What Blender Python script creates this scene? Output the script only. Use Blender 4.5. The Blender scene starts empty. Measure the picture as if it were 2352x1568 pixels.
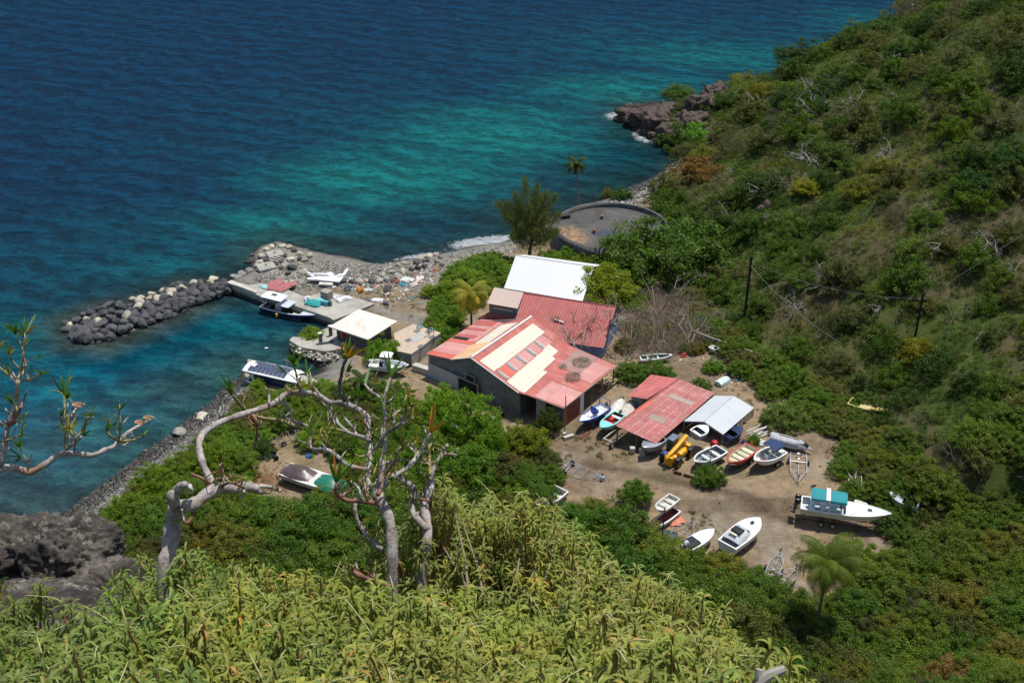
import bpy, bmesh, math, random
import numpy as np
from mathutils import Vector, Matrix
R=math.radians
SC=bpy.context.scene
# ---------------- camera, sky, sun, exposure ----------------
F=2744.;PT=R(30);HC=75.
cd=bpy.data.cameras.new('camera');cam=bpy.data.objects.new('camera',cd);SC.collection.objects.link(cam)
cam.location=(0,0,HC);cam.rotation_euler=(R(60),0,0)
cd.sensor_width=36;cd.lens=36*F/2352;cd.clip_start=.1;cd.clip_end=8000
SC.camera=cam
SUN_DIR=Vector((.40,.36,1.75)).normalized()
w=bpy.data.worlds.new('World');SC.world=w;w.use_nodes=True
nt=w.node_tree;bg=nt.nodes['Background'];sky=nt.nodes.new('ShaderNodeTexSky');sky.sky_type='NISHITA';sky.sun_disc=False
sky.sun_elevation=math.asin(SUN_DIR.z);sky.sun_rotation=math.atan2(SUN_DIR.x,SUN_DIR.y)
nt.links.new(sky.outputs[0],bg.inputs[0]);bg.inputs[1].default_value=.12
sd=bpy.data.lights.new('sun','SUN');sd.energy=4.3;sd.angle=R(.5);sd.color=(1,.955,.87)
so=bpy.data.objects.new('sun',sd);SC.collection.objects.link(so);so.rotation_euler=SUN_DIR.to_track_quat('Z','Y').to_euler()
SC.view_settings.view_transform='Standard';SC.view_settings.look='None';SC.view_settings.gamma=1;SC.view_settings.exposure=0.08
SC.cycles.max_bounces=6;SC.cycles.diffuse_bounces=3;SC.cycles.glossy_bounces=2;SC.cycles.transmission_bounces=4;SC.cycles.transparent_max_bounces=6
SC.cycles.use_denoising=True
# ---------------- pixel <-> world (design-time survey of the photograph) ----------------
def ray(px,py):
    u=(px-1176)/F;v=(py-784)/F
    return np.array([u,math.cos(PT)-v*math.sin(PT),-math.sin(PT)-v*math.cos(PT)])
def G(px,py,z=0):
    d=ray(px,py);return np.array([0,0,HC])+d*(z-HC)/d[2]
def DP(px,py,dep): return np.array([0,0,HC])+ray(px,py)*dep
# ---------------- materials ----------------
MATS={}
def hexc(c): return tuple(c)+(1,) if len(c)==3 else c
class N:
    def __init__(s,name):
        s.m=bpy.data.materials.new(name);s.m.use_nodes=True;s.t=s.m.node_tree;s.p=s.t.nodes['Principled BSDF']
    def n(s,typ,**k):
        x=s.t.nodes.new(typ)
        for a,b in k.items():
            if a[0]=='i' and a[1:].isdigit(): x.inputs[int(a[1:])].default_value=b
            elif a.startswith('I_'): x.inputs[a[2:]].default_value=b
            else: setattr(x,a,b)
        return x
    def l(s,a,b): s.t.links.new(a,b)
    def mix(s,f,a,b,bt='MIX'):
        x=s.t.nodes.new('ShaderNodeMix');x.data_type='RGBA';x.blend_type=bt
        for i,v in ((0,f),(6,a),(7,b)):
            if hasattr(v,'links') : s.l(v,x.inputs[i])
            elif v is not None: x.inputs[i].default_value=hexc(v) if i>0 and not isinstance(v,float) else v
        return x.outputs[2]
    def math(s,op,a,b=0.,c=0.):
        x=s.t.nodes.new('ShaderNodeMath');x.operation=op
        for i,v in enumerate((a,b,c)):
            if hasattr(v,'links'): s.l(v,x.inputs[i])
            else: x.inputs[i].default_value=v
        return x.outputs[0]
    def noise(s,vec,scale,detail=4,rough=.6,out=0):
        x=s.n('ShaderNodeTexNoise');x.inputs['Scale'].default_value=scale;x.inputs['Detail'].default_value=detail;x.inputs['Roughness'].default_value=rough
        if vec is not None: s.l(vec,x.inputs[0])
        return x.outputs[out]
    def ramp(s,f,*st):
        x=s.t.nodes.new('ShaderNodeValToRGB');e=x.color_ramp.elements
        while len(e)<len(st): e.new(.5)
        for k,(p,c) in enumerate(st):
            e[k].position=p;e[k].color=hexc(c) if not isinstance(c,(int,float)) else (c,c,c,1)
        s.l(f,x.inputs[0]);return x.outputs[0]
    def bump(s,h,strength=.5,dist=.1):
        b=s.n('ShaderNodeBump');b.inputs['Strength'].default_value=strength;b.inputs['Distance'].default_value=dist
        s.l(h,b.inputs['Height']);s.l(b.outputs[0],s.p.inputs['Normal']);return b
    def coord(s,k='Object'): return s.n('ShaderNodeTexCoord').outputs[k]
    def pos(s): return s.n('ShaderNodeNewGeometry').outputs['Position']
    def attr(s,name,out='Fac'): return s.n('ShaderNodeAttribute',attribute_name=name).outputs[out]
def mat(name,col,rough=.5,metal=0,var=.25,vs=3.,bump=.0,spec=.4):
    """plain surface with mottling and dirt"""
    if name in MATS: return MATS[name]
    q=N(name);c=q.coord();a=q.noise(c,vs,5,.65)
    f=q.ramp(a,(.3,(1-var,)*3),(.7,(1+var*.5,)*3))
    q.l(q.mix(1.,col,f,'MULTIPLY'),q.p.inputs['Base Color'])
    q.p.inputs['Roughness'].default_value=rough;q.p.inputs['Metallic'].default_value=metal
    q.p.inputs['Specular IOR Level'].default_value=spec
    if bump: q.bump(q.noise(c,vs*4,4,.6),.6,bump)
    MATS[name]=q.m;return q.m
def dirty(name,col,dirt,amt=.5,rough=.5,vs=1.5,bump=.01,metal=0):
    if name in MATS: return MATS[name]
    q=N(name);c=q.coord();a=q.noise(c,vs,6,.7);b=q.noise(c,vs*7,3,.6)
    m=q.ramp(a,(.55-amt*.25,0.),(.75,1.))
    x=q.mix(m,col,dirt);f=q.ramp(b,(.3,(.8,)*3),(.7,(1.1,)*3))
    q.l(q.mix(1.,x,f,'MULTIPLY'),q.p.inputs['Base Color']);q.p.inputs['Roughness'].default_value=rough;q.p.inputs['Metallic'].default_value=metal
    if bump: q.bump(b,.5,bump)
    MATS[name]=q.m;return q.m
def roofmat(name,col,rust,amt=.4,pitch=.2,sheet=(.9,3.),tone=.12,streak=.3,rows=0):
    """corrugated sheets in UV metres: u along eave, v down slope"""
    if name in MATS: return MATS[name]
    q=N(name);uv=q.coord('UV');sx=q.n('ShaderNodeSeparateXYZ');q.l(uv,sx.inputs[0]);u,v=sx.outputs[0],sx.outputs[1]
    cu=q.math('FLOOR',q.math('DIVIDE',u,sheet[0]));cv=q.math('FLOOR',q.math('DIVIDE',v,sheet[1]))
    cb=q.n('ShaderNodeCombineXYZ');q.l(cu,cb.inputs[0]);q.l(cv,cb.inputs[1]);wn=q.n('ShaderNodeTexWhiteNoise');q.l(cb.outputs[0],wn.inputs[0])
    tn=q.ramp(wn.outputs[0],(0,(1-tone,)*3),(1,(1+tone,)*3))
    st=q.n('ShaderNodeMapping');st.inputs['Scale'].default_value=(1,.15,1);q.l(uv,st.inputs[0])
    a=q.noise(st.outputs[0],2.2,6,.75);b=q.noise(uv,.5,5,.7)
    m=q.ramp(q.math('ADD',q.math('MULTIPLY',a,.5),q.math('MULTIPLY',b,.5)),(.56-amt*.12,0.),(.66,1.))
    x=q.mix(q.math('MULTIPLY',m,min(1,amt*1.6)),col,rust)
    x=q.mix(1.,x,tn,'MULTIPLY')
    lap=q.math('LESS_THAN',q.math('FRACT',q.math('DIVIDE',v,sheet[1])),.03/sheet[1]*1.6)
    x=q.mix(q.math('MULTIPLY',lap,.45),x,(.1,.05,.04))
    if rows:
        dv=q.math('LESS_THAN',q.math('ABSOLUTE',q.math('SUBTRACT',q.math('FRACT',q.math('DIVIDE',v,rows)),.5)),.035)
        du=q.math('LESS_THAN',q.math('FRACT',q.math('DIVIDE',u,.28)),.42)
        wn2=q.noise(uv,3.,2,.5)
        dot=q.math('MULTIPLY',q.math('MULTIPLY',du,dv),q.math('GREATER_THAN',wn2,.47));x=q.mix(dot,x,(.8,.72,.68))
    q.l(x,q.p.inputs['Base Color']);q.p.inputs['Roughness'].default_value=.55;q.p.inputs['Specular IOR Level'].default_value=.3
    h=q.math('SINE',q.math('MULTIPLY',u,2*math.pi/pitch));q.bump(h,.5,.03)
    MATS[name]=q.m;return q.m
def leafmat(name,trans=.38,rough=.55,lo=(.55,.6,.5),hi=(1.5,1.35,1.2),spec=.3):
    q=N(name);oi=q.n('ShaderNodeObjectInfo');r=q.attr('rnd')
    v=q.ramp(r,(0,lo),(.8,(1.1,1.1,1)),(1,hi));x=q.mix(1.,oi.outputs['Color'],v,'MULTIPLY')
    q.l(x,q.p.inputs['Base Color']);q.p.inputs['Roughness'].default_value=rough;q.p.inputs['Specular IOR Level'].default_value=spec
    tr=q.n('ShaderNodeBsdfTranslucent');hs=q.mix(1.,x,(1.4,1.7,.5),'MULTIPLY');q.l(hs,tr.inputs[0])
    ms=q.n('ShaderNodeMixShader');ms.inputs[0].default_value=trans;q.l(q.p.outputs[0],ms.inputs[1]);q.l(tr.outputs[0],ms.inputs[2])
    q.l(ms.outputs[0],q.t.nodes['Material Output'].inputs[0]);MATS[name]=q.m;return q.m
M_LEAF=leafmat('leaf');M_BARK=dirty('bark',(.13,.10,.08),(.25,.22,.19),.5,.8,2,.02)
M_DEAD=mat('dead_wood',(.36,.33,.30),.8,0,.3,3);M_TWIG=mat('twig',(.15,.12,.09),.8,0,.3,3)
# ---------------- mesh helpers ----------------
C=SC.collection
class MB:
    def __init__(s): s.v=[];s.f=[];s.mi=[];s.uv={}
    def add(s,v,f,mi=0):
        o=len(s.v);s.v+=[tuple(map(float,p)) for p in v];s.f+=[tuple(i+o for i in q) for q in f];s.mi+=[mi]*len(f);return s
    def box(s,c,sz,rz=0,mi=0,rx=0,ry=0):
        m=Matrix.Translation(c)@Matrix.Rotation(rz,4,'Z')@Matrix.Rotation(ry,4,'Y')@Matrix.Rotation(rx,4,'X')
        v=[m@Vector((x*sz[0]/2,y*sz[1]/2,z*sz[2]/2)) for x in(-1,1) for y in(-1,1) for z in(-1,1)]
        return s.add(v,[(0,1,3,2),(4,6,7,5),(0,4,5,1),(2,3,7,6),(0,2,6,4),(1,5,7,3)],mi)
    def rbox(s,c,sz,r=.05,rz=0,seg=2,mi=0,rx=0,ry=0,taper=1.):
        bm=bmesh.new();bmesh.ops.create_cube(bm,size=1)
        for v in bm.verts:
            k=taper if v.co.z>0 else 1
            v.co=Vector((v.co.x*sz[0]*k,v.co.y*sz[1]*k,v.co.z*sz[2]))
        bmesh.ops.bevel(bm,geom=list(bm.edges),offset=min(r,min(sz)*.45),segments=seg,affect='EDGES',profile=.5)
        m=Matrix.Translation(c)@Matrix.Rotation(rz,4,'Z')@Matrix.Rotation(ry,4,'Y')@Matrix.Rotation(rx,4,'X')
        bm.verts.index_update();s.add([m@v.co for v in bm.verts],[[v.index for v in f.verts] for f in bm.faces],mi);bm.free();return s
    def tube(s,pts,r,n=8,mi=0,cap=True):
        pts=[Vector(p) for p in pts];rs=r if isinstance(r,(list,tuple,np.ndarray)) else [r]*len(pts)
        V=[];Fc=[];up=None
        for i,p in enumerate(pts):
            d=(pts[min(i+1,len(pts)-1)]-pts[max(i-1,0)])
            d=d.normalized() if d.length>1e-9 else Vector((0,0,1))
            if up is None: up=d.orthogonal().normalized()
            a=(up-d*up.dot(d));a=a.normalized() if a.length>1e-6 else d.orthogonal().normalized();up=a;b=d.cross(a)
            for k in range(n):
                t=2*math.pi*k/n;V.append(p+(a*math.cos(t)+b*math.sin(t))*rs[i])
        for i in range(len(pts)-1):
            for k in range(n):
                k2=(k+1)%n;Fc.append((i*n+k,i*n+k2,(i+1)*n+k2,(i+1)*n+k))
        if cap: Fc.append(tuple(range(n-1,-1,-1)));Fc.append(tuple(range((len(pts)-1)*n,len(pts)*n)))
        return s.add(V,Fc,mi)
    def lathe(s,prof,c=(0,0,0),n=16,axis='Z',mi=0,rot=None):
        m=rot or (Matrix.Rotation(R(90),4,'X') if axis=='Y' else Matrix.Rotation(R(90),4,'Y') if axis=='X' else Matrix.Identity(4))
        V=[];Fc=[];c=Vector(c)
        for r,z in prof:
            for k in range(n):
                t=2*math.pi*k/n;V.append(c+m@Vector((r*math.cos(t),r*math.sin(t),z)))
        for i in range(len(prof)-1):
            for k in range(n):
                k2=(k+1)%n;Fc.append((i*n+k,i*n+k2,(i+1)*n+k2,(i+1)*n+k))
        Fc.append(tuple(range(n-1,-1,-1)));Fc.append(tuple(range((len(prof)-1)*n,len(prof)*n)))
        return s.add(V,Fc,mi)
    def grid(s,rows,mi=0,close=False):
        n=len(rows[0]);V=[p for r in rows for p in r];Fc=[]
        for i in range(len(rows)-1):
            for k in range(n if close else n-1):
                k2=(k+1)%n;Fc.append((i*n+k,i*n+k2,(i+1)*n+k2,(i+1)*n+k))
        return s.add(V,Fc,mi)
    def build(s,name,mats,parent=None,smooth=False,label=None,uv=None):
        me=bpy.data.meshes.new(name);me.from_pydata(s.v,[],s.f)
        for m in (mats if isinstance(mats,(list,tuple)) else [mats]): me.materials.append(m)
        if any(s.mi): me.polygons.foreach_set('material_index',s.mi)
        if smooth:
            me.polygons.foreach_set('use_smooth',[True]*len(me.polygons))
            if smooth!='full':
                try: me.set_sharp_from_angle(angle=R(40))
                except Exception: pass
        if uv is not None:
            l=me.uv_layers.new(name='UVMap')
            co=[uv[lp.vertex_index] for lp in me.loops]
            l.data.foreach_set('uv',[x for c in co for x in c])
        me.update();o=bpy.data.objects.new(name,me);C.objects.link(o)
        if parent: o.parent=parent
        if label: o['label']=label
        return o
def tag(o,label=None,cat=None,group=None,kind=None):
    if label: o['label']=label
    if cat: o['category']=cat
    if group: o['group']=group
    if kind: o['kind']=kind
    return o
def thing(name,label,cat,loc=(0,0,0),rz=0,group=None,rx=0,ry=0):
    o=bpy.data.objects.new(name,None);C.objects.link(o);o.location=loc;o.rotation_euler=(rx,ry,rz);o.empty_display_size=.3
    return tag(o,label,cat,group)
def copy_tree(o,loc,rz,label=None,scale=None):
    c=o.copy();C.objects.link(c)
    if loc is not None: c.location=loc
    if rz is not None: c.rotation_euler=(0,0,rz)
    if label: c['label']=label
    if scale: c.scale=(scale,)*3 if not isinstance(scale,tuple) else scale
    for ch in list(o.children):
        d=ch.copy();C.objects.link(d);d.parent=c
        for g in ch.children:
            e=g.copy();C.objects.link(e);e.parent=d
    return c
def npmesh(name,V,Q,mats,rnd=None,extra=None,mi=None,smooth=False):
    V=np.asarray(V,dtype=np.float32);Q=np.asarray(Q,dtype=np.int32);me=bpy.data.meshes.new(name)
    k=Q.shape[1];me.vertices.add(len(V));me.vertices.foreach_set('co',V.ravel())
    me.loops.add(Q.size);me.loops.foreach_set('vertex_index',Q.ravel())
    me.polygons.add(len(Q));me.polygons.foreach_set('loop_start',np.arange(0,Q.size,k,dtype=np.int32))
    if smooth: me.polygons.foreach_set('use_smooth',np.ones(len(Q),dtype=bool))
    for m in (mats if isinstance(mats,(list,tuple)) else [mats]): me.materials.append(m)
    if mi is not None: me.polygons.foreach_set('material_index',np.asarray(mi,dtype=np.int32))
    me.update(calc_edges=True)
    if rnd is not None:
        a=me.attributes.new('rnd','FLOAT','POINT');a.data.foreach_set('value',np.asarray(rnd,dtype=np.float32))
    for kx,arr in (extra or {}).items():
        arr=np.asarray(arr,dtype=np.float32)
        if arr.ndim==2:
            a=me.color_attributes.new(kx,'FLOAT_COLOR','POINT');a.data.foreach_set('color',np.hstack([arr,np.ones((len(arr),1),np.float32)]).ravel())
        else:
            a=me.attributes.new(kx,'FLOAT','POINT');a.data.foreach_set('value',arr)
    me.validate(clean_customdata=False);return me
def link(name,me,parent=None):
    o=bpy.data.objects.new(name,me);C.objects.link(o)
    if parent: o.parent=parent
    return o
# value noise
def vnoise(x,y,seed=0):
    x=np.asarray(x,float);y=np.asarray(y,float);xi=np.floor(x).astype(np.int64);yi=np.floor(y).astype(np.int64);fx=x-xi;fy=y-yi
    fx=fx*fx*(3-2*fx);fy=fy*fy*(3-2*fy)
    def h(a,b):
        n=(a*374761393+b*668265263+seed*974711)&0x7fffffff;n=((n^(n>>13))*1274126177)&0x7fffffff;return ((n^(n>>16))&0xffff)/65535.
    return (h(xi,yi)*(1-fx)+h(xi+1,yi)*fx)*(1-fy)+(h(xi,yi+1)*(1-fx)+h(xi+1,yi+1)*fx)*fy
def fbm(x,y,o=4,seed=0):
    a=.5;s=0
    for k in range(o): s=s+a*vnoise(x*2**k,y*2**k,seed+k);a*=.5
    return s
def sdist(px,py,poly):
    """signed distance, + inside"""
    poly=np.asarray(poly,float)[:,:2];d=np.full(px.shape,1e9);ins=np.zeros(px.shape,bool);n=len(poly)
    for i in range(n):
        a=poly[i];b=poly[(i+1)%n];e=b-a;wx=px-a[0];wy=py-a[1];t=np.clip((wx*e[0]+wy*e[1])/(e@e+1e-12),0,1)
        d=np.minimum(d,(wx-e[0]*t)**2+(wy-e[1]*t)**2)
        c=((a[1]<=py)!=(b[1]<=py))
        if abs(e[1])>1e-12: ins^=c&(px<(e[0]*(py-a[1])/e[1]+a[0]))
    d=np.sqrt(d);return np.where(ins,d,-d)
# ---------------- terrain and sea ----------------
COAST=[(-300,1420),(-100,1290),(60,1225),(150,1200),(250,1120),(330,1060),(410,1000),(470,950),(520,915),(545,880),(560,845),(569,832),(700,868),(738,852),(720,838),(690,822),(668,800),(665,786),(700,772),(725,765),(745,752),(757,735),
 (605,690),(551,668),(530,664),(522,648),(560,632),(578,618),(570,592),(590,567),(640,553),(700,570),(760,585),(830,597),(870,606),(940,594),(1010,582),(1100,564),(1190,548),(1250,505),(1320,478),(1400,455),(1480,425),(1520,400),(1540,370),(1535,345),(1495,325),(1450,300),(1423,262),(1440,245),(1500,240),(1560,243),(1640,228),(1705,222),(1805,190),(1925,148),(2065,98),(2118,40),(2210,-50),(2330,-140)]
CO=[tuple(G(*p)[:2]) for p in COAST]+[(190,440),(330,440),(330,-30),(-150,-30),(-120,20),(-90,45)]
FOOT=[(1545,345),(1500,440),(1560,560),(1620,680),(1680,800),(1800,860),(1960,930),(1990,1050),(2060,1180),(2140,1250),(2080,1310),(1850,1400),(1600,1440),(1200,1420),(700,1440),(400,1400),(200,1330),(60,1290)]
FT=[tuple(G(*p,1.5)[:2]) for p in FOOT]
HP=FT+[(-60,78),(-150,60),(-150,-30),(330,-30),(330,440),(190,440),(100,300),(75,265),(48,245),(36,222),(28,205)]
HEAD=[tuple(G(*p)[:2]) for p in [(1425,258),(1445,246),(1500,243),(1560,246),(1640,226),(1700,206),(1690,240),(1640,300),(1560,345),(1500,322),(1455,298)]]
def height(x,y):
    x=np.asarray(x,float);y=np.asarray(y,float)
    s=sdist(x,y,CO)+.8*(fbm(x/3.2,y/3.2,3,55)-.47)*2;f=sdist(x,y,HP)
    sp=np.maximum(s,0);fp=np.maximum(f,0)
    hd=sdist(x,y,HEAD);hl=np.clip(hd/3,0,1)*(.1+1.6*fbm(x/3.,y/3.,3,88))
    base=np.where(s<0,np.maximum(-5,.3*s-.05),1.15*(1-np.exp(-sp*.45))+.02*np.maximum(0,sp-8))
    near=np.clip((70-y)/45,0,1)*np.clip((75-x)/50,0,1)
    lin=fp*(.34+.12*np.clip((y-60)/100,0,1))*(1-np.exp(-fp/4))
    hill=lin+.0105*fp**2*near+.13*fp*near
    hill=hill*(1+.10*(fbm(x/26,y/26,3,5)-.5)*2)+np.minimum(fp,6)/6*1.6*(fbm(x/9,y/9,3,9)-.5)*2
    # gully running up the slope behind the yard
    g=np.exp(-((x-(34+.62*(y-140)))/5)**2)*np.clip((y-135)/15,0,1)*np.clip((230-y)/30,0,1);hill=hill-g*2.5*np.minimum(fp,8)/8
    cap=base+np.maximum(0,.62*(sp-.8))+.16*sp+.006*sp*sp
    hill=np.minimum(base+np.maximum(hill,0),np.where(s>0,cap,base))
    z=np.where(s>0,hill+hl*(fbm(x/1.7,y/1.7,3,89)*1.2+.4),base)
    z=z+np.where(s>0,np.minimum(sp,3)/3*.12*(fbm(x/2.5,y/2.5,3,3)-.5),0)
    # keep the ground just under the near ledge
    k=1.10-.11*np.clip((x/np.maximum(y,1)-.02)/.50,0,1)
    lim=np.maximum(75.0-2.6-k*np.maximum(y,0)-.12*np.maximum(0,25-y),.8+.5*fbm(x/6,y/6,3,77))
    return np.minimum(z,np.where((s>0)&(y<95),lim,1e9))
gx=np.concatenate([np.arange(-150,-60,5.),np.arange(-60,-45,1.),np.arange(-45,55,.5),np.arange(55,135,1.),np.arange(135,331,4.)])
gy=np.concatenate([np.arange(-30,2,3.),np.arange(2,80,1.),np.arange(80,150,.5),np.arange(150,320,1.),np.arange(320,441,5.)])
X,Y=np.meshgrid(gx,gy);Z=height(X,Y)
def hz(x,y):
    i=np.clip(np.searchsorted(gx,x)-1,0,len(gx)-2);j=np.clip(np.searchsorted(gy,y)-1,0,len(gy)-2)
    fx=np.clip((x-gx[i])/(gx[i+1]-gx[i]),0,1);fy=np.clip((y-gy[j])/(gy[j+1]-gy[j]),0,1)
    return (Z[j,i]*(1-fx)+Z[j,i+1]*fx)*(1-fy)+(Z[j+1,i]*(1-fx)+Z[j+1,i+1]*fx)*fy
def T(px,py):
    d=ray(px,py);t=np.linspace(14,420,3000);P=np.array([0,0,HC])+t[:,None]*d;h=np.maximum(hz(P[:,0],P[:,1]),0)
    k=np.argmax(P[:,2]<h)
    if P[k,2]>=h[k]: return G(px,py,0)
    p=P[k].copy();p[2]=h[k];return p
def proj(p):
    p=np.asarray(p,float);x,y,z=p[...,0],p[...,1],p[...,2]-HC
    f=y*math.cos(PT)-z*math.sin(PT);dn=-y*math.sin(PT)-z*math.cos(PT);return 1176+F*x/f,784+F*dn/f,f
def gridmesh(gx,gy,Z,name,mats,extra):
    X,Y=np.meshgrid(gx,gy);ny,nx=X.shape;V=np.stack([X,Y,Z],-1).reshape(-1,3);i=np.arange(ny*nx).reshape(ny,nx)
    Q=np.stack([i[:-1,:-1],i[:-1,1:],i[1:,1:],i[1:,:-1]],-1).reshape(-1,4);return npmesh(name,V,Q,mats,extra=extra,smooth=True)
def poly_mask(P,pts,soft=1.,z=1.2,wob=1.2):
    w=[tuple(G(*p,z)[:2]) for p in pts];s=sdist(P[:,0],P[:,1],w)+wob*(fbm(P[:,0]/2.,P[:,1]/2.,3,11)-.5)*2
    return np.clip(s/soft+.5,0,1)[:,None]
V=np.stack([X,Y,Z],-1).reshape(-1,3)
S=sdist(V[:,0],V[:,1],CO);FD=sdist(V[:,0],V[:,1],HP)
n1=fbm(V[:,0]/7,V[:,1]/7,4,21)[:,None];n2=fbm(V[:,0]/20,V[:,1]/20,3,31)[:,None]
def L(a,b,t): return a*(1-t)+b*t
c3=lambda *a:np.array(a)[None,:]
yard=L(c3(.30,.222,.142),c3(.205,.148,.097),np.clip((n1-.42)*6,0,1))
hillc=L(c3(.095,.078,.040),c3(.058,.086,.018),np.clip((n1-.35)*5,0,1));hillc=L(hillc,c3(.085,.09,.032),np.clip((n2-.45)*5,0,1))
col=L(yard,hillc,np.clip((FD[:,None]+1)/2.5,0,1))
rub=poly_mask(V,[(540,650),(580,560),(760,580),(1010,575),(1200,540),(1190,580),(1000,660),(985,740),(860,700),(760,665),(560,655)],1.5)
col=L(col,L(c3(.31,.285,.235),c3(.215,.195,.165),np.clip((n1-.4)*6,0,1)),rub)
dry=poly_mask(V,[(770,660),(850,650),(960,665),(990,720),(930,735),(860,700)],2);col=L(col,c3(.23,.165,.09),dry*.7)
grav=poly_mask(V,[(850,700),(940,715),(1000,745),(1010,765),(930,745),(900,735),(830,708)],1.);col=L(col,c3(.22,.21,.19),grav*.9)
rd=poly_mask(V,[(1560,1160),(1680,1150),(1800,1180),(1850,1240),(1780,1290),(1700,1250),(1600,1240)],2);col=L(col,c3(.24,.20,.15),rd*.8)
tr=poly_mask(V,[(1300,1060),(1500,1090),(1700,1140),(1850,1190),(1830,1205),(1690,1160),(1480,1110),(1300,1078)],1,1.2,.6);col=L(col,c3(.115,.082,.055),tr*.95)
def ruts(pts,off,wd):
    P_=[G(*p,1.2)[:2] for p in pts];d=np.full(len(V),1e9)
    for a,b in zip(P_[:-1],P_[1:]):
        e=b-a;t=np.clip(((V[:,0]-a[0])*e[0]+(V[:,1]-a[1])*e[1])/(e@e),0,1);d=np.minimum(d,np.hypot(V[:,0]-a[0]-e[0]*t,V[:,1]-a[1]-e[1]*t))
    return np.clip(1-np.abs(d-off)/wd,0,1)[:,None]*np.clip(fbm(V[:,0]/3,V[:,1]/3,3,17)[:,None]*2.2-.4,0,1)
rt_=np.maximum.reduce([ruts([(1280,1045),(1420,1078),(1560,1112),(1700,1150),(1850,1192),(1990,1228)],.85,.5),ruts([(1290,1062),(1440,1100),(1600,1150),(1700,1215),(1740,1290)],.85,.5)*.8,ruts([(1560,1112),(1700,1120),(1860,1090),(1930,1000)],.8,.45)*.7])
col=L(col,c3(.095,.068,.047),rt_*.7)
pt=np.clip((fbm(V[:,0]/2.2,V[:,1]/2.2,4,71)[:,None]-.55)*7,0,1)*np.clip(-FD[:,None]/2,0,1);col=L(col,c3(.33,.29,.235),pt*.45)
pt=np.clip((fbm(V[:,0]/3.1,V[:,1]/3.1,4,73)[:,None]-.56)*7,0,1)*np.clip(-FD[:,None]/2,0,1);col=L(col,c3(.12,.115,.045),pt*.45)
lf=poly_mask(V,[(560,1090),(640,1080),(660,1130),(560,1130)],1);col=L(col,c3(.20,.09,.045),lf*.8)
beach=np.clip(1-np.abs(S-2.0)/3.0,0,1)[:,None]*np.clip(1-(FD[:,None]-1)/4,0,1);col=L(col,c3(.21,.20,.175),np.clip(beach*1.5,0,1))
wet=np.clip(1.25-S/(1.2+1.3*(V[:,0]<-12)*(V[:,1]<121)),0,1)[:,None];col=L(col,c3(.035,.032,.03),wet)
cliff=np.clip(1-(S[:,None]-1.5)/5,0,1)*np.clip(FD[:,None]/3,0,1);col=L(col,c3(.10,.07,.05),cliff*.9)
hm=np.clip(sdist(V[:,0],V[:,1],HEAD)/1.5+.3,0,1)[:,None];col=L(col,L(c3(.075,.048,.035),c3(.035,.032,.030),np.clip((n1-.42)*7,0,1)),hm)
bl=poly_mask(V,[(1600,225),(1650,190),(1720,195),(1700,240),(1600,300)],2);col=L(col,c3(.26,.18,.115),bl*.9)
q=N('ground');ca=q.attr('gcol','Color');P=q.pos()
a=q.noise(P,1.1,8,.75);b=q.noise(P,9,4,.8);x=q.mix(1.,ca,q.ramp(a,(.3,(.62,.62,.62)),(.5,(1.,1.,1.)),(.72,(1.35,1.33,1.28))),'MULTIPLY')
x=q.mix(1.,x,q.ramp(b,(.3,(.72,.72,.72)),(.62,(1.1,1.1,1.1)),(.74,(1.5,1.48,1.42))),'MULTIPLY')
q.l(x,q.p.inputs['Base Color']);q.p.inputs['Roughness'].default_value=.95;q.p.inputs['Specular IOR Level'].default_value=.15
q.bump(q.math('ADD',b,a),.9,.12)
ground=link('ground',gridmesh(gx,gy,Z,'ground',q.m,{'gcol':col}));tag(ground,'dry brown ground of the boatyard and the scrubby hillside',None,None,'structure')

# sea: one sheet to the horizon
cx=np.arange(-170,150,1.);k=np.cumsum(1.25**np.arange(1,26));sx=np.concatenate([cx[0]-k[::-1]*1.5,cx,cx[-1]+k*1.5])
cy=np.arange(72,420,1.);ky=np.cumsum(1.25**np.arange(1,14));sy=np.concatenate([cy[0]-ky[::-1],cy,cy[-1]+k*1.5])
SX,SY=np.meshgrid(sx,sy);WV=np.stack([SX,SY,0*SX],-1).reshape(-1,3);wx,wy=WV[:,0],WV[:,1]
sw=sdist(wx,wy,CO)   # negative in water
dist=-sw
deep=c3(.0004,.046,.118);mid=c3(.0006,.105,.155);turq=c3(.004,.215,.215);dark=c3(.006,.062,.085)
wn=(fbm(wx/28+wy/60,wy/14,4,41)[:,None]-.47)*2;wn2=(fbm(wx/11,wy/6,4,43)[:,None]-.47)*2
def blob(px,py,rx,ry,pw=1.,rot=0):
    c=G(px,py);e=G(px+rx,py);g=G(px,py+ry);a=abs(e[0]-c[0]);b=abs(g[1]-c[1]);u=(wx-c[0]);v=(wy-c[1]);cr,sr=math.cos(rot),math.sin(rot);u,v=u*cr+v*sr,-u*sr+v*cr
    return np.exp(-((u/a)**2+(v/b)**2)*pw)[:,None]
wc=np.repeat(deep,len(wx),0)
tx=[(1180,300,330,90,1.0),(1420,215,300,60,.8),(900,400,330,90,1.),(620,520,300,70,.75),(420,610,260,60,.6),(1650,130,300,50,.5),(1320,340,150,60,.7),(1000,330,200,50,.6),(150,900,200,110,.3),(60,780,160,120,.35),(1960,50,160,40,.5)]
m=0*wn
for t in tx: m=np.maximum(m,blob(*t[:4])*t[4])
broad=np.maximum.reduce([blob(1250,330,620,170),blob(500,600,620,150)*.8,blob(0,800,500,260)*.75,blob(1700,120,500,90)*.8])
m=np.clip(m*(1+.55*wn)+.15*wn2*m,0,1)
wc=L(wc,mid,np.clip(np.maximum(m*1.3,broad*(1+.5*wn)),0,1));wc=L(wc,turq,np.clip((m-.22)*1.15,0,1))
nearsh=np.clip(1-(dist-5)/30,0,1)[:,None]
dk=0*wn
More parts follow.
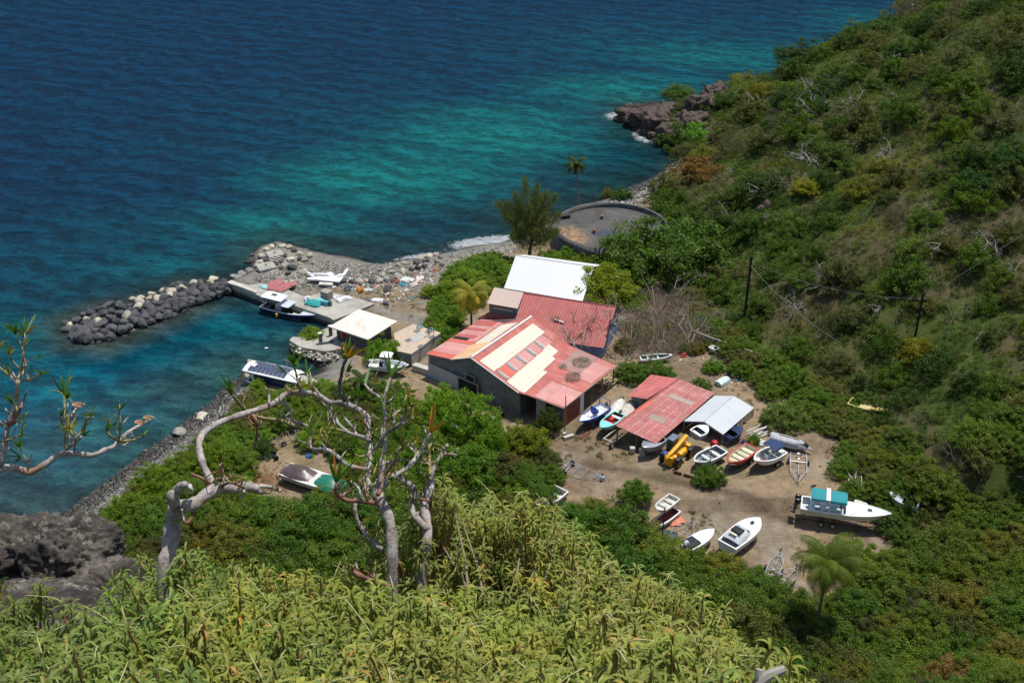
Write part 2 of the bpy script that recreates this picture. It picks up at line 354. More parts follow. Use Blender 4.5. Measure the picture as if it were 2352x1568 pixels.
for t in [(1400,410,150,75,1.0),(1350,430,190,50,.9),(1100,500,220,40,.9),(860,560,200,30,.8),(1450,330,90,60,.6),(560,600,60,30,.6),(330,660,220,30,.5)]: dk=np.maximum(dk,blob(*t[:4])*t[4])
wc=L(wc,dark,np.clip(dk*(1+wn2),0,1))
hb=blob(470,800,260,80);wc=L(wc,c3(.001,.062,.098),np.clip(hb*1.2,0,1))
for t in [(520,745,70,25,.35),(640,770,60,20,.25),(300,905,45,12,.6),(250,985,90,22,.6),(430,730,50,12,.3)]: wc=L(wc,c3(.006,.17,.17),np.clip(blob(*t[:4])*t[4]*(1+.8*wn2),0,1))
shc=L(c3(.040,.115,.100),c3(.028,.062,.060),np.clip(.5+2*wn2,0,1))
sh=np.clip(1-dist/9,0,1)[:,None]
shl=np.clip(sdist(wx,wy,[tuple(G(*p)[:2]) for p in [(-200,1100),(200,900),(520,790),(720,850),(560,880),(400,1020),(150,1230),(-200,1330)]])/8+.4,0,1)[:,None]
wc=L(wc,shc,np.clip(shl*.55*(1+.8*wn2),0,1));wc=L(wc,shc*.8,sh**1.6*.8)
brk=[(148,770),(165,792),(240,800),(335,762),(410,730),(480,700),(535,675),(530,640),(420,642),(300,682),(210,702),(140,732)]
bk=np.clip(1+sdist(wx,wy,[tuple(G(*p)[:2]) for p in brk])/4,0,1)[:,None];wc=L(wc,L(c3(.09,.085,.045),c3(.02,.03,.03),np.clip(.5+3*wn2,0,1)),bk*.6)
# foam where swell meets the open shore
open_=np.clip(sdist(wx,wy,[tuple(G(*p)[:2]) for p in [(540,690),(520,560),(700,500),(1200,470),(1380,190),(2080,-40),(2400,-40),(1700,420),(1300,620),(900,680)]])/3,0,1)[:,None]
swash=np.clip(1-np.abs(dist-.3)/.9,0,1)[:,None]
surf=np.clip(1-np.abs(dist-1.5)/3.2,0,1)[:,None]
fo=open_*(swash*.42+surf*blob(1120,556,115,18)*1.5+np.clip(1-dist/6,0,1)[:,None]*(blob(1400,268,45,16)*1.2+blob(2010,48,60,14)*.8+blob(1190,510,70,22)*.9+blob(960,590,60,12)*.8+blob(1470,320,40,18)*.8+blob(600,640,50,14)*.4+blob(1420,420,60,14)*.5))
fo=fo+blob(165,745,22,8)*.5+blob(365,712,14,8)*.35+blob(180,765,30,10)*.3
fo=np.clip(fo[:,0],0,1.3)
q=N('sea_water');P=q.pos();mp=q.n('ShaderNodeMapping');mp.inputs['Rotation'].default_value=(0,0,R(26));mp.inputs['Scale'].default_value=(.52,1.,1);q.l(P,mp.inputs[0])
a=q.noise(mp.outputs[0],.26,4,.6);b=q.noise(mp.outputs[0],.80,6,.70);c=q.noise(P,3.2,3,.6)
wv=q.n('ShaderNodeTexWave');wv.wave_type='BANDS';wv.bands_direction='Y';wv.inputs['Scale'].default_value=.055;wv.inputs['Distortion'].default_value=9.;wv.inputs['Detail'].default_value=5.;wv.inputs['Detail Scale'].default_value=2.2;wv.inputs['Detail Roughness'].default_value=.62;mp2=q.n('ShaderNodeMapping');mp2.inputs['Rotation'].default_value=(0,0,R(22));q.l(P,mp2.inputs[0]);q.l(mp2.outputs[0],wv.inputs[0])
hgt=q.math('ADD',q.math('ADD',q.math('MULTIPLY',a,1.5),q.math('MULTIPLY',b,1.15)),q.math('MULTIPLY',c,.30))
hgt=q.math('ADD',hgt,q.math('MULTIPLY',wv.outputs['Fac'],.45));calm=q.attr('calm');hgt=q.math('MULTIPLY',hgt,calm)
bp=q.bump(hgt,1.,2.4)
ca=q.attr('wcol','Color')
hr=q.ramp(q.math('ADD',q.math('MULTIPLY',q.math('SUBTRACT',wv.outputs['Fac'],.5),.11),q.math('ADD',q.math('MULTIPLY',a,.3),q.math('MULTIPLY',b,.7))),(.38,(.55,.57,.60)),(.49,(.92,.92,.92)),(.60,(1.5,1.48,1.42)));x=q.mix(1.,ca,hr,'MULTIPLY')  # light and dark of the waves painted into the base colour by wave height
f=q.attr('foam');fn=q.noise(P,1.3,8,.8);fm=q.ramp(q.math('ADD',q.math('MULTIPLY',f,.55),q.math('MULTIPLY',fn,1.0)),(.78,0.),(1.02,1.))
fm=q.math('MULTIPLY',fm,q.math('GREATER_THAN',f,.03))
capn=q.noise(mp.outputs[0],.5,8,.7);cp=q.ramp(capn,(.775,0.),(.80,1.));cp=q.math('MULTIPLY',cp,q.math('GREATER_THAN',calm,.9))
fm=q.math('MAXIMUM',fm,q.math('MULTIPLY',cp,.7))
x=q.mix(fm,x,(.72,.76,.78))
q.t.nodes.remove(q.p);df=q.n('ShaderNodeBsdfDiffuse');gl=q.n('ShaderNodeBsdfGlossy');gl.inputs['Roughness'].default_value=.16;fr_=q.n('ShaderNodeFresnel');fr_.inputs[0].default_value=1.33;ms=q.n('ShaderNodeMixShader')
q.l(x,df.inputs[0]);nb=bp.outputs[0]
for nd in(df,gl,fr_): q.l(nb,nd.inputs['Normal'])
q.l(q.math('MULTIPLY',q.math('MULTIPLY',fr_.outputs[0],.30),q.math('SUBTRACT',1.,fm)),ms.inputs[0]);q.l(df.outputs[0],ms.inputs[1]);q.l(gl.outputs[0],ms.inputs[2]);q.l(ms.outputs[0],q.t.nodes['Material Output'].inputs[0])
hbp=[tuple(G(*p)[:2]) for p in [(160,800),(330,760),(530,680),(757,735),(760,860),(560,900),(430,1000),(200,1200),(-100,1300),(-300,1200),(-100,950)]]
calmv=1-.62*np.clip(sdist(wx,wy,hbp)/10+.5,0,1)
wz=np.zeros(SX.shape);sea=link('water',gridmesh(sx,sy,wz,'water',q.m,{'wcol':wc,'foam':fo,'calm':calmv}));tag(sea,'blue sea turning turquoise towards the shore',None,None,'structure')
# ---------------- structures ----------------
def lerp(a,b,t): return a+(b-a)*t
class Quad:
    """roof plane from four corners c00,c10 (along eave u), c01,c11 (down the slope v)"""
    def __init__(s,a,b,c,d): s.c=[np.array(x,float) for x in(a,b,c,d)];s.W=np.linalg.norm(s.c[1]-s.c[0]);s.H=np.linalg.norm(s.c[3]-s.c[0])
    def p(s,u,v,off=0):
        q=lerp(lerp(s.c[0],s.c[1],u),lerp(s.c[3],s.c[2],u),v);n=np.cross(s.c[1]-s.c[0],s.c[3]-s.c[0]);n/=np.linalg.norm(n)
        if n[2]<0:n=-n
        return q+n*off
    def sheet(s,name,m,parent,u0=0,u1=1,v0=0,v1=1,off=0,th=.05,label=None,wob=0,seed=0):
        rs=random.Random(seed);nu=max(1,int((u1-u0)*s.W/1.));nv=1 if not wob else 3
        top=[];bot=[];uv=[];V=[]
        for j in range(nv+1):
            for i in range(nu+1):
                u=lerp(u0,u1,i/nu);v=lerp(v0,v1,j/nv);w=rs.uniform(-wob,wob)
                V.append(s.p(u,v,off+w));uv.append((u*s.W,v*s.H))
        n=len(V);k=nu+1
        V+= [s.p(lerp(u0,u1,i/nu),lerp(v0,v1,j/nv),off-th) for j in range(nv+1) for i in range(nu+1)];uv+=uv[:]
        Fc=[]
        for j in range(nv):
            for i in range(nu):
                a=j*k+i;Fc.append((a,a+1,a+k+1,a+k));Fc.append((n+a,n+a+k,n+a+k+1,n+a+1))
        for i in range(nu): Fc.append((i,n+i,n+i+1,i+1));a=nv*k+i;Fc.append((a,a+1,n+a+1,n+a))
        for j in range(nv): a=j*k;Fc.append((a,a+k,n+a+k,n+a));a=j*k+nu;Fc.append((a,n+a,n+a+k,a+k))
        mb=MB();mb.add(V,Fc);return mb.build(name,m,parent,label=label,uv=uv)
def wall(name,m,parent,pts,z0,th=.18,label=None,z1s=None,inset=None):
    """vertical wall under a polyline of top points (3D), down to z0; thickness towards inset point"""
    mb=MB();ic=np.array(inset,float) if inset is not None else np.mean([p[:2] for p in pts],0)
    for a,b in zip(pts[:-1],pts[1:]):
        a=np.array(a,float);b=np.array(b,float);e=(b-a)[:2];L_=np.linalg.norm(e);n=np.array([-e[1],e[0]])/L_
        if (ic-a[:2])@n<0:n=-n
        o=np.append(n*th,0)
        V=[(a[0],a[1],z0),(b[0],b[1],z0),tuple(b),tuple(a)]
        V+=[tuple(np.array(v)+o) for v in V];mb.add(V,[(0,1,2,3),(7,6,5,4),(0,4,5,1),(1,5,6,2),(2,6,7,3),(3,7,4,0)])
    return mb.build(name,m,parent,label=label)
def extrude(name,m,parent,pts,z0,z1,label=None,kind=None):
    n=len(pts);V=[(p[0],p[1],z0) for p in pts]+[(p[0],p[1],z1) for p in pts];mb=MB()
    mb.add(V,[tuple(range(n-1,-1,-1)),tuple(range(n,2*n))]+[(i,(i+1)%n,n+(i+1)%n,n+i) for i in range(n)]);return mb.build(name,m,parent,label=label)
def hole_box(mb,a,b,t0,t1,z0,z1,out,d=.06):
    """box proud of the wall line a-b spanning fractions t0..t1"""
    a=np.array(a[:2],float);b=np.array(b[:2],float);e=b-a;L_=np.linalg.norm(e);c=a+e*(t0+t1)/2;n=np.array([-e[1],e[0]])/L_
    if (np.array(out)-a)@n<0:n=-n
    c=c+n*d*.5;mb.box((c[0],c[1],(z0+z1)/2),(L_*(t1-t0),d,z1-z0),math.atan2(e[1],e[0]))
RED=roofmat('red_roof',(.44,.115,.095),(.50,.26,.22),.75,tone=.12);RED2=roofmat('red_roof_even',(.42,.105,.095),(.44,.20,.17),.6,tone=.06,pitch=.33)
PINK=roofmat('pink_roof',(.56,.25,.23),(.60,.38,.34),.8,tone=.10);ORNG=roofmat('orange_red_roof',(.55,.13,.09),(.60,.28,.22),.4,tone=.1)
BROWNP=roofmat('faded_brown_roof',(.33,.19,.17),(.42,.26,.22),.6,tone=.06)
CREAM=roofmat('cream_sheet',(.70,.64,.52),(.66,.50,.34),.4,tone=.05,sheet=(.9,1.4));OCHRE=roofmat('ochre_sheet',(.70,.44,.23),(.62,.50,.38),.5,tone=.08)
BEIGE=roofmat('beige_roof',(.50,.39,.34),(.56,.42,.36),.5,tone=.04);WHITER=roofmat('white_roof',(.66,.68,.68),(.58,.60,.60),.2,pitch=.25,tone=.015,sheet=(1.1,9))
SHED=roofmat('shed_roof',(.38,.11,.10),(.44,.24,.21),.8,tone=.13,sheet=(1.1,2.),rows=.9);SHEDP=roofmat('shed_roof_patchy',(.52,.15,.14),(.30,.12,.16),.5,tone=.16,sheet=(1.3,1.))
GREYP=roofmat('grey_green_sheet',(.34,.27,.22),(.40,.24,.2),.5)
TARPG=mat('grey_tarp',(.50,.53,.55),.6,0,.12,.5);WHITE=mat('white_paint',(.74,.75,.75),.35,0,.12,1.5);OFFW=dirty('weathered_white',(.66,.65,.6),(.38,.35,.29),.5,.6,2)
GALV=mat('galvanised_steel',(.42,.44,.46),.4,.7,.25,6);DARK=mat('dark_interior',(.012,.012,.013),.9,0,.3,1);BLACK=mat('black_rubber',(.02,.02,.022),.6,0,.3,5)
BLKW=dirty('grey_block_wall',(.15,.155,.16),(.27,.27,.27),.4,.9,1.3,.02);CONC=dirty('concrete',(.36,.345,.30),(.20,.19,.165),.45,.9,.6,.02);CONCD=dirty('dark_concrete',(.13,.13,.125),(.06,.06,.06),.5,.9,.5,.02)
LCONC=dirty('pale_concrete',(.52,.50,.45),(.34,.31,.27),.4,.9,.8,.01);TANC=dirty('tan_concrete',(.50,.39,.29),(.40,.33,.26),.4,.85,.7,.01)
BLUEW=dirty('faded_blue_wall',(.16,.26,.46),(.33,.38,.46),.45,.8,1.2);REDW=dirty('red_wall',(.24,.055,.045),(.30,.10,.07),.4,.7,1.5);ORW=mat('orange_panel',(.48,.12,.035),.7,0,.3,2)
WOOD=mat('weathered_wood',(.24,.19,.14),.85,0,.35,2.5);RUST=dirty('rusty_steel',(.18,.07,.04),(.30,.14,.07),.5,.8,3);GLASS=mat('dark_glass',(.03,.045,.055),.15,0,.2,2,spec=.6)
# --- boat workshop
wk=thing('boat_workshop','large boat workshop with patched red, cream and pink tin roof and grey block gable','workshop',(0,0,0))
Rn,Rf=G(1082.6,821,6.3),G(1220.7,727.6,6.3);Kn,Kf=G(1192.7,901.5,4.95),G(1309,792.7,4.95);En,Ef=G(1294,937.8,4.3),G(1418,840,4.3);Jn=G(1206.5,905,4.9)
Ln,Lf=G(1036,825,4.95),G(1160,737,4.95);Wn,Wf=G(978.8,812.7,4.35),G(1104,733,4.35)
q1=Quad(Rn,Rf,Kf,Kn);q2=Quad(Kn,Kf,Ef,En);q3=Quad(Rf,Rn,Ln,Lf);q4=Quad(Lf,Ln,Wn,Wf)
q1.sheet('roof',RED,wk,label='upper right slope of red sheets');q2.sheet('roof',RED,wk,label='lower right slope over the lean-to')
q3.sheet('roof',RED,wk,label='short left slope');q4.sheet('roof',PINK,wk,label='pink left lean-to slope')
for (u0,u1,v0,v1,m,l) in [(.03,.93,.14,.44,CREAM,'long cream roof sheet'),(.02,.70,.72,1.0,CREAM,'lower cream roof sheet'),(.70,.82,.70,.93,CREAM,None),(.1,.93,.44,.46,BEIGE,None)]:
    q1.sheet('roof_panel',m,wk,u0,u1,v0,v1,.03,.02,label=l,wob=.01)
for i,(u0,u1) in enumerate([(.07,.2),(.24,.37),(.41,.54),(.58,.70),(.73,.87)]): q1.sheet('roof_panel',PINK if i not in(0,) else ORNG,wk,u0,u1,.47,.70,.025,.02)
for i,u in enumerate([.205,.375,.545,.705,.04]):
    q1.sheet('skylight',mat('grey_louvre_light',(.24,.26,.27),.5,0,.4,5),wk,u,u+.03,.48,.68,.045,.03)
    q1.sheet('skylight',LCONC,wk,u+.0302,u+.045,.47,.72,.045,.03)
q2.sheet('roof_panel',CREAM,wk,.02,.45,-.06,.10,.05,.02,wob=.01)
q2.sheet('roof_panel',PINK,wk,.02,.34,.32,1.01,.05,.02,label='large pink roof panel');q2.sheet('roof_panel',BROWNP,wk,.60,.98,.16,.62,.05,.02,label='faded brown roof panel');q2.sheet('roof_panel',PINK,wk,.55,.9,.62,.95,.03,.02)
q3.sheet('roof_panel',OCHRE,wk,.62,1.,.15,1.,.03,.02,label='ochre roof panel');q3.sheet('roof_panel',CREAM,wk,.12,.62,.25,.9,.03,.02)
for u0,u1,m in [(.02,.16,RED2),(.24,.30,RED2),(.42,.50,RED2),(.56,.64,ORNG),(.9,1.0,ORNG)]: q4.sheet('roof_panel',m,wk,u0,u1,.0 if u0>.5 else .2,1.,.03,.02)
q4.sheet('skylight',DARK,wk,.50,.56,.35,.95,.05,.02,label='broken roof sheet')
mb=MB();mb.tube([Rn+[0,0,.06],Rf+[0,0,.06]],.14,8);mb.tube([q1.p(-.012,0,.05),q1.p(-.012,1,.03)],.06,6);mb.tube([q3.p(1.01,0,.05),q3.p(1.01,1,.03)],.06,6);mb.build('ridge_cap',WHITE,wk,True)
mb=MB();mb.tube([En,Ef],.07,6);mb.tube([Jn,En],.05,6);mb.build('eave_gutter',WOOD,wk)
def under(q,u,v,dz=.12): p=q.p(u,v).copy();p[2]-=dz;return p
cin=[0,120]
wl=[under(q4,.985,.96),under(q4,.985,0),under(q3,.985,.0),under(q1,.03,.98)]
def gw(t): # point along gable wall (fraction), at ground
    return lerp(wl[0],wl[3],t)
wl2=[wl[0],wl[1],wl[2],wl[3]]
wall('gable_wall',BLKW,wk,wl2,.9,.2,inset=cin)
mb=MB();a,b=wl[0],wl[3];out=(-20,90)
hole_box(mb,a,b,0,.33,.9,3.2,out,.05);mb.build('wall_panel',OFFW if 0 else mat('pale_grey_render',(.42,.43,.44),.8,0,.1,1),wk,label='pale grey sliding door')
mb=MB();hole_box(mb,a,b,.34,.55,1.,3.1,out,.07);mb.build('doorway',DARK,wk);mb=MB();hole_box(mb,a,b,.43,.52,3.4,4.0,out,.07);mb.build('window',DARK,wk)
mb=MB()
for t0,t1,z0,z1 in((.335,.345,.9,3.2),(.55,.565,.9,3.3),(.33,.565,3.1,3.22),(.42,.43,3.35,4.05),(.52,.53,3.35,4.05),(.42,.53,4.0,4.08)): hole_box(mb,a,b,t0,t1,z0,z1,out,.11)
mb.build('door_frame',CONC,wk)
wall('side_wall',mat('side_plaster',(.5,.5,.48),.8,0,.2,1),wk,[under(q4,.985,.96),under(q4,.02,.96)],.9,.2,inset=cin)
wall('side_wall',BLKW,wk,[under(q1,.03,.98),under(q2,.97,.02)],.9,.2,inset=cin,label='inner wall behind the open lean-to')
wall('back_wall',BLKW,wk,[under(q4,.02,.95),under(q3,.02,0),under(q1,.98,.98)],.9,.2,inset=cin)
e0=under(q2,.03,.35);e1=under(q2,.03,.97);e2=under(q2,.33,.97)
wall('lean_to_wall',dirty('grey_sheet_wall',(.36,.37,.38),(.25,.25,.25),.4,.6,1),wk,[e0,lerp(e0,e1,.35)],.9,.06,inset=cin,label='pale sheet door');wall('lean_to_wall',mat('teal_grey_panel',(.16,.2,.2),.7,0,.2,1),wk,[lerp(e0,e1,.6),e1],.9,.06,inset=cin)
e1c=e1.copy();wall('lean_to_wall',ORW,wk,[e1,lerp(e1,e2,.22)],.9,.06,inset=cin,label='orange sheet wall');wall('lean_to_wall',REDW,wk,[lerp(e1,e2,.22),e2],.9,.06,inset=cin,label='dark red sheet wall')
wall('lean_to_wall',WHITE,wk,[e2,under(q2,.40,.97)],.9,.06,inset=cin,label='white door panel')
mb=MB()
for u in(.55,.75,.97): p=under(q2,u,.96);mb.box((p[0],p[1],(p[2]+.9)/2),(.15,.15,p[2]-.9))
for u in (.4,.7): p=under(q2,u,.5);mb.box((p[0],p[1],(p[2]+.9)/2),(.15,.15,p[2]-.9))
mb.build('post',WOOD,wk)
# --- red roof blue walled building
bb=thing('blue_building','building with even red tin roof and faded blue walls behind the workshop','building')
A,B_,C_,D_=G(1203,672.6,6.5),G(1415.4,704.4,6.5),G(1386.6,799,3.6),G(1166,768,3.6)
r1=Quad(A,B_,C_,D_);r1.sheet('roof',RED2,bb);bk1=A+(A-D_)*.55;bk1[2]=4.9;bk2=B_+(B_-C_)*.55;bk2[2]=4.9
r2=Quad(B_,A,bk1,bk2);r2.sheet('roof',RED2,bb,label='back slope')
mb=MB();mb.tube([A,B_],.1,8);mb.build('ridge_cap',RED2,bb,True)
cin=(r1.p(.5,.3))[:2]
wall('wall',BLUEW,bb,[under(r1,.97,.96),under(r1,.97,0),under(r2,.03,.95)],.8,.18,inset=cin,label='blue gable wall')
wall('wall',BLUEW,bb,[under(r1,.03,.96),under(r1,.97,.96)],.8,.18,inset=cin,label='blue front wall');wall('wall',BLUEW,bb,[under(r2,.03,.95),under(r2,.97,.95)],.8,.18,inset=cin);wall('wall',BLUEW,bb,[under(r1,.03,.96),under(r1,.03,0),under(r2,.97,.95)],.8,.18,inset=cin)
mb=MB();hole_box(mb,under(r1,.03,.96),under(r1,.97,.96),.6,.7,1.6,2.9,(r1.p(.5,2))[:2],.06);mb.build('window',GLASS,bb)
# --- raised beige roofed shed with red lower roof
bs=thing('raised_shed','small raised shed with beige roof and louvred wall between palm and red roof','shed')
A,B_,C_,D_=G(1135,659.3,6.9),G(1202.7,671.3,6.9),G(1189,708.4,6.1),G(1119,696.4,6.1)
b1=Quad(A,B_,C_,D_);b1.sheet('roof',BEIGE,bs)
wall('wall',mat('grey_louvre',(.16,.17,.17),.6,0,.4,6),bs,[under(b1,.04,.9),under(b1,.96,.9)],4.3,.1,inset=b1.p(.5,.5)[:2]);wall('wall',BLUEW,bs,[under(b1,.04,.9),under(b1,.04,.05),under(b1,.96,.05),under(b1,.96,.9)],.9,.1,inset=b1.p(.5,.5)[:2])
mb=MB();hole_box(mb,under(b1,.04,.9),under(b1,.96,.9),.15,.85,5.35,5.6,b1.p(.5,2)[:2],.05);mb.build('louvre_window',mat('pale_glass',(.4,.42,.42),.3,0,.2,4),bs)
c0,c1_=under(b1,.02,.92),under(b1,.98,.92);c0[2]=c1_[2]=4.75;d0=G(1097,731,3.9);d1=G(1166,739,3.9)
b2=Quad(c0,c1_,d1,d0);b2.sheet('roof',RED2,bs,label='lower dark red roof');mb=MB();mb.tube([d0,d1],.09,6);mb.tube([b2.p(.1,.9,.1),b2.p(.35,.75,.1),b2.p(.55,.9,.1)],.05,5);mb.build('roof_edge',dirty('dark_red_trim',(.3,.03,.03),(.5,.4,.38),.3,.6,4),bs)
wall('wall',REDW,bs,[under(b2,.03,.95),under(b2,.97,.95)],.9,.1,inset=b1.p(.5,.5)[:2])
# --- white roofed building
wb=thing('white_roofed_building','long building with plain bright white tin roof beside the casuarina','building')
A,B_,C_,D_=G(1185,586.3,5.8),G(1364,612.5,5.8),G(1338,692,3.6),G(1157.7,661.3,3.6)
w1=Quad(A,B_,C_,D_);w1.sheet('roof',WHITER,wb);b_1=A+(A-D_)*.8;b_1[2]=3.9;b_2=B_+(B_-C_)*.8;b_2[2]=3.9;w2=Quad(B_,A,b_1,b_2);w2.sheet('roof',WHITER,wb,label='back slope')
mb=MB();mb.tube([A,B_],.09,8);mb.tube([D_,C_],.06,6);mb.build('ridge_cap',WHITE,wb,True)
cin=w1.p(.5,0)[:2]
for pts in([under(w1,.03,.96),under(w1,.97,.96)],[under(w2,.03,.96),under(w2,.97,.96)],[under(w1,.03,.96),under(w1,.03,0),under(w2,.97,.96)],[under(w1,.97,.96),under(w1,.97,0),under(w2,.03,.96)]): wall('wall',LCONC,wb,pts,.5,.18,inset=cin)
# --- open boat shed with red roof (two slopes) 
bsd=thing('open_boat_shed','open boat shed with red tin roof dotted with white patches on wooden posts','shed')
a0,a1,a2,a3,ai=G(1413,976.6,4.1),G(1558.3,869.8,4.1),G(1642,902.3,3.4),G(1507,1018.2,3.4),G(1485.7,916.1,4.1)
s1=Quad(a0,a1,a2,a3);s1.sheet('roof',SHED,bsd,wob=.015);l0,l1=G(1441.9,908.6,3.4),G(1495.7,859.8,3.4)
s2=Quad(a1,ai,l0,l1);s2.sheet('roof',SHEDP,bsd,label='blotchy pink back slope',wob=.01);s1.sheet('roof_panel',ORNG,bsd,.28,.52,.0,.12,.03,.02);s1.sheet('roof_panel',GREYP,bsd,.28,.36,.36,.72,.03,.02,label='grey see-through sheet');s1.sheet('roof_panel',GREYP,bsd,.68,.75,.22,.85,.03,.02)
mb=MB();mb.tube([a1+[0,0,.05],a0+[0,0,.03]],.07,6);mb.build('ridge_cap',ORNG,bsd)
for u,v in((.02,.03),(.02,.5),(.02,.97),(.5,.97),(.98,.97),(.98,.03),(.5,.03)):
    p=under(s1,u,v,.05);m2=MB();m2.box((p[0],p[1],(p[2]+.9)/2),(.16,.16,p[2]-.9));m2.build('post',WOOD,bsd)
mb=MB();mb.tube([under(s1,.02,.0,.1),under(s1,.02,1,.1)],.08,5);mb.tube([under(s1,0,.97,.1),under(s1,1,.97,.1)],.08,5);mb.tube([under(s1,.02,.97,.9),under(s1,.02,.8,.12)],.05,5);mb.tube([under(s1,.02,.97,.9),under(s1,.12,.97,.12)],.05,5);mb.build('beam',OFFW,bsd)
wall('side_panel',mat('dull_white_sheet',(.45,.46,.44),.7,0,.25,1),bsd,[under(s1,.03,.985,.5),under(s1,.2,.985,.5)],1.5,.04,inset=s1.p(.5,.5)[:2]);wall('back_wall',DARK,bsd,[under(s1,.97,.03),under(s1,.97,.97)],.9,.06,inset=s1.p(.5,.5)[:2])
wall('back_wall',mat('grey_door',(.22,.23,.23),.7,0,.2,1),bsd,[under(s2,.9,.9,.2),under(s2,.9,.35,.1)],.9,.06,inset=s1.p(.5,.5)[:2],label='grey door at the back');wall('back_wall',mat('dark_planks',(.06,.05,.045),.9,0,.4,4),bsd,[under(s1,.35,.03,.2),under(s1,.97,.03,.2)],.9,.06,inset=s1.p(.5,.5)[:2])
# --- grey gable tent
tn=thing('grey_tent','pale grey gable tarpaulin tent joined to the red boat shed','tent')
t0,t1,tl1,tl0,tr1,tr0=G(1617,968.1,4),G(1684.6,908.6,4),G(1640.8,908.6,3.2),G(1570.8,966.6,3.2),G(1732,936,3.2),G(1660.8,997.4,3.2)
TG=roofmat('tent_cloth',(.50,.54,.56),(.46,.50,.52),.2,pitch=.9,tone=.03,sheet=(.9,9))
ta=Quad(t0,t1,tr1,tr0);ta.sheet('canopy',TG,tn,th=.02,wob=.02);tb=Quad(t1,t0,tl0,tl1);tb.sheet('canopy',TG,tn,th=.02,wob=.02)
mb=MB();
def val(a,b,d): 
    n=7;top=[lerp(a,b,i/n) for i in range(n+1)];mb.grid([top,[p-np.array([0,0,d*(1+.35*math.sin(i*2.1))]) for i,p in enumerate(top)]])
val(t0,tr0,.22);val(t0,tl0,.22);mb.build('valance',mat('grey_valance',(.2,.22,.24),.7),tn)
for p in(t0,tr0,tl0,tr1,tl1,lerp(tr0,tr1,.5)):
    m2=MB();m2.tube([(p[0],p[1],.9),(p[0],p[1],p[2]-.04)],.035,6);m2.build('pole',GALV,tn)
mb=MB();mb.tube([tr0-[0,0,.1],lerp(tr0,tr1,.18)*[1,1,0]+[0,0,1.3]],.03,5);mb.tube([tl0-[0,0,.1],lerp(tl0,tl1,.15)*[1,1,0]+[0,0,1.3]],.03,5);mb.tube([tr0,tr1],.04,5);mb.build('brace',GALV,tn)
mb=MB();top=[lerp(tr0,tr1,t)-np.array([0,0,.1+.05*math.sin(t*30)]) for t in np.linspace(.45,.98,16)];mb.grid([top,[p*[1,1,0]+[.12*math.sin(i*1.7),-.12*math.cos(i*1.3),2.0+.25*math.sin(i*1.1)] for i,p in enumerate(top)]]);mb.build('side_curtain',mat('cream_canvas',(.58,.50,.38),.8,0,.2,3),tn,True)
# --- fuel hut
fh=thing('harbour_hut','square grey hut with overhanging dirty white pyramid roof on the waterfront','hut')
hq=[G(756.4,749.7,3.3),G(824,709.7,3.3),G(912.8,737.2,3.3),G(845.2,779.7,3.3)];hc=sum(hq)/4;ap=hc+[0,0,.75]
q=N('stained_white_roof');c=q.pos();a=q.noise(c,1.1,6,.7);x=q.mix(q.ramp(a,(.46,0.),(.72,1.)),(.70,.68,.63),(.60,.43,.26));q.l(x,q.p.inputs['Base Color']);q.p.inputs['Roughness'].default_value=.8;q.bump(q.noise(c,8,3),.4,.02);SWR=q.m
mb=MB();mb.add([tuple(p) for p in hq]+[tuple(ap)]+[tuple(p-[0,0,.14]) for p in hq],[(0,3,4),(1,0,4),(2,1,4),(3,2,4),(0,1,6,5),(1,2,7,6),(2,3,8,7),(3,0,5,8),(5,6,7,8)]);mb.build('roof',SWR,fh)
ins=[lerp(hc,p,.80) for p in hq];ws=[ins[0],ins[1],ins[2],ins[3],ins[0]];wall('wall',dirty('dark_grey_wall',(.075,.08,.085),(.12,.12,.12),.4,.9,1),fh,[p-[0,0,.13] for p in ws],1.2,.18,inset=hc[:2])
mb=MB();hole_box(mb,ins[0],ins[3],.16,.24,2.0,2.75,(-25,100),.2);mb.build('red_box',mat('signal_red',(.55,.02,.03),.4),fh)
# --- cistern block with tan top
cb=thing('concrete_cistern','low concrete cistern block with tan top and dark square hatches','cistern')
ct=[G(949,812.2,3.0),G(1009,782,3.0),G(1003,754,3.0),G(942.8,742.2,3.0),G(908,764,3.0),G(914,803,3.0)]
# rectangle from near corner
e1_=(G(1009,782,3.)-ct[0]);e1_/=np.linalg.norm(e1_);e2_=np.array([-e1_[1],e1_[0],0]);W1=6.2;W2=2.0
rc=[G(945,812,3.0),G(1012,764,3.0),G(949,744.5,3.0),G(905,765.5,3.0),G(912,805.2,3.0)]
extrude('wall',LCONC,cb,[p[:2] for p in rc],.8,2.86);extrude('roof',TANC,cb,[tuple(lerp(sum(rc)/5,p,1.015))[:2] for p in rc],2.862,3.0)
mb=MB();a,b=rc[4],rc[0];hole_box(mb,a,b,0,1,.9,2.86,(-12,90),.05);mb.build('wall_panel',mat('shaded_block',(.22,.22,.21),.9,0,.3,1),cb)  # thin darker sheet paints the shade on the cistern's left face
for px,py in((985,762),(992,774)[0:2],(958,760),(938,781),(967,795)):
    p=G(px,py,3.02);m2=MB();m2.box(p,(.75,.62,.05),R(50));m2.build('hatch',mat('hatch_grey',(.16,.15,.17),.8,0,.2,3),cb)
mb=MB();p=G(960,775,3.02);mb.box(p,(2.2,1.3,.03),R(52));mb.build('patch',mat('pale_screed',(.42,.41,.38),.9,0,.3,1),cb)
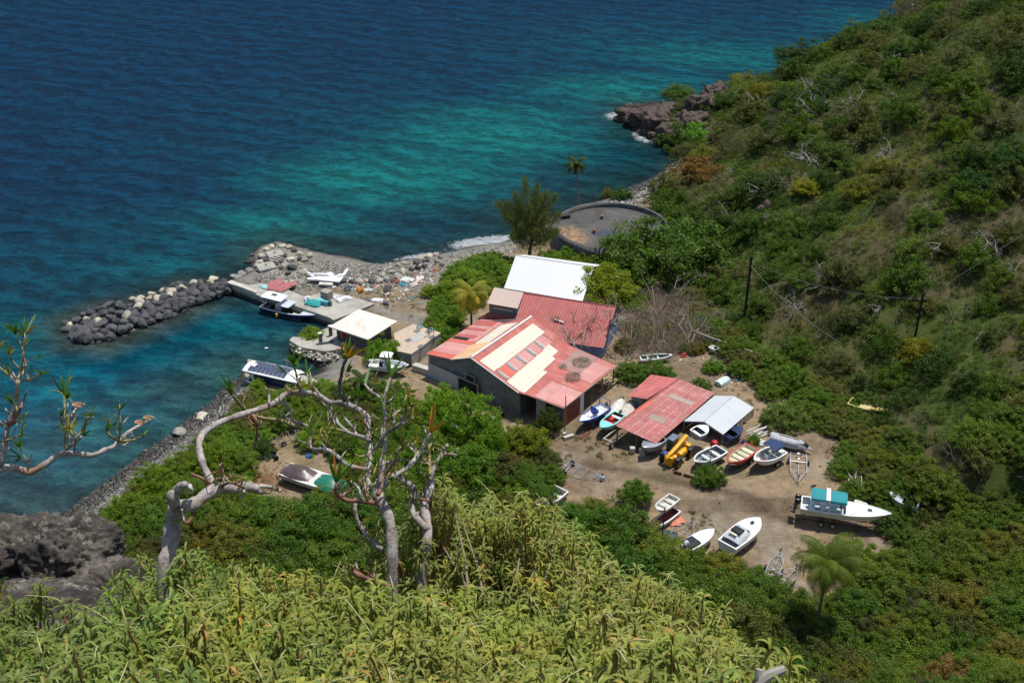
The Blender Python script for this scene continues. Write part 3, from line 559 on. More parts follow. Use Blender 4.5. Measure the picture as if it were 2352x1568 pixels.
for (x,y,lab,z) in((964,751,'pale blue hose ring lying flat on the tan cistern top',3.02),(988,757,'blue hose ring round the rusty bars on the cistern',3.02)):
    p=G(x,y,z);m2=MB();m2.tube([(.38*math.cos(t),.38*math.sin(t),.06) for t in np.linspace(0,2*math.pi,25)],.045,6);m2.tube([(.31*math.cos(t),.31*math.sin(t),.10) for t in np.linspace(0,2*math.pi,25)],.03,6);o=m2.build('hose_ring',mat('hose_blue',(.14,.32,.44),.5),None,True);o.location=p;tag(o,lab,'hose','hose rings on the cistern')
for (x0,y0,y1,lab) in((986,722,783,'thicker rusty reinforcing bar rising over the cistern'),(997,729,790,'thin rusty reinforcing bar beside the thicker one')):
    p=G(x0,y1,2.2);m2=MB();m2.tube([(0,0,0),(0,0,3.0 if x0<990 else 3.1)],.07 if x0<990 else .04,6);m2.lathe([(.02,0),(.09,.05),(.09,.15),(.02,.2)],(0,0,3.0),8);o=m2.build('rebar_post',RUST,None);o.location=p;tag(o,lab,'post')
# low white wall in front of the cistern
lw=[G(946,838,1.9),G(1030,873/1.0-12,1.9),G(1034,846,1.9),G(1010,828,1.9),G(952,824,1.9)]
o=extrude('low_wall',LCONC,None,[G(946,838,2)[:2],G(993,853,2)[:2],G(1000,846,2)[:2],G(955,832,2)[:2]],.9,2.0);tag(o,'low whitewashed wall below the cistern','wall')
o=extrude('ramp_wall',LCONC,None,[G(1006,799,2.6)[:2],G(1034,780,2.6)[:2],G(1042,786,2.6)[:2],G(1013,806,2.6)[:2]],.9,2.6);tag(o,'sunlit white wall end behind the cistern','wall')
# --- round tank
tk=thing('round_tank','big round dark concrete tank with puddle on its top','tank')
tc=G(1404,516,4.0);RR=8.1
def ring(r,z,n=72): return [(tc[0]+r*math.cos(2*math.pi*k/n),tc[1]+r*math.sin(2*math.pi*k/n),z) for k in range(n)]
mb=MB();mb.grid([ring(RR,-.5),ring(RR,4.0),ring(RR-.28,4.0),ring(RR-.28,3.3)],close=True);mb.build('wall',CONCD,tk,'full')
q=N('tank_top');c=q.pos();a=q.noise(c,.45,6,.65);b=q.noise(c,.18,4,.5);x=q.ramp(a,(.3,(.035,.034,.033)),(.5,(.070,.067,.063)),(.75,(.12,.115,.105)))
sx=q.n('ShaderNodeSeparateXYZ');q.l(c,sx.inputs[0]);du=q.math('SUBTRACT',sx.outputs[0],float(tc[0]-6.2));dv=q.math('SUBTRACT',sx.outputs[1],float(tc[1]-3.2));dd=q.math('SQRT',q.math('ADD',q.math('MULTIPLY',du,du),q.math('MULTIPLY',q.math('MULTIPLY',dv,dv),.5)));dm=q.ramp(q.math('ADD',q.math('MULTIPLY',dd,.12),q.math('MULTIPLY',a,.4)),(.42,1.),(.62,0.))
x=q.mix(q.math('MULTIPLY',dm,q.ramp(q.noise(c,1.2,6,.8),(.42,0.),(.56,1.))),x,(.34,.20,.09));du=q.math('SUBTRACT',sx.outputs[0],float(tc[0]-1.0));dv=q.math('SUBTRACT',sx.outputs[1],float(tc[1]-1.6));dd=q.math('SQRT',q.math('ADD',q.math('MULTIPLY',q.math('MULTIPLY',du,du),.25),q.math('MULTIPLY',dv,dv)));pm=q.ramp(q.math('ADD',q.math('MULTIPLY',dd,.3),q.math('MULTIPLY',b,.6)),(.52,1.),(.60,0.))
x=q.mix(pm,x,(.05,.05,.055));q.l(x,q.p.inputs['Base Color']);rr=q.n('ShaderNodeMapRange');rr.inputs[3].default_value=.9;rr.inputs[4].default_value=.03;q.l(pm,rr.inputs[0]);q.l(rr.outputs[0],q.p.inputs['Roughness'])
mb=MB();mb.lathe([(RR-.26,3.1),(RR-.26,3.32)],(tc[0],tc[1],0),72);mb.build('top',q.m,tk)
for px,py in((1382,502),(1364,534),(1464,530)):
    p=G(px,py,3.3);m2=MB();m2.lathe([(.16,0),(.16,.35),(.3,.36),(.3,.5),(.05,.52)],p,10);m2.build('vent_pipe',RUST,tk,True)
p=G(1298,497,3.6);mb=MB();mb.box(p,(1.4,.7,.5),R(20));mb.build('hatch',mat('black_hatch',(.03,.03,.035),.8),tk)
# --- quays
q=N('quay_concrete');c=q.pos();a=q.noise(c,.5,6,.7);b=q.noise(c,5,4,.7);x=q.ramp(a,(.3,(.23,.22,.19)),(.5,(.36,.345,.30)),(.7,(.44,.42,.37)));x=q.mix(1.,x,q.ramp(b,(.3,(.8,)*3),(.7,(1.12,)*3)),'MULTIPLY')
g_=q.n('ShaderNodeNewGeometry');sz_=q.n('ShaderNodeSeparateXYZ');q.l(c,sz_.inputs[0]);wetm=q.ramp(q.math('ADD',q.math('MULTIPLY',sz_.outputs[2],.6),q.math('MULTIPLY',q.noise(c,1.5,4,.7),.35)),(.42,1.),(.72,0.));x=q.mix(wetm,x,(.035,.04,.033));q.l(x,q.p.inputs['Base Color']);q.p.inputs['Roughness'].default_value=.85;q.bump(b,.5,.03);QC=q.m
def quay(px,z,label,name='concrete_quay',m=None):
    mb=MB();pts=[G(*p,z) for p in px];n=len(pts);V=[tuple(p) for p in pts]+[(p[0],p[1],-2.5) for p in pts]
    mb.add(V,[tuple(range(n))]+[(i,n+i,n+(i+1)%n,(i+1)%n) for i in range(n)]);o=mb.build(name,m or QC);tag(o,label,'quay');return o
quay([(524,651),(551,662),(600,681),(680,703),(756.4,729),(766,735),(800,722),(860,697),(826,686),(764,671),(740,671),(700,682),(668,668),(640,655),(600,650),(572,655),(545,648)],1.38,'long concrete quay with worn edge where the motor boat is moored')
rp=[(522,650),(528,656),(560,668),(610,685),(612,680),(562,662),(535,650)]
o=extrude('kerb_strip',LCONC,None,[G(*p,1.6)[:2] for p in [(522,647),(528,651),(548,657),(588,672),(592,668),(556,652),(532,643)]],1.385,1.6);tag(o,'broken pale kerb on the end of the long quay','kerb')
quay([(665,781),(672,773),(690,774),(740,757),(770,748),(840,735),(900,745),(895,765),(850,795),(800,800),(745,806),(690,797)],1.3,'short rounded concrete jetty in front of the harbour hut')
quay([(569,824),(585,827),(640,842),(700,862),(735,875),(720,884),(660,872),(580,850),(567,846)],1.05,'sloping concrete slipway beside the solar boat')
# walls at back of the yard
pw=[T(1588,775),T(1640,795),T(1700,815),T(1745,830)]
mb=MB()
for a,b in zip(pw[:-1],pw[1:]): 
    e=b-a;mb.box(((a[0]+b[0])/2,(a[1]+b[1])/2,max(a[2],b[2])+.3),(np.linalg.norm(e[:2]),.2,1.4),math.atan2(e[1],e[0]))
o=mb.build('garden_wall',CONC);tag(o,'low grey block wall across the cleared patch below the hillside','wall')
# ---------------- vegetation ----------------
def quads(P,Nn,rng,a,b,droop=0):
    """leaf quads at P with normals Nn"""
    n=len(P);t=rng.normal(size=(n,3));t-=Nn*(t*Nn).sum(1)[:,None];t/=np.linalg.norm(t,axis=1)[:,None]+1e-9;s=np.cross(Nn,t)
    a=a*(.7+.6*rng.random(n))[:,None];b=b*(.7+.6*rng.random(n))[:,None]
    v=np.stack([P-t*a,P+s*b+Nn*b*.15,P+t*a-Nn*a*.35,P-s*b+Nn*b*.15],1).reshape(-1,3)
    return v,np.arange(4*n).reshape(n,4)
def crown_pts(rng,r,h,ncl,nper,sp,base=.35,flat=.75,lump=.3,top=0):
    """clump centres through an uneven dome, leaves gathered on them"""
    d=rng.normal(size=(ncl,3));d[:,2]=np.abs(d[:,2])*flat+.0;d/=np.linalg.norm(d,axis=1)[:,None]
    rad=(rng.random(ncl)**.45)*(1-lump+2*lump*rng.random(ncl));c=d*rad[:,None]*[r,r,h*(1-base)];c[:,2]+=h*base;c[:,2]-=(np.hypot(c[:,0],c[:,1])/r)**2*h*.18
    cr=sp*(.6+.8*rng.random(ncl));tone=rng.random(ncl)
    i=np.repeat(np.arange(ncl),nper);m=len(i);e=rng.normal(size=(m,3));e/=np.linalg.norm(e,axis=1)[:,None];e*=(rng.random(m)**.5)[:,None]
    e[:,2]*=.65
    P=c[i]+e*cr[i][:,None];Nn=e*.9+rng.normal(size=(m,3))*.55+[0,0,.55];Nn/=np.linalg.norm(Nn,axis=1)[:,None]
    return c,P,Nn,tone[i]
def twigs(mb,rng,base,cs,r0,k=3,mi=0,wig=.1):
    base=np.array(base,float)
    for c in cs:
        c=np.array(c);mid=base+(c-base)*.5+rng.normal(size=3)*wig*np.linalg.norm(c-base);mid[2]-=.05*np.linalg.norm(c-base)
        mb.tube([base,mid,c],[r0,r0*.6,r0*.2],4,mi,False)
def bush_mesh(name,seed,r=1,h=1,ncl=30,nper=40,sp=.3,la=.11,lb=.06,base=.2,twigc=10,tr=.04,mats=None,lump=.3,flat=.75,bare=0):
    rng=np.random.default_rng(seed);c,P,Nn,tn=crown_pts(rng,r,h,ncl,nper,sp,base,flat,lump)
    v,qd=quads(P,Nn,rng,la,lb);rnd=np.repeat(np.clip(tn*.5+rng.random(len(P))*.5,0,1),4)
    mb=MB();twigs(mb,rng,(0,0,-.1),c[:twigc],tr*r)
    if bare:
        for k in range(bare):
            c0=c[rng.integers(len(c))];e=c0+rng.normal(size=3)*sp+[0,0,sp];mb.tube([c0*.6,c0,e],[tr*r*.4,tr*r*.3,tr*r*.1],3,0,False)
    tv=np.array(mb.v);tq=np.array([f for f in mb.f if len(f)==4]);V_=np.vstack([v,tv]);Q_=np.vstack([qd,tq+len(v)])
    mi=np.concatenate([np.zeros(len(qd),int),np.ones(len(tq),int)])
    return npmesh(name,V_,Q_,mats or [M_LEAF,M_TWIG],rnd=np.concatenate([rnd,np.zeros(len(tv))]),mi=mi)
def tree_parts(seed,r,h,ncl,nper,sp,la,lb,base=.45,trunk=.16,lump=.25,flat=.7):
    rng=np.random.default_rng(seed);c,P,Nn,tn=crown_pts(rng,r,h,ncl,nper,sp,base,flat,lump)
    v,qd=quads(P,Nn,rng,la,lb);me=npmesh('crown',v,qd,[M_LEAF],rnd=np.repeat(np.clip(tn*.55+rng.random(len(P))*.45,0,1),4))
    mb=MB();f=np.array([rng.normal()*.1*r,rng.normal()*.1*r,h*base*.75]);mb.tube([(0,0,-.3),f*.5+[.05*r,0,0],f],[trunk,trunk*.75,trunk*.6],8,0)
    idx=rng.permutation(len(c))[:14]
    for i in idx:
        m_=f+(c[i]-f)*.5+rng.normal(size=3)*.08*r;mb.tube([f,m_,c[i]],[trunk*.45,trunk*.28,trunk*.08],5,0,False)
    return me,mb
G_DK=(.042,.082,.007);G_MD=(.080,.135,.011);G_LT=(.130,.185,.018);G_YL=(.205,.190,.016);G_OL=(.108,.115,.028);G_GR=(.115,.110,.080);G_RU=(.19,.11,.03)
def setcol(o,c,rs,j=.18): 
    k=1+rs.uniform(-j,j);o.color=(c[0]*k*(1+rs.uniform(-.12,.12)),c[1]*k,c[2]*k*(1+rs.uniform(-.2,.2)),1)
rs=random.Random(5)
# coarse variants for far slopes, finer for the near ones
BV=[bush_mesh('bush',100+i,1,rs.uniform(.85,1.25),95,80,.21,.036,.021,.12,8,.03,lump=.30) for i in range(6)]
BF=[bush_mesh('bush',150+i,1,rs.uniform(.8,1.1),110,95,.19,.036,.022,.12,10,.03,lump=.25) for i in range(5)]
BS=[bush_mesh('scrub',180+i,1,rs.uniform(.9,1.3),70,40,.28,.034,.014,.1,16,.012,bare=60) for i in range(5)]   # thin, see-through scrub
def dead_mesh(name,seed,n=9,depth=3,r=.05,spread=.8,mats=None,up=.5):
    rng=np.random.default_rng(seed);mb=MB()
    def grow(p,d,ln,rad,k):
        pts=[p];q_=p
        for i in range(3):
            d=d+rng.normal(size=3)*.22;d/=np.linalg.norm(d);q_=q_+d*ln/3;pts.append(q_)
        mb.tube(pts,[rad,rad*.85,rad*.7,rad*.5],4,0,False)
        if k>0:
            for j in range(rng.integers(2,4)):
                s=pts[rng.integers(1,4)];grow(s,d+rng.normal(size=3)*spread,ln*rng.uniform(.5,.8),rad*.5,k-1)
    for i in range(n):
        d=rng.normal(size=3);d[2]=abs(d[2])*up+.35;d/=np.linalg.norm(d);grow(np.array([0,0,0.]),d,rng.uniform(.6,1.),r,depth)
    return npmesh(name,mb.v,[f for f in mb.f if len(f)==4],mats or [M_DEAD])
DM=[dead_mesh('dead_shrub',200+i,rs.randint(3,7),3,.045) for i in range(5)]
M_GREYW=mat('grey_twigs',(.30,.235,.175),.9,0,.3,3)
DG=[dead_mesh('dead_shrub',220+i,8,3,.018,mats=[M_GREYW]) for i in range(4)]
def up_loc(p,dz=0): return (float(p[0]),float(p[1]),float(p[2])+dz)
# hill scatter, spacing grows with distance so that each reads
from collections import defaultdict
def pip0(x,y,P):
    c=False
    for i in range(len(P)):
        (a,b),(d,e)=P[i],P[i-1]
        if (b>y)!=(e>y) and x<(d-a)*(y-b)/(e-b)+a: c=not c
    return c
BL=[(lambda p:sdist(np.array([p[0]]),np.array([p[1]]),CO)[0])]
rng=np.random.default_rng(77);pts=[];grid_=defaultdict(list)
YARD=[tuple(G(*p,1.5)[:2]) for p in [(990,750),(1010,560),(1200,580),(1430,560),(1470,640),(1600,700),(1660,790),(1760,900),(1960,930),(1990,1050),(2060,1180),(2140,1250),(2080,1310),(1700,1330),(1200,1290),(600,1150),(560,1000),(600,880),(760,900),(900,850)]]
def mindist(sp_): return sp_
def scatter(n,reg,spf,seed=0,tries=12000):
    r_=np.random.default_rng(seed);out=[];cell=defaultdict(list)
    xs=r_.uniform(reg[0],reg[1],tries);ys=r_.uniform(reg[2],reg[3],tries);fd=sdist(xs,ys,HP);cs_=sdist(xs,ys,CO)
    zz=hz(xs,ys);pxx,pyy,ff=proj(np.stack([xs,ys,zz],-1))
    for i in range(tries):
        if fd[i]<.6 or cs_[i]<2.2: continue
        if not(-80<pxx[i]<3150 and -60<pyy[i]<1660) or ff[i]<26: continue
        d=spf(ff[i]);k=(int(xs[i]//6),int(ys[i]//6));ok=True
        for a in(-1,0,1):
            for b in(-1,0,1):
                for (x,y) in cell[(k[0]+a,k[1]+b)]:
                    if (x-xs[i])**2+(y-ys[i])**2<d*d: ok=False;break
                if not ok: break
            if not ok: break
        if ok: cell[k].append((xs[i],ys[i]));out.append((xs[i],ys[i],zz[i],ff[i],pxx[i],pyy[i],fd[i],cs_[i]))
        if len(out)>=n: break
    return out
def vis(p,h=1.2):
    """is the point above the ground seen from the camera"""
    o=np.array([0,0,HC]);t=np.linspace(.12,.985,160);q_=o+(np.array([p[0],p[1],p[2]+h])-o)*t[:,None];return not np.any(hz(q_[:,0],q_[:,1])>q_[:,2])
sc=[p for p in scatter(4500,(-70,200,28,310),lambda f:f*.021+.75,1,44000) if p[4]>2440 or vis(p)]
print('SCATTER',len(sc))
KINDB=[('dark green',G_DK),('mid green',G_MD),('fresh green',G_LT),('yellowing',G_YL),('olive',G_OL),('grey brown thinly leaved',G_GR),('rust tinged',G_RU)]
def kindat(x,y,r_):
    a=float(fbm(x/16,y/16,3,61));b=float(fbm(x/7,y/7,3,63));t=a*.6+b*.4+r_.uniform(-.07,.07)
    if t<.34:return 0
    if t<.42:return 1
    if t<.475:return 4
    if t<.53:return 2 if r_.random()<.55 else 1
    if t<.56:return 3
    if t<.60:return 5
    return 6 if r_.random()<.3 else 4
# exactly the 290 largest in the picture stay single bushes, the rest join the undergrowth
rr_=random.Random(9);lst=[]
for p in sc:
    k=kindat(p[0],p[1],rr_);size=(p[3]*.0125+.4)*rr_.uniform(.7,1.35)
    lst.append((size/p[3]*(1 if p[4]<2430 else .01),size,p,k))
lst.sort(key=lambda t:-t[0])
single=lst[:285];restb=lst[285:]
for (_,size,p,k) in single:
    far=p[3]>105;me=rr_.choice(BS if k in(5,) else (BV if far else BF));o=link('bush',me);o.location=up_loc(p,-.15)
    o.rotation_euler=(0,0,rr_.uniform(0,6.28));o.scale=(size*rr_.uniform(.85,1.2),size*rr_.uniform(.85,1.2),size*rr_.uniform(.75,1.1));setcol(o,KINDB[k][1],rr_)
    nm=KINDB[k][0];tag(o,f'{nm} bush on the scrubby hillside','bush',f'{nm} hillside bushes')
def merged(name,items,mats,lab,kind='stuff'):
    """items: (mesh, loc, rz, scale, color) joined as one object with its own colour attribute"""
    VV=[];QQ=[];RR_=[];CC=[];MI=[];o=0;cache={}
    for me,loc,rz,s,colr in items:
        if me.name not in cache:
            v=np.empty(len(me.vertices)*3,np.float32);me.vertices.foreach_get('co',v);v=v.reshape(-1,3);q_=np.empty(len(me.loops),np.int32);me.loops.foreach_get('vertex_index',q_);q_=q_.reshape(-1,4)
            r=np.zeros(len(v),np.float32)
            if 'rnd' in me.attributes: me.attributes['rnd'].data.foreach_get('value',r)
            m=np.empty(len(me.polygons),np.int32);me.polygons.foreach_get('material_index',m);cache[me.name]=(v,q_,r,m)
        v,q_,r,m=cache[me.name];c,s_=math.cos(rz),math.sin(rz);w=np.stack([(v[:,0]*c-v[:,1]*s_)*s,(v[:,0]*s_+v[:,1]*c)*s,v[:,2]*s],-1)+np.array(loc)
        VV.append(w);QQ.append(q_+o);RR_.append(r);CC.append(np.repeat(np.array(colr)[None,:3],len(v),0));MI.append(m);o+=len(v)
    me=npmesh(name,np.vstack(VV),np.vstack(QQ),mats,rnd=np.concatenate(RR_),extra={'lcol':np.vstack(CC)},mi=np.concatenate(MI));ob=link(name,me);tag(ob,lab,None,None,kind);return ob
def leafmat_attr():
    q=N('leaf_mass');r=q.attr('rnd');ca=q.attr('lcol','Color');v=q.ramp(r,(0,(.55,.6,.5)),(.8,(1.1,1.1,1)),(1,(1.5,1.35,1.2)));x=q.mix(1.,ca,v,'MULTIPLY')
    q.l(x,q.p.inputs['Base Color']);q.p.inputs['Roughness'].default_value=.6;q.p.inputs['Specular IOR Level'].default_value=.25
    tr=q.n('ShaderNodeBsdfTranslucent');q.l(q.mix(1.,x,(1.3,1.5,.6),'MULTIPLY'),tr.inputs[0]);ms=q.n('ShaderNodeMixShader');ms.inputs[0].default_value=.38;q.l(q.p.outputs[0],ms.inputs[1]);q.l(tr.outputs[0],ms.inputs[2]);q.l(ms.outputs[0],q.t.nodes['Material Output'].inputs[0]);return q.m
M_LM=leafmat_attr()
SB=[bush_mesh('tuft',300+i,1,.8,14,30,.34,.058,.030,.02,3,.02) for i in range(5)]
items=[]
def jit(c,r_,j=.2): k=1+r_.uniform(-j,j);return (c[0]*k*(1+r_.uniform(-.15,.15)),c[1]*k,c[2]*k)
for (_,size,p,k) in restb[:3200]:
    items.append((rr_.choice(BV if k!=5 else BS) if size/p[3]>.0125 and p[4]<2430 else rr_.choice(SB),up_loc(p,-.1),rr_.uniform(0,6.28),size,jit(KINDB[k][1],rr_)))
tf=scatter(21000,(-70,200,28,310),lambda f:f*.0043+.22,3,150000)
rt=random.Random(3)
for p in tf:
    if float(fbm(p[0]/6,p[1]/6,3,91))>.71: continue
    k=kindat(p[0],p[1],rt);items.append((rt.choice(SB),up_loc(p,-.05),rt.uniform(0,6.28),(p[3]*(.0042 if p[4]<2440 else .006)+.25)*rt.uniform(.6,1.5),jit(KINDB[k][1],rt)))
merged('undergrowth',items,[M_LM,M_TWIG],'low scrub and weeds covering the hillside between the bushes')
wd_=[];rw=random.Random(77)
for P_,n0 in (([(1290,1010),(1330,1000),(1420,1010),(1450,1060),(1300,1050)],40),([(1900,960),(1960,940),(1990,1060),(1940,1100),(1890,1040)],50),([(1640,800),(1760,880),(1800,960),(1700,930),(1620,860)],60),([(1500,1160),(1620,1180),(1700,1290),(1640,1270),(1560,1200)],40),([(1780,1230),(2060,1230),(2080,1290),(1800,1310)],50),([(760,665),(860,660),(960,680),(990,720),(940,730),(860,700)],50),([(840,830),(980,850),(1000,880),(860,880)],30),([(600,1000),(660,1040),(600,1120),(560,1110)],24)):
    k=0
    while k<n0:
        x=rw.uniform(min(a for a,b in P_),max(a for a,b in P_));y=rw.uniform(min(b for a,b in P_),max(b for a,b in P_))
        if pip0(x,y,P_): wd_.append((rw.choice(SB),up_loc(T(x,y),-.04),rw.uniform(0,6.28),rw.uniform(.18,.5),jit(rw.choice([(.12,.13,.03),(.16,.14,.05),(.08,.12,.02)]),rw)));k+=1
merged('weeds',wd_,[M_LM,M_TWIG],'tufts of weeds and dry grass growing round the yard')
# dead white branching shrubs
dl=[(2230,235),(1870,250),(1745,240),(2280,210),(2065,160),(1920,150),(2010,110),(1880,215),(1940,250),(2060,225),(1640,400),(1760,440),(1820,420),(1965,330),(1905,640),(2110,660),(2330,610),(2285,555),(2330,280),(1680,490),(2240,770),(2190,720),(2290,960),(2330,1100),(2200,1060),(1600,640),(2020,700),(2140,480),(2040,370),(1830,700),(2250,400),(2150,560),(1860,360)]
for i,(px,py) in enumerate(dl):
    p=T(px,py+12);f=proj(p)[2];o=link('dead_shrub',DM[i%5] if i%3 else DG[i%4]);o.location=up_loc(p,-.1);o.rotation_euler=(0,0,i*1.3);s=f*.0165*(.7+.5*((i*37)%10)/10);o.scale=(s,s,s*.9)
    tag(o,'bleached leafless shrub among the hillside scrub','dead shrub','bleached dead shrubs on the hillside')
# ---- yard, shore and valley trees placed one by one: (px,py of crown centre, crown radius px, kind, squash, label)
FT_=[tree_parts(400+i,1,1.35,190,95,.155,.028,.017,.30,.045,.2) for i in range(5)]      # unit crowns
FTm=[(a,b.build('trunk',M_BARK)) for a,b in FT_]
for a,b in FTm: C.objects.unlink(b)
def tree(px,py,rp,colr,label,name='leafy_tree',cat='tree',v=0,hs=1.,group=None,zt=None,ground=None):
    # crown centre seen at px,py: walk back so that the trunk stands on the ground below it
    g=T(px,py) if ground is None else T(*ground);rp*=1.14;f=proj(g)[2];r=rp*f/F
    for _ in range(4):
        ch=r*1.35*hs*.62;d=ray(px,py);t=(HC-(g[2]+ch))/-d[2];q_=np.array([0,0,HC])+d*t;g=np.array([q_[0],q_[1],max(float(hz(q_[0],q_[1])),0.)]);f=proj(g)[2];r=rp*f/F
    root=thing(name,label,cat,(float(g[0]),float(g[1]),float(g[2])-.05),v*1.7,group);root.scale=(r,r,r*hs)
    a,b=FTm[v%5];o=link('crown',a,root);setcol(o,(colr[0]*2.05,colr[1]*1.95,colr[2]*.95),rs,.1);t=bpy.data.objects.new('trunk',b.data);C.objects.link(t);t.parent=root;return root
LB=lambda s:s
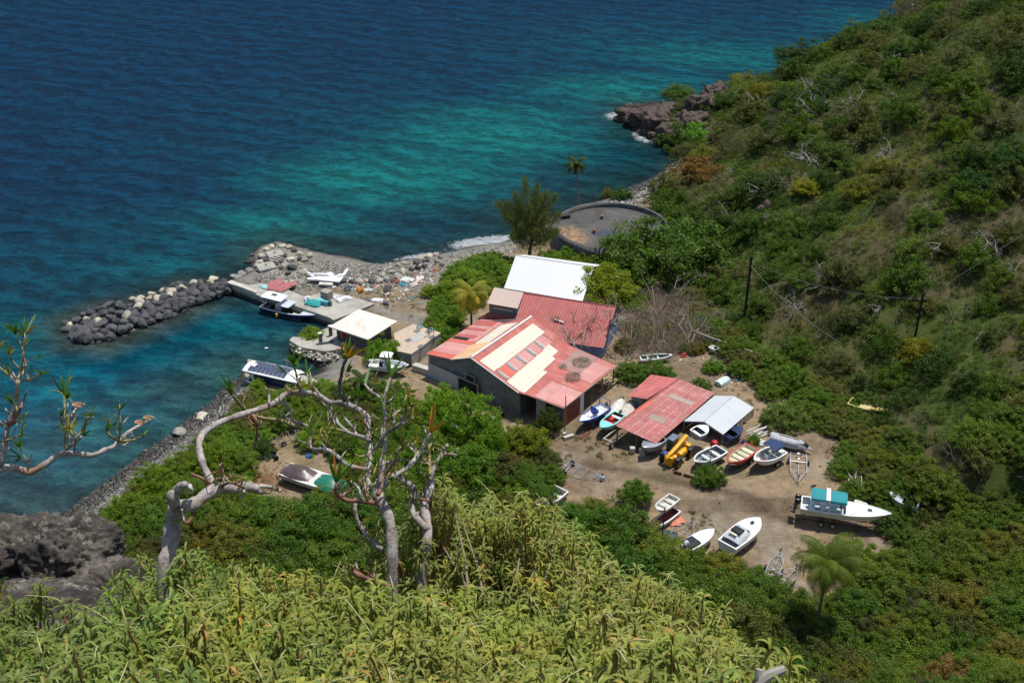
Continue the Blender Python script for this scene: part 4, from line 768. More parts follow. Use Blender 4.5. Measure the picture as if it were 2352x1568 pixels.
TREES=[
(1530,545,124,(.040,.078,.012),'broad dark green tree in front of the round tank',1,.75),
(1385,640,72,(.115,.15,.015),'yellow green tree overhanging the white roof',2,.8),
(1385,575,30,(.085,.09,.035),'olive straggly tree leaning over the near rim of the tank',3,1.1),(1345,590,24,(.09,.12,.025),'small olive tree below the tank wall',1,1.),(1310,625,28,(.09,.14,.025),'small leafy branch tree at the right end of the white roof',3,1.),
(1600,300,27,(.10,.20,.05),'bright green slender tree on the rocky shore point',0,1.3),
(1195,525,20,(.05,.08,.02),'small dark tree at the foot of the casuarina',4,1.),
(1430,440,20,(.035,.07,.02),'small dark green tree on the far beach behind the tank',1,.9),
(1395,440,14,(.10,.10,.06),'thin grey brown sapling on the far beach',2,1.3),
(1075,640,45,(.10,.15,.02),'light green seashore bush right of the rubble bank',0,.8),
(1060,610,30,(.08,.13,.02),'small bush above the light green seashore bushes',1,.8),
(1120,605,42,(.075,.12,.022),'olive green bush beside the white roof end',2,.75),
(1030,655,32,(.10,.15,.02),'pale green bush at the left of the seashore bushes',3,.8),
(985,662,20,(.12,.17,.02),'small round yellow green bush standing alone on the rubble',4,.9),
(985,640,0,(.1,.1,.1),'',0,1),
(1020,712,28,(.06,.11,.015),'dark round bush left of the yellow palm',1,.9),
(1000,725,22,(.08,.13,.02),'bright bush beside the dark round bush near the palm',2,.9),
(1030,760,27,(.06,.12,.015),'round green bush below the yellow palm next to the workshop',3,1.),
(715,762,24,(.10,.15,.015),'round yellow green bush by the old fuel pumps',0,.9),
(880,795,36,(.085,.15,.015),'fresh green round tree between hut and cistern',1,1.15),
(778,720,12,(.09,.11,.02),'low scrubby bush on the quay corner',2,.8),
(1450,845,36,(.045,.09,.015),'dark green shrub left of the gap behind the boat shed',3,.8),
(1510,845,38,(.05,.095,.015),'dark green shrub behind the boat shed roof',4,.8),
(1610,880,24,(.055,.10,.02),'small green shrub at the upper corner of the boat shed',0,.9),
(1640,835,22,(.07,.13,.02),'bright shrub beside the upturned dinghy',1,.9),
(1820,858,42,(.055,.105,.02),'large round bush above the pole pile',2,.95),
(1805,945,50,(.065,.10,.03),'greyish green straggly bush above the upturned boat',3,.7),
(1850,905,30,(.06,.1,.025),'grey green bush between the log pile and the scrap',4,.8),
(1735,1005,15,(.07,.13,.02),'little fresh green bush beside the tent poles',0,1.),
(1631,1082,32,(.055,.10,.015),'small round tree in front of the white and grey boat',1,1.),
(1258,958,30,(.035,.055,.02),'dark feathery conifer shrub against the lean-to wall',2,1.5),
(1135,1000,48,(.085,.135,.02),'mid green tree at the foot of the grey gable',4,1.3),(1205,1000,55,(.085,.11,.015),'yellow tinged tree right of the yard bushes',3,.95),
(1190,1090,50,(.045,.08,.012),'dark tree below the yellow tinged one',4,.9),
(1085,945,58,(.105,.165,.026),'airy light green tree in front of the workshop doorway',0,1.45),(1010,915,48,(.11,.17,.026),'light green tree left of the workshop doorway',2,1.4),
(985,945,40,(.09,.15,.025),'pale green airy tree below the moored white boat',1,1.),
(1080,1060,72,(.05,.10,.012),'thick green tree in the middle of the valley trees',2,.9),
(960,1010,55,(.055,.10,.015),'dark leafy tree behind the bare branches',3,.9),
(880,1010,45,(.05,.09,.015),'dark tree behind the thick bare trunk',4,.9),
(930,925,34,(.09,.14,.03),'light green bush beneath the cistern wall',0,.9),
(800,890,40,(.07,.11,.03),'scrubby green tree right of the solar boat',1,.9),
(760,960,50,(.06,.09,.025),'dull olive tree under the arching branch',2,.8),
(640,930,38,(.08,.10,.03),'olive shrub beside the solar boat bow',3,.7),
(590,878,18,(.10,.15,.02),'yellow green bush at the end of the slipway',4,1.),
(590,960,40,(.08,.085,.04),'dry brownish scrub tree between beach and arching branch',0,.8),
(420,1055,40,(.095,.125,.02),'yellow green shore tree nearest the beach',1,1.),
(490,1040,50,(.10,.135,.02),'tall light green shore tree right of the thin bent branch',2,1.1),
(545,1050,42,(.075,.11,.02),'shore tree beside the cleared brown ground',3,1.),
(600,1020,28,(.03,.06,.015),'small dark shrub by the wheel frame',4,.9),
(350,1095,48,(.085,.125,.018),'feathery green tree above the shore pebbles',0,1.),
(430,1120,48,(.07,.11,.018),'green tree right behind the cut branch stump',1,.9),
(290,1160,50,(.075,.115,.018),'leafy tree at the left foot of the slope',2,.9),
(235,1210,48,(.06,.10,.015),'tree leaning over the pebble shore beside the grey rock',3,.85),
(330,1200,55,(.05,.09,.014),'dark rounded tree beyond the grey rock',4,.9),
(280,1260,50,(.045,.08,.014),'deep green tree behind the grey rock crest',0,.9),
(440,1230,60,(.10,.085,.02),'yellow brown tree right of the big trunk',1,.8),
(540,1290,60,(.095,.09,.022),'rusty speckled tree low on the slope',2,.75),
(380,1290,50,(.085,.08,.02),'orange flecked tree left of the big trunk foot',3,.7),
(600,1175,80,(.045,.085,.012),'wide green canopy tree below the tarpaulin boat',3,.7),
(720,1190,85,(.042,.085,.012),'big round canopy tree left of the forked trunk',4,.75),
(830,1180,70,(.040,.080,.012),'dense canopy tree behind the forked trunk',0,.75),
(640,1270,80,(.04,.078,.012),'deep green canopy tree at the middle of the slope',1,.75),
(760,1290,85,(.055,.085,.013),'broad canopy tree beside the broken branch stub',2,.75),
(520,1190,62,(.06,.10,.016),'light topped canopy tree right of the cut stump',0,.8),
(880,1290,75,(.05,.085,.014),'canopy tree behind the right hand trunks',1,.8),
(700,1360,85,(.035,.07,.012),'lowest dark canopy tree above the shrubs',3,.7),
(1060,1140,60,(.035,.07,.012),'shaded tree behind the tallest shrubs',3,.8),
(1230,1120,48,(.05,.085,.015),'round tree beside the scrap heap',4,.8),
(1320,1200,70,(.045,.09,.013),'round green tree right of the white hull in the valley',0,.8),
(1410,1200,78,(.042,.088,.012),'large dense tree left of the white dinghy',1,.85),
(1460,1120,36,(.06,.11,.016),'light green tree top standing out over the yard track',2,1.),
(1430,1290,85,(.035,.072,.012),'very dark tree below the dense one',3,.8),
(1350,1300,70,(.032,.068,.012),'dark tree behind the shrub edge',4,.8),
(1520,1300,65,(.045,.08,.013),'tree in front of the boat trailer',0,.8),
(1600,1280,42,(.065,.11,.016),'bright green bush covering the outboard motor',1,.9),
(1660,1300,58,(.10,.10,.016),'yellow green bushy tree below the white cruiser',2,.8),
(1590,1360,85,(.045,.08,.014),'broad tree low on the right of the shrubs',3,.8),
(1700,1360,70,(.05,.085,.015),'mid green tree right of the broad low tree',4,.8),
(1730,1440,75,(.07,.08,.035),'greyish feathery tree at the shrub corner',0,1.),
(1840,1385,48,(.06,.09,.016),'dull green tree at the left foot of the big palm',2,.8),(1910,1385,46,(.055,.085,.016),'dull green tree at the right foot of the big palm',3,.8),(1960,1265,55,(.075,.115,.016),'bright tree in front of the speedboat trailer',1,.8),
(2060,1290,55,(.07,.10,.015),'yellow green tree right of the lower palm',2,.8),
(2140,1130,60,(.06,.09,.015),'bushy tree over the wrecked hull at the yard edge',3,.8),
(2020,1040,48,(.085,.10,.015),'yellow green tree at the edge of the cleared ground',4,.8),
(2080,1010,50,(.05,.08,.015),'green tree above the speedboat bow',0,.8),
(2190,1240,70,(.055,.085,.014),'round tree at the trailer tongue',1,.8),
(2270,1160,60,(.05,.08,.015),'round tree beyond the trailer tongue',2,.8),
(1925,915,30,(.07,.09,.03),'grey green bush left of the yellow wreck',1,.8),(1990,915,34,(.05,.085,.02),'dark bush behind the yellow wreck',2,.8),(2010,960,26,(.06,.09,.02),'bush in front of the yellow wreck',3,.7),(2060,1110,30,(.06,.09,.02),'dry stemmed tree over the pile of planks',3,1.),
(1925,275,25,(.025,.06,.012),'dark evergreen on the upper slope, larger of two',1,.9),
(1885,240,22,(.025,.06,.012),'dark evergreen on the upper slope, smaller of two',2,.9),
(1775,275,24,(.025,.065,.012),'flat topped dark tree above the rocky cove',3,.8),
(1900,195,28,(.03,.065,.014),'dark tree just below the skyline bushes',0,.9),
(2020,60,38,(.03,.06,.014),'dark tree on the crest by the far shore',4,.8),
(1900,110,30,(.07,.10,.02),'green tree on the crest of the headland',2,.8),
(2230,470,45,(.022,.05,.012),'darkest tree of the middle slope',0,.9),
(2330,440,55,(.022,.05,.012),'dark tree at the far right of the middle slope',1,.9),
(2060,120,25,(.025,.055,.012),'dark tree under the crest near the far shore',3,.9),
(1850,425,30,(.12,.13,.012),'vivid yellow green shrub tree by the dark gully',4,.8),
(1560,205,32,(.05,.085,.015),'green bush hanging over the sea cliff',0,.6),
]
rv=random.Random(44)
def pip(x,y,P):
    c=False
    for i in range(len(P)):
        (a,b),(d,e)=P[i],P[i-1]
        if (b>y)!=(e>y) and x<(d-a)*(y-b)/(e-b)+a: c=not c
    return c
placed=[(t[0],t[1]) for t in TREES]
FILLP=[[(150,1230),(300,1130),(560,1150),(680,1150),(900,1130),(960,1180),(1010,1260),(1010,1450),(100,1450),(60,1300)],[(1000,1040),(1130,1030),(1230,1090),(1250,1150),(1400,1150),(1480,1200),(1560,1290),(1690,1305),(1790,1350),(1860,1385),(1960,1350),(2090,1285),(2400,1200),(2400,1640),(1700,1640),(1300,1450),(1000,1250)]]
GRN=[(.048,.052,.026),(.05,.09,.014),(.042,.08,.012),(.06,.095,.016),(.075,.10,.02),(.05,.085,.015),(.085,.085,.025)];GRL=[(.09,.14,.02),(.08,.13,.02),(.10,.15,.022),(.07,.11,.02)];GRO=[(.07,.085,.03),(.06,.09,.022),(.08,.08,.04),(.06,.10,.018)]
FILLS=[([(2200,1080),(2420,1020),(2420,1260),(2230,1290)],52,(44,58),GRN,'bushy tree at the far right edge of the lower slope','leafy_tree','tree','trees at the right edge of the lower slope'),(FILLP[0],46,(48,66),GRN,'tree crown packed in the closed canopy under the foreground slope','leafy_tree','tree','closed canopy trees under the foreground slope'),
(FILLP[1],46,(48,66),GRN,'tree crown packed in the closed canopy under the foreground slope','leafy_tree','tree','closed canopy trees under the foreground slope'),
([(700,890),(820,880),(900,890),(960,905),(1040,950),(1110,990),(1250,1020),(1265,1100),(1190,1180),(960,1180),(830,1130),(800,1060),(720,1000),(690,940)],34,(34,48),GRN+GRL,'leafy tree in the thicket between the workshop and the shrub slope','leafy_tree','tree','thicket between workshop and slope'),
([(190,1225),(300,1130),(380,1060),(470,1010),(540,930),(580,900),(690,890),(670,955),(640,970),(600,985),(560,1040),(555,1120),(420,1170),(260,1200)],30,(28,42),GRL+GRO,'shore tree in the belt between the pebble shore and the yard','shore_tree','tree','shore tree belt'),
([(985,745),(1005,690),(1020,650),(1060,600),(1100,585),(1170,592),(1150,655),(1110,662),(1085,690),(1050,700),(1035,790),(1010,780)],17,(18,27),GRL,'rounded light green bush in the belt behind the debris bank','shrub','shrub','seashore bush belt'),
([(1235,590),(1290,572),(1350,585),(1430,600),(1470,650),(1460,700),(1400,695),(1365,640),(1345,612)],22,(24,36),GRL,'yellow green bush between white roof and round tank','shrub','shrub','bushes between roof and tank'),
([(1540,650),(1600,640),(1660,740),(1700,820),(1660,800),(1600,720)],28,(22,34),GRO,'dull bush in the thicket beside the blue building','shrub','shrub','thicket beside the blue building'),
([(1650,730),(1720,790),(1800,830),(1900,880),(1980,930),(1990,1010),(1930,1000),(1880,960),(1830,930),(1790,900),(1700,840),(1640,790)],30,(24,38),GRO,'scrubby bush along the back edge of the yard','shrub','shrub','bushes along the back of the yard'),
([(1960,1000),(2040,960),(2130,1080),(2230,1200),(2200,1290),(2110,1260),(2040,1180),(1970,1120),(1940,1060)],34,(30,44),GRO+GRN,'bushy tree along the right edge of the yard','leafy_tree','tree','trees along the right of the yard')]
for (P_,dd,rr0,cols,lab,nm,ct,grp) in FILLS:
    x0,x1=min(p[0] for p in P_),max(p[0] for p in P_);y0,y1=min(p[1] for p in P_),max(p[1] for p in P_)
    for _ in range(1500):
        x=rv.uniform(x0,x1);y=rv.uniform(y0,y1)
        if pip(x,y,P_) and all((x-a)**2+((y-b)*1.25)**2>dd*dd for a,b in placed):
            placed.append((x,y));tree(x,y,rv.uniform(*rr0),rv.choice(cols),lab,nm,ct,rv.randrange(5),rv.uniform(.65,.9),grp)
for i,(px,py,rp,c,lab,v,hs) in enumerate(TREES):
    if rp==0: continue
    small=rp<34
    tree(px,py,rp,c,lab,'shrub' if any(k in lab for k in('bush','shrub')) and 'tree' not in lab else 'leafy_tree','shrub' if 'tree' not in lab and ('bush' in lab or 'shrub' in lab) else 'tree',v,hs)
# ---- leafless tangle behind the blue building
for i,(px,py,s,lab) in enumerate([(1450,770,3.6,'grey leafless tree against the blue gable wall'),(1510,700,4.2,'tall pale leafless tree behind the blue building'),(1560,740,3.8,'spreading leafless tree above the cleared patch'),(1345,745,2.4,'dead branches fallen across the red roof'),(1375,715,2.2,'paler dead branches over the upper right of the red roof'),(1315,765,2.0,'dead branches at the lower middle of the red roof'),(1500,770,3.,'low tangle of dry branches right of the blue wall'),(1400,735,2.4,'bare brushwood leaning on the end of the red roof'),(1470,730,3.4,'grey brown dead tree close behind the blue gable'),(1540,760,3.2,'low dry tree in front of the tall pale one'),(1580,720,3.0,'dry tree at the edge of the green slope'),(1440,800,2.6,'dry branches at the foot of the blue wall'),(1530,790,2.6,'brushwood lying before the garden wall'),(1590,770,2.8,'crooked bare tree leaning over the garden wall')]):
    p=G(px,py+30,1.5) if 'roof' not in lab else G(px,py+20,4.2);o=link('bare_tree',(DG+DM)[i%9] if i%2 else DG[i%4]);o.location=up_loc(p);s*=1.25;o.scale=(s,s,s*1.1);o.rotation_euler=(0,0,i*2.1);tag(o,lab,'bare tree')
rb=random.Random(31);items=[]
BRP=[(1425,700),(1500,665),(1570,655),(1650,745),(1650,800),(1590,800),(1540,825),(1440,812)]
while len(items)<190:
    x=rb.uniform(1420,1660);y=rb.uniform(650,830)
    if pip(x,y,BRP):
        p=T(x,y);items.append((rb.choice(DG),up_loc(p,-.1),rb.uniform(0,6.28),rb.uniform(.9,2.3),(.2,.2,.2)))
merged('brushwood',items,[M_GREYW],'tangled dry brushwood on the rough ground behind the blue building')
for i in range(26):
    x=rb.uniform(1420,1660);y=rb.uniform(650,830)
    if pip(x,y,BRP): tree(x,y,rb.uniform(14,24),rb.choice([(.09,.12,.025),(.085,.08,.04),(.06,.10,.02)]),'low straggly bush growing through the dry brushwood','shrub','shrub',i%5,.9,'bushes in the brushwood')
# ---- casuarina
cr=np.random.default_rng(8);cp=G(1215,590,1.2);ca_=thing('casuarina','tall feathery grey green casuarina tree at the beach','tree',up_loc(cp));ca_.scale=(1.25,1.25,1.3)
PP=[];mb=MB();mb.tube([(0,0,-.2),(.3,.1,2.5),(.2,-.1,5),(.4,0,7.4)],[.22,.18,.12,.05],8)
plumes=[(-.5,0,9.2),(.9,.2,8.2),(1.9,0,7.6),(2.9,.3,7.2),(-1.6,.3,7.4),(-2.6,0,6.6),(-3.6,.2,6.3),(3.4,-.5,5.4),(-2.2,-.8,5.2),(0,-1,6.4),(1.8,-1.2,5.6),(-.9,-1.4,4.6),(1,-1.8,4),(2.6,-1.4,3.8),(-1.8,-1.6,3.4),(3.2,.4,3.),(-1.2,.8,6.),(1.2,1.,6.6)]
for (x,y,z) in plumes:
    b0=np.array([x*.25,y*.25,z*.45]);tp=np.array([x,y,z]);mb.tube([b0,(b0+tp)/2+[x*.08,0,-.1],tp],[.06,.04,.015],5,0,False)
    n=1000;t=cr.random(n)**.8;c_=b0+(tp-b0)*t[:,None];sp_=.62*(1-t*.72)[:,None];PP.append(c_+cr.normal(size=(n,3))*sp_*[1,1,.9])
PP=np.vstack(PP);nn=cr.normal(size=(len(PP),3))*[1,1,.3];nn/=np.linalg.norm(nn,axis=1)[:,None]
t=np.tile([0,0,1.],(len(PP),1))+cr.normal(size=(len(PP),3))*.35;t/=np.linalg.norm(t,axis=1)[:,None];s=np.cross(nn,t);a=.19;b=.030
v=np.stack([PP-t*a,PP+s*b,PP+t*a,PP-s*b],1).reshape(-1,3);o=link('crown',npmesh('crown',v,np.arange(len(v)).reshape(-1,4),[M_LEAF],rnd=np.repeat(cr.random(len(PP)),4)),ca_);o.color=(.15,.165,.06,1);mb.build('trunk',M_BARK,ca_,True)
# ---- palms
def palm(px,py,h,nf,fl,colr,label,lean=(0,0),dead=2,seed=0,z0=None,tipc=None):
    rg=np.random.default_rng(seed);g=T(px,py) if z0 is None else G(px,py,z0);root=thing('palm_tree',label,'palm',up_loc(g));top=np.array([lean[0],lean[1],h])
    mb=MB();pts=[np.array([lean[0]*t*t,lean[1]*t*t,h*t-.2*(1-t)]) for t in np.linspace(0,1,9)];mb.tube(pts,[.17*(1-.45*t)+(.06 if t==0 else 0) for t in np.linspace(0,1,9)],8);mb.build('trunk',dirty('palm_trunk',(.20,.17,.14),(.10,.08,.06),.5,.9,6),root,True)
    def frond(az,el,ln,droop,nm,cl):
        V=[];Q_=[];Rn_=[];d=np.array([math.cos(az),math.sin(az),0]);side=np.array([-d[1],d[0],0]);pos=top.copy();e=el;st=14;ds=ln/st;prev=None
        for i in range(st+1):
            t=i/st;dirv=d*math.cos(e)+np.array([0,0,math.sin(e)]);upv=-d*math.sin(e)+np.array([0,0,math.cos(e)])
            w=.025*(1-t)+.008;o_=len(V);V+=[pos-side*w,pos+side*w];Rn_+=[.9,.9]
            if i: Q_.append((o_-2 if i==1 else prev,(prev or 0)+1,o_+1,o_)) if prev is not None else None
            prev=o_
            if i>1:
                ll=ln*.30*math.sin(math.pi*min(1,t*.92+.06))**.6*rg.uniform(.85,1.1)
                for sg in(-1,1):
                    for kk in(0,.5):
                        b=pos-dirv*ds*kk;out=side*sg*.86+dirv*.50-upv*.15;out/=np.linalg.norm(out);m_=b+out*ll*.55+upv*(-.06*ll);en=b+out*ll*.85+np.array([0,0,-1])*ll*(.42+rg.uniform(0,.25));wd=dirv*.042
                        o2=len(V);V+=[b-wd,b+wd,m_+wd,m_-wd,en+wd*.2,en-wd*.2];r0=rg.random()*.6+.3*t;Rn_+=[r0]*6;Q_+=[(o2,o2+1,o2+2,o2+3),(o2+3,o2+2,o2+4,o2+5)]
            pos=pos+dirv*ds;e-=droop/st*(.6+.9*t)
        Q_=[q_ for q_ in Q_ if q_ is not None];o=link(nm,npmesh(nm,V,Q_,[M_LEAF],rnd=np.clip(Rn_,0,1)),root);o.color=(*cl,1);return o
    for i in range(nf):
        t=i/nf;az=i*2.399+rg.uniform(-.2,.2);el=1.25-1.45*t;c=np.array(colr) if tipc is None else lerp(np.array(colr),np.array(tipc),min(1,t*1.1+rg.uniform(-.15,.15)))
        frond(az,el,fl*rg.uniform(.85,1.1),1.5+rg.uniform(0,.5)+.4*t,'frond',tuple(np.clip(c,0,1)*rg.uniform(.85,1.15)))
    for i in range(dead): o=frond(i*2.2+4.4,-.9,fl*.8,.9,'frond',(.20,.075,.02));o['label']='brown dead hanging frond'
    return root
palm(1083,757,4.9,26,3.0,(.24,.24,.025),'coconut palm with yellowing fronds behind the workshop',seed=3,z0=1.3,dead=2,tipc=(.52,.38,.04))
palm(1328,480,7.2,15,2.0,(.05,.085,.02),'slim tall coconut palm rising by the sea behind the tank',seed=5,z0=1.2,dead=1,lean=(-.5,.2))
palm(1872,1458,7.5,26,3.5,(.10,.15,.013),'large coconut palm standing below the speedboat',seed=7,dead=3,tipc=(.20,.20,.03),lean=(.3,.6))
palm(835,918,2.6,12,2.0,(.06,.10,.02),'low palm half hidden among trees below the hut',seed=9,z0=1.2,dead=1)
# ---------------- boulders ----------------
def rock_mesh(seed,mats,sub=2,sq=(1,1,.75),rough=.22):
    bm=bmesh.new();bmesh.ops.create_icosphere(bm,subdivisions=sub,radius=1);r_=np.random.default_rng(seed);ks=r_.normal(size=(9,3));ks/=np.linalg.norm(ks,axis=1)[:,None];of=r_.uniform(.55,.85,9)
    for v in bm.verts:
        c=np.array(v.co)
        for k,o in zip(ks,of):
            d=c@k
            if d>o: c=c-k*(d-o)*.85
        c=c*(1+rough*.4*math.sin(c[0]*3+seed)*math.cos(c[1]*4+seed*2));v.co=Vector(c*sq)
    me=bpy.data.meshes.new('boulder');bm.to_mesh(me);bm.free();me.polygons.foreach_set('use_smooth',[True]*len(me.polygons))
    try: me.set_sharp_from_angle(angle=R(24))
    except Exception: pass
    me.materials.append(mats);return me
def rockmat(name,a,b,dirt,zd=True):
    q=N(name);c=q.coord();oi=q.n('ShaderNodeObjectInfo');n_=q.noise(c,1.6,6,.7);m=q.noise(c,6,4,.7);x=q.mix(q.ramp(n_,(.35,0.),(.68,1.)),a,b)
    x=q.mix(1.,x,q.ramp(m,(.3,(.72,)*3),(.7,(1.2,)*3)),'MULTIPLY');x=q.mix(1.,x,q.ramp(oi.outputs['Random'],(0,(.7,)*3),(1,(1.35,)*3)),'MULTIPLY')
    s=q.n('ShaderNodeSeparateXYZ');q.l(q.pos(),s.inputs[0]);w_=q.ramp(q.math('ADD',s.outputs[2],q.math('MULTIPLY',n_,.25)),(.18,1.),(.45,0.));x=q.mix(w_,x,dirt)
    q.l(x,q.p.inputs['Base Color']);q.p.inputs['Roughness'].default_value=.75;q.bump(m,.7,.05);return q.m
RB=rockmat('basalt',(.035,.036,.040),(.085,.086,.092),(.02,.022,.018));RL=rockmat('limestone',(.46,.42,.34),(.34,.30,.22),(.10,.085,.035));RG=rockmat('grey_stone',(.19,.18,.165),(.28,.265,.24),(.05,.05,.045));RR_M=rockmat('brown_lava_rock',(.085,.050,.034),(.026,.023,.021),(.018,.016,.015))
RM={'b':[rock_mesh(i,RB) for i in range(7)],'l':[rock_mesh(20+i,RL) for i in range(6)],'g':[rock_mesh(40+i,RG) for i in range(5)],'r':[rock_mesh(60+i,RR_M,rough=.35) for i in range(5)]}
rk=random.Random(12)
def boulder(p,s,k,lab,grp,zs=1.,name='boulder'):
    o=link(name,rk.choice(RM[k]));o.location=up_loc(p);o.rotation_euler=(rk.uniform(-.3,.3),rk.uniform(-.3,.3),rk.uniform(0,6.28));o.scale=(s*rk.uniform(.85,1.2),s*rk.uniform(.75,1.05),s*zs*rk.uniform(.8,1.1));tag(o,lab,'boulder',grp);return o
lo=[(172,786),(240,788),(330,750),(405,722),(470,694),(535,668)];up=[(150,742),(215,712),(300,690),(370,668),(425,650),(520,640)]
def along(P,t):
    k=t*(len(P)-1);i=min(int(k),len(P)-2);f=k-i;return (lerp(P[i][0],P[i+1][0],f),lerp(P[i][1],P[i+1][1],f))
LBS={'b':('black basalt boulder in the harbour breakwater','basalt boulders of the breakwater'),'l':('pale limestone boulder among the black ones of the breakwater','pale boulders of the breakwater')}
for j in range(7):
    n_=19 if j not in(0,6) else 17
    for i in range(n_):
        t=(i+.5*(j%2)+rk.uniform(-.25,.25))/n_;t=min(max(t,0),1);s_=j/6+rk.uniform(-.05,.05);a=along(lo,t);b=along(up,t);z=1.25*math.sin(math.pi*min(max(s_*.85+.05,0),1))+.0
        if t<.06: z*=.4
        p=G(lerp(a[0],b[0],s_),lerp(a[1],b[1],s_)+z*15,0);p=G(*[lerp(a[0],b[0],s_),lerp(a[1],b[1],s_)],z-.25)
        pale=(j>=5 and t>.4 and rk.random()<.55) or (j>=4 and rk.random()<.15) or rk.random()<.05 or (abs(t-.48)<.05 and j<3 and rk.random()<.5)
        k='l' if pale else 'b';boulder(p,rk.uniform(.68,1.0)*(1.1 if j in(1,2,3) else .82),k,*LBS[k])
mb=MB();rows=[]
for i in range(24):
    t=i/23;a=along(lo,t);b=along(up,t);rows.append([G(lerp(a[0],b[0],s_),lerp(a[1],b[1],s_),(-.9 if s_ in(0,1) else .55*math.sin(math.pi*s_)-.1)) for s_ in(0,.25,.5,.75,1)])
mb.grid(rows);o=mb.build('rubble_core',RB,None,True);tag(o,'dark rubble filling between the breakwater boulders',None,None,'stuff')
for x,y in((175,733),(152,760),(365,690),(395,655),(345,683)): boulder(G(x,y,0),.7,'b','lone black boulder awash just outside the breakwater','boulders awash off the breakwater',.6)
# head of the rubble spit, and rocks set along the seaward bank
for (x,y,s,k) in [(578,600,.9,'b'),(590,612,.8,'l'),(602,590,.8,'l'),(612,575,.7,'l'),(625,570,.7,'l'),(630,566,.6,'b'),(648,568,.9,'l'),(665,570,.8,'l'),(675,578,.8,'b'),(690,585,.8,'l'),(600,605,.9,'l'),(612,600,.7,'b'),(655,590,.6,'b'),(690,597,.7,'b'),(668,598,.9,'l'),(655,612,.8,'l'),(672,618,1.3,'b'),(700,628,1.,'l'),(645,618,.7,'b'),(662,630,.7,'b'),(715,632,.8,'b'),(735,636,.9,'b'),(700,600,.7,'l'),(712,590,.9,'l'),(720,606,.6,'g'),(580,588,.6,'b'),(568,604,.6,'b'),(640,582,.6,'g'),(625,592,.6,'g'),
 (790,648,.8,'b'),(808,649,.8,'b'),(826,650,1.1,'l'),(842,648,.7,'l'),(855,650,.9,'b'),(872,648,.9,'l'),(888,646,.7,'g'),(900,643,.8,'g'),(915,640,.9,'l'),(880,634,.8,'l'),(900,628,.8,'l'),(925,626,.9,'l'),(945,622,.8,'b'),(960,618,.8,'b'),(975,615,.9,'b'),(958,606,.9,'b'),(978,602,.8,'b'),(965,595,.8,'l'),(985,592,.9,'l'),(1000,588,.8,'l'),(1005,603,.8,'g'),(1015,610,.7,'g'),(930,608,.8,'l'),(940,632,.8,'g'),(915,612,.7,'l'),(895,618,.7,'g'),(870,622,.6,'g'),(1010,594,.6,'b')]:
    k2={'b':'black','l':'pale','g':'grey'}[k];grp='spit head' if x<760 else 'seaward bank'
    p=T(x,y);boulder(up_loc(p,.15),s*.72,k,f'{k2} boulder on the '+('head of the rubble spit' if x<760 else 'seaward bank beside the debris'),f'{k2} boulders of the {grp}')
for (x,y,s,lab) in ((632,590,1.7,'flat cracked concrete slab farthest out on the rubble spit'),(612,618,1.9,'large tilted concrete slab nearest the water on the spit'),(665,655,1.0,'small thin concrete slab lying on the spit')):
    p=T(x,y);mb=MB();mb.rbox((0,0,.3),(s*1.3,s,.5),.08,.5,rx=.12);mb.lathe([(.1,0),(.1,.35)],(0,0,.5),6);o=mb.build('concrete_slab',CONC);o.location=up_loc(p);tag(o,lab,'slab')
for i,(x,y) in enumerate(((630,607),(636,603),(642,599))):
    p=T(x,y);mb=MB();mb.box((0,0,.25),(.25,1.7,.3),R(62));o=mb.build('concrete_beam',CONC);o.location=up_loc(p,.2);tag(o,'one of three parallel concrete beams between the slabs','beam','parallel concrete beams on the spit')
for (x,y,a,s) in ((560,630,.5,.9),(548,640,.4,.8),(540,634,.6,.7),(575,620,.3,1.1),(590,630,.2,.7),(560,640,.9,.6)):
    boulder(G(x,y,.15),s,'g','low flat grey rock slab between breakwater and spit','flat rocks between breakwater and spit',.4)
# headland
for i in range(80):
    t=rk.random();x=rk.uniform(1425,1640);y=248+ (x-1425)*-.03+rk.uniform(-6,82)*(1 if x>1480 else .5);p=T(x,y)
    if sdist(np.array([p[0]]),np.array([p[1]]),CO)[0]<-1.5: continue
    boulder(up_loc(p,.1),rk.uniform(.5,1.25),'r','reddish brown lava rock on the wave washed headland','lava rocks of the headland',1.1,'lava_rock')
for (x,y) in((1640,200),(1620,205),(1655,190),(1600,225),(1625,235),(1610,260),(1590,285),(1605,300),(2105,18),(2120,10),(2135,14),(1760,500),(1750,480),(1740,510),(1730,530),(1765,470),(1720,545)): boulder(up_loc(T(x,y),-.1),.95,'r','dark rock sticking out of the sea cliff or gully','outcrop rocks on the slope',1.)
from mathutils import noise as mn
def crag(name,lumps,lab,mt,ground=False,grain=.055):
    mb=MB()
    for (px,py,rp,dep,sq,sd_) in lumps:
        if ground: c=T(px,py);dep=float(proj(c)[2])
        else: c=DP(px,py,dep)
        r=rp*dep/F;bm=bmesh.new();bmesh.ops.create_icosphere(bm,subdivisions=6 if not ground else 5,radius=1);of=Vector((sd_*7.3,sd_*3.1,sd_*1.7))
        for v in bm.verts:
            n=v.co.normalized();p=n*1.15+of;k=1+.34*(mn.fractal(p*1.3,1.,2.,4)) ;cell=mn.voronoi(p*2.1)[0];k+=.20*(cell[1]-cell[0])-.05;c2=mn.voronoi(p*6.)[0];k+=.08*(c2[1]-c2[0]);k+=grain*mn.fractal(p*11,.7,2.,5)
            w=n*k;v.co=Vector((w.x*sq[0]*r+c[0],w.y*sq[1]*r+c[1],w.z*sq[2]*r+c[2]))
        bm.verts.index_update();mb.add([v.co for v in bm.verts],[[v.index for v in f.verts] for f in bm.faces]);bm.free()
    o=mb.build(name,mt,None,'full');tag(o,lab,'rock');return o
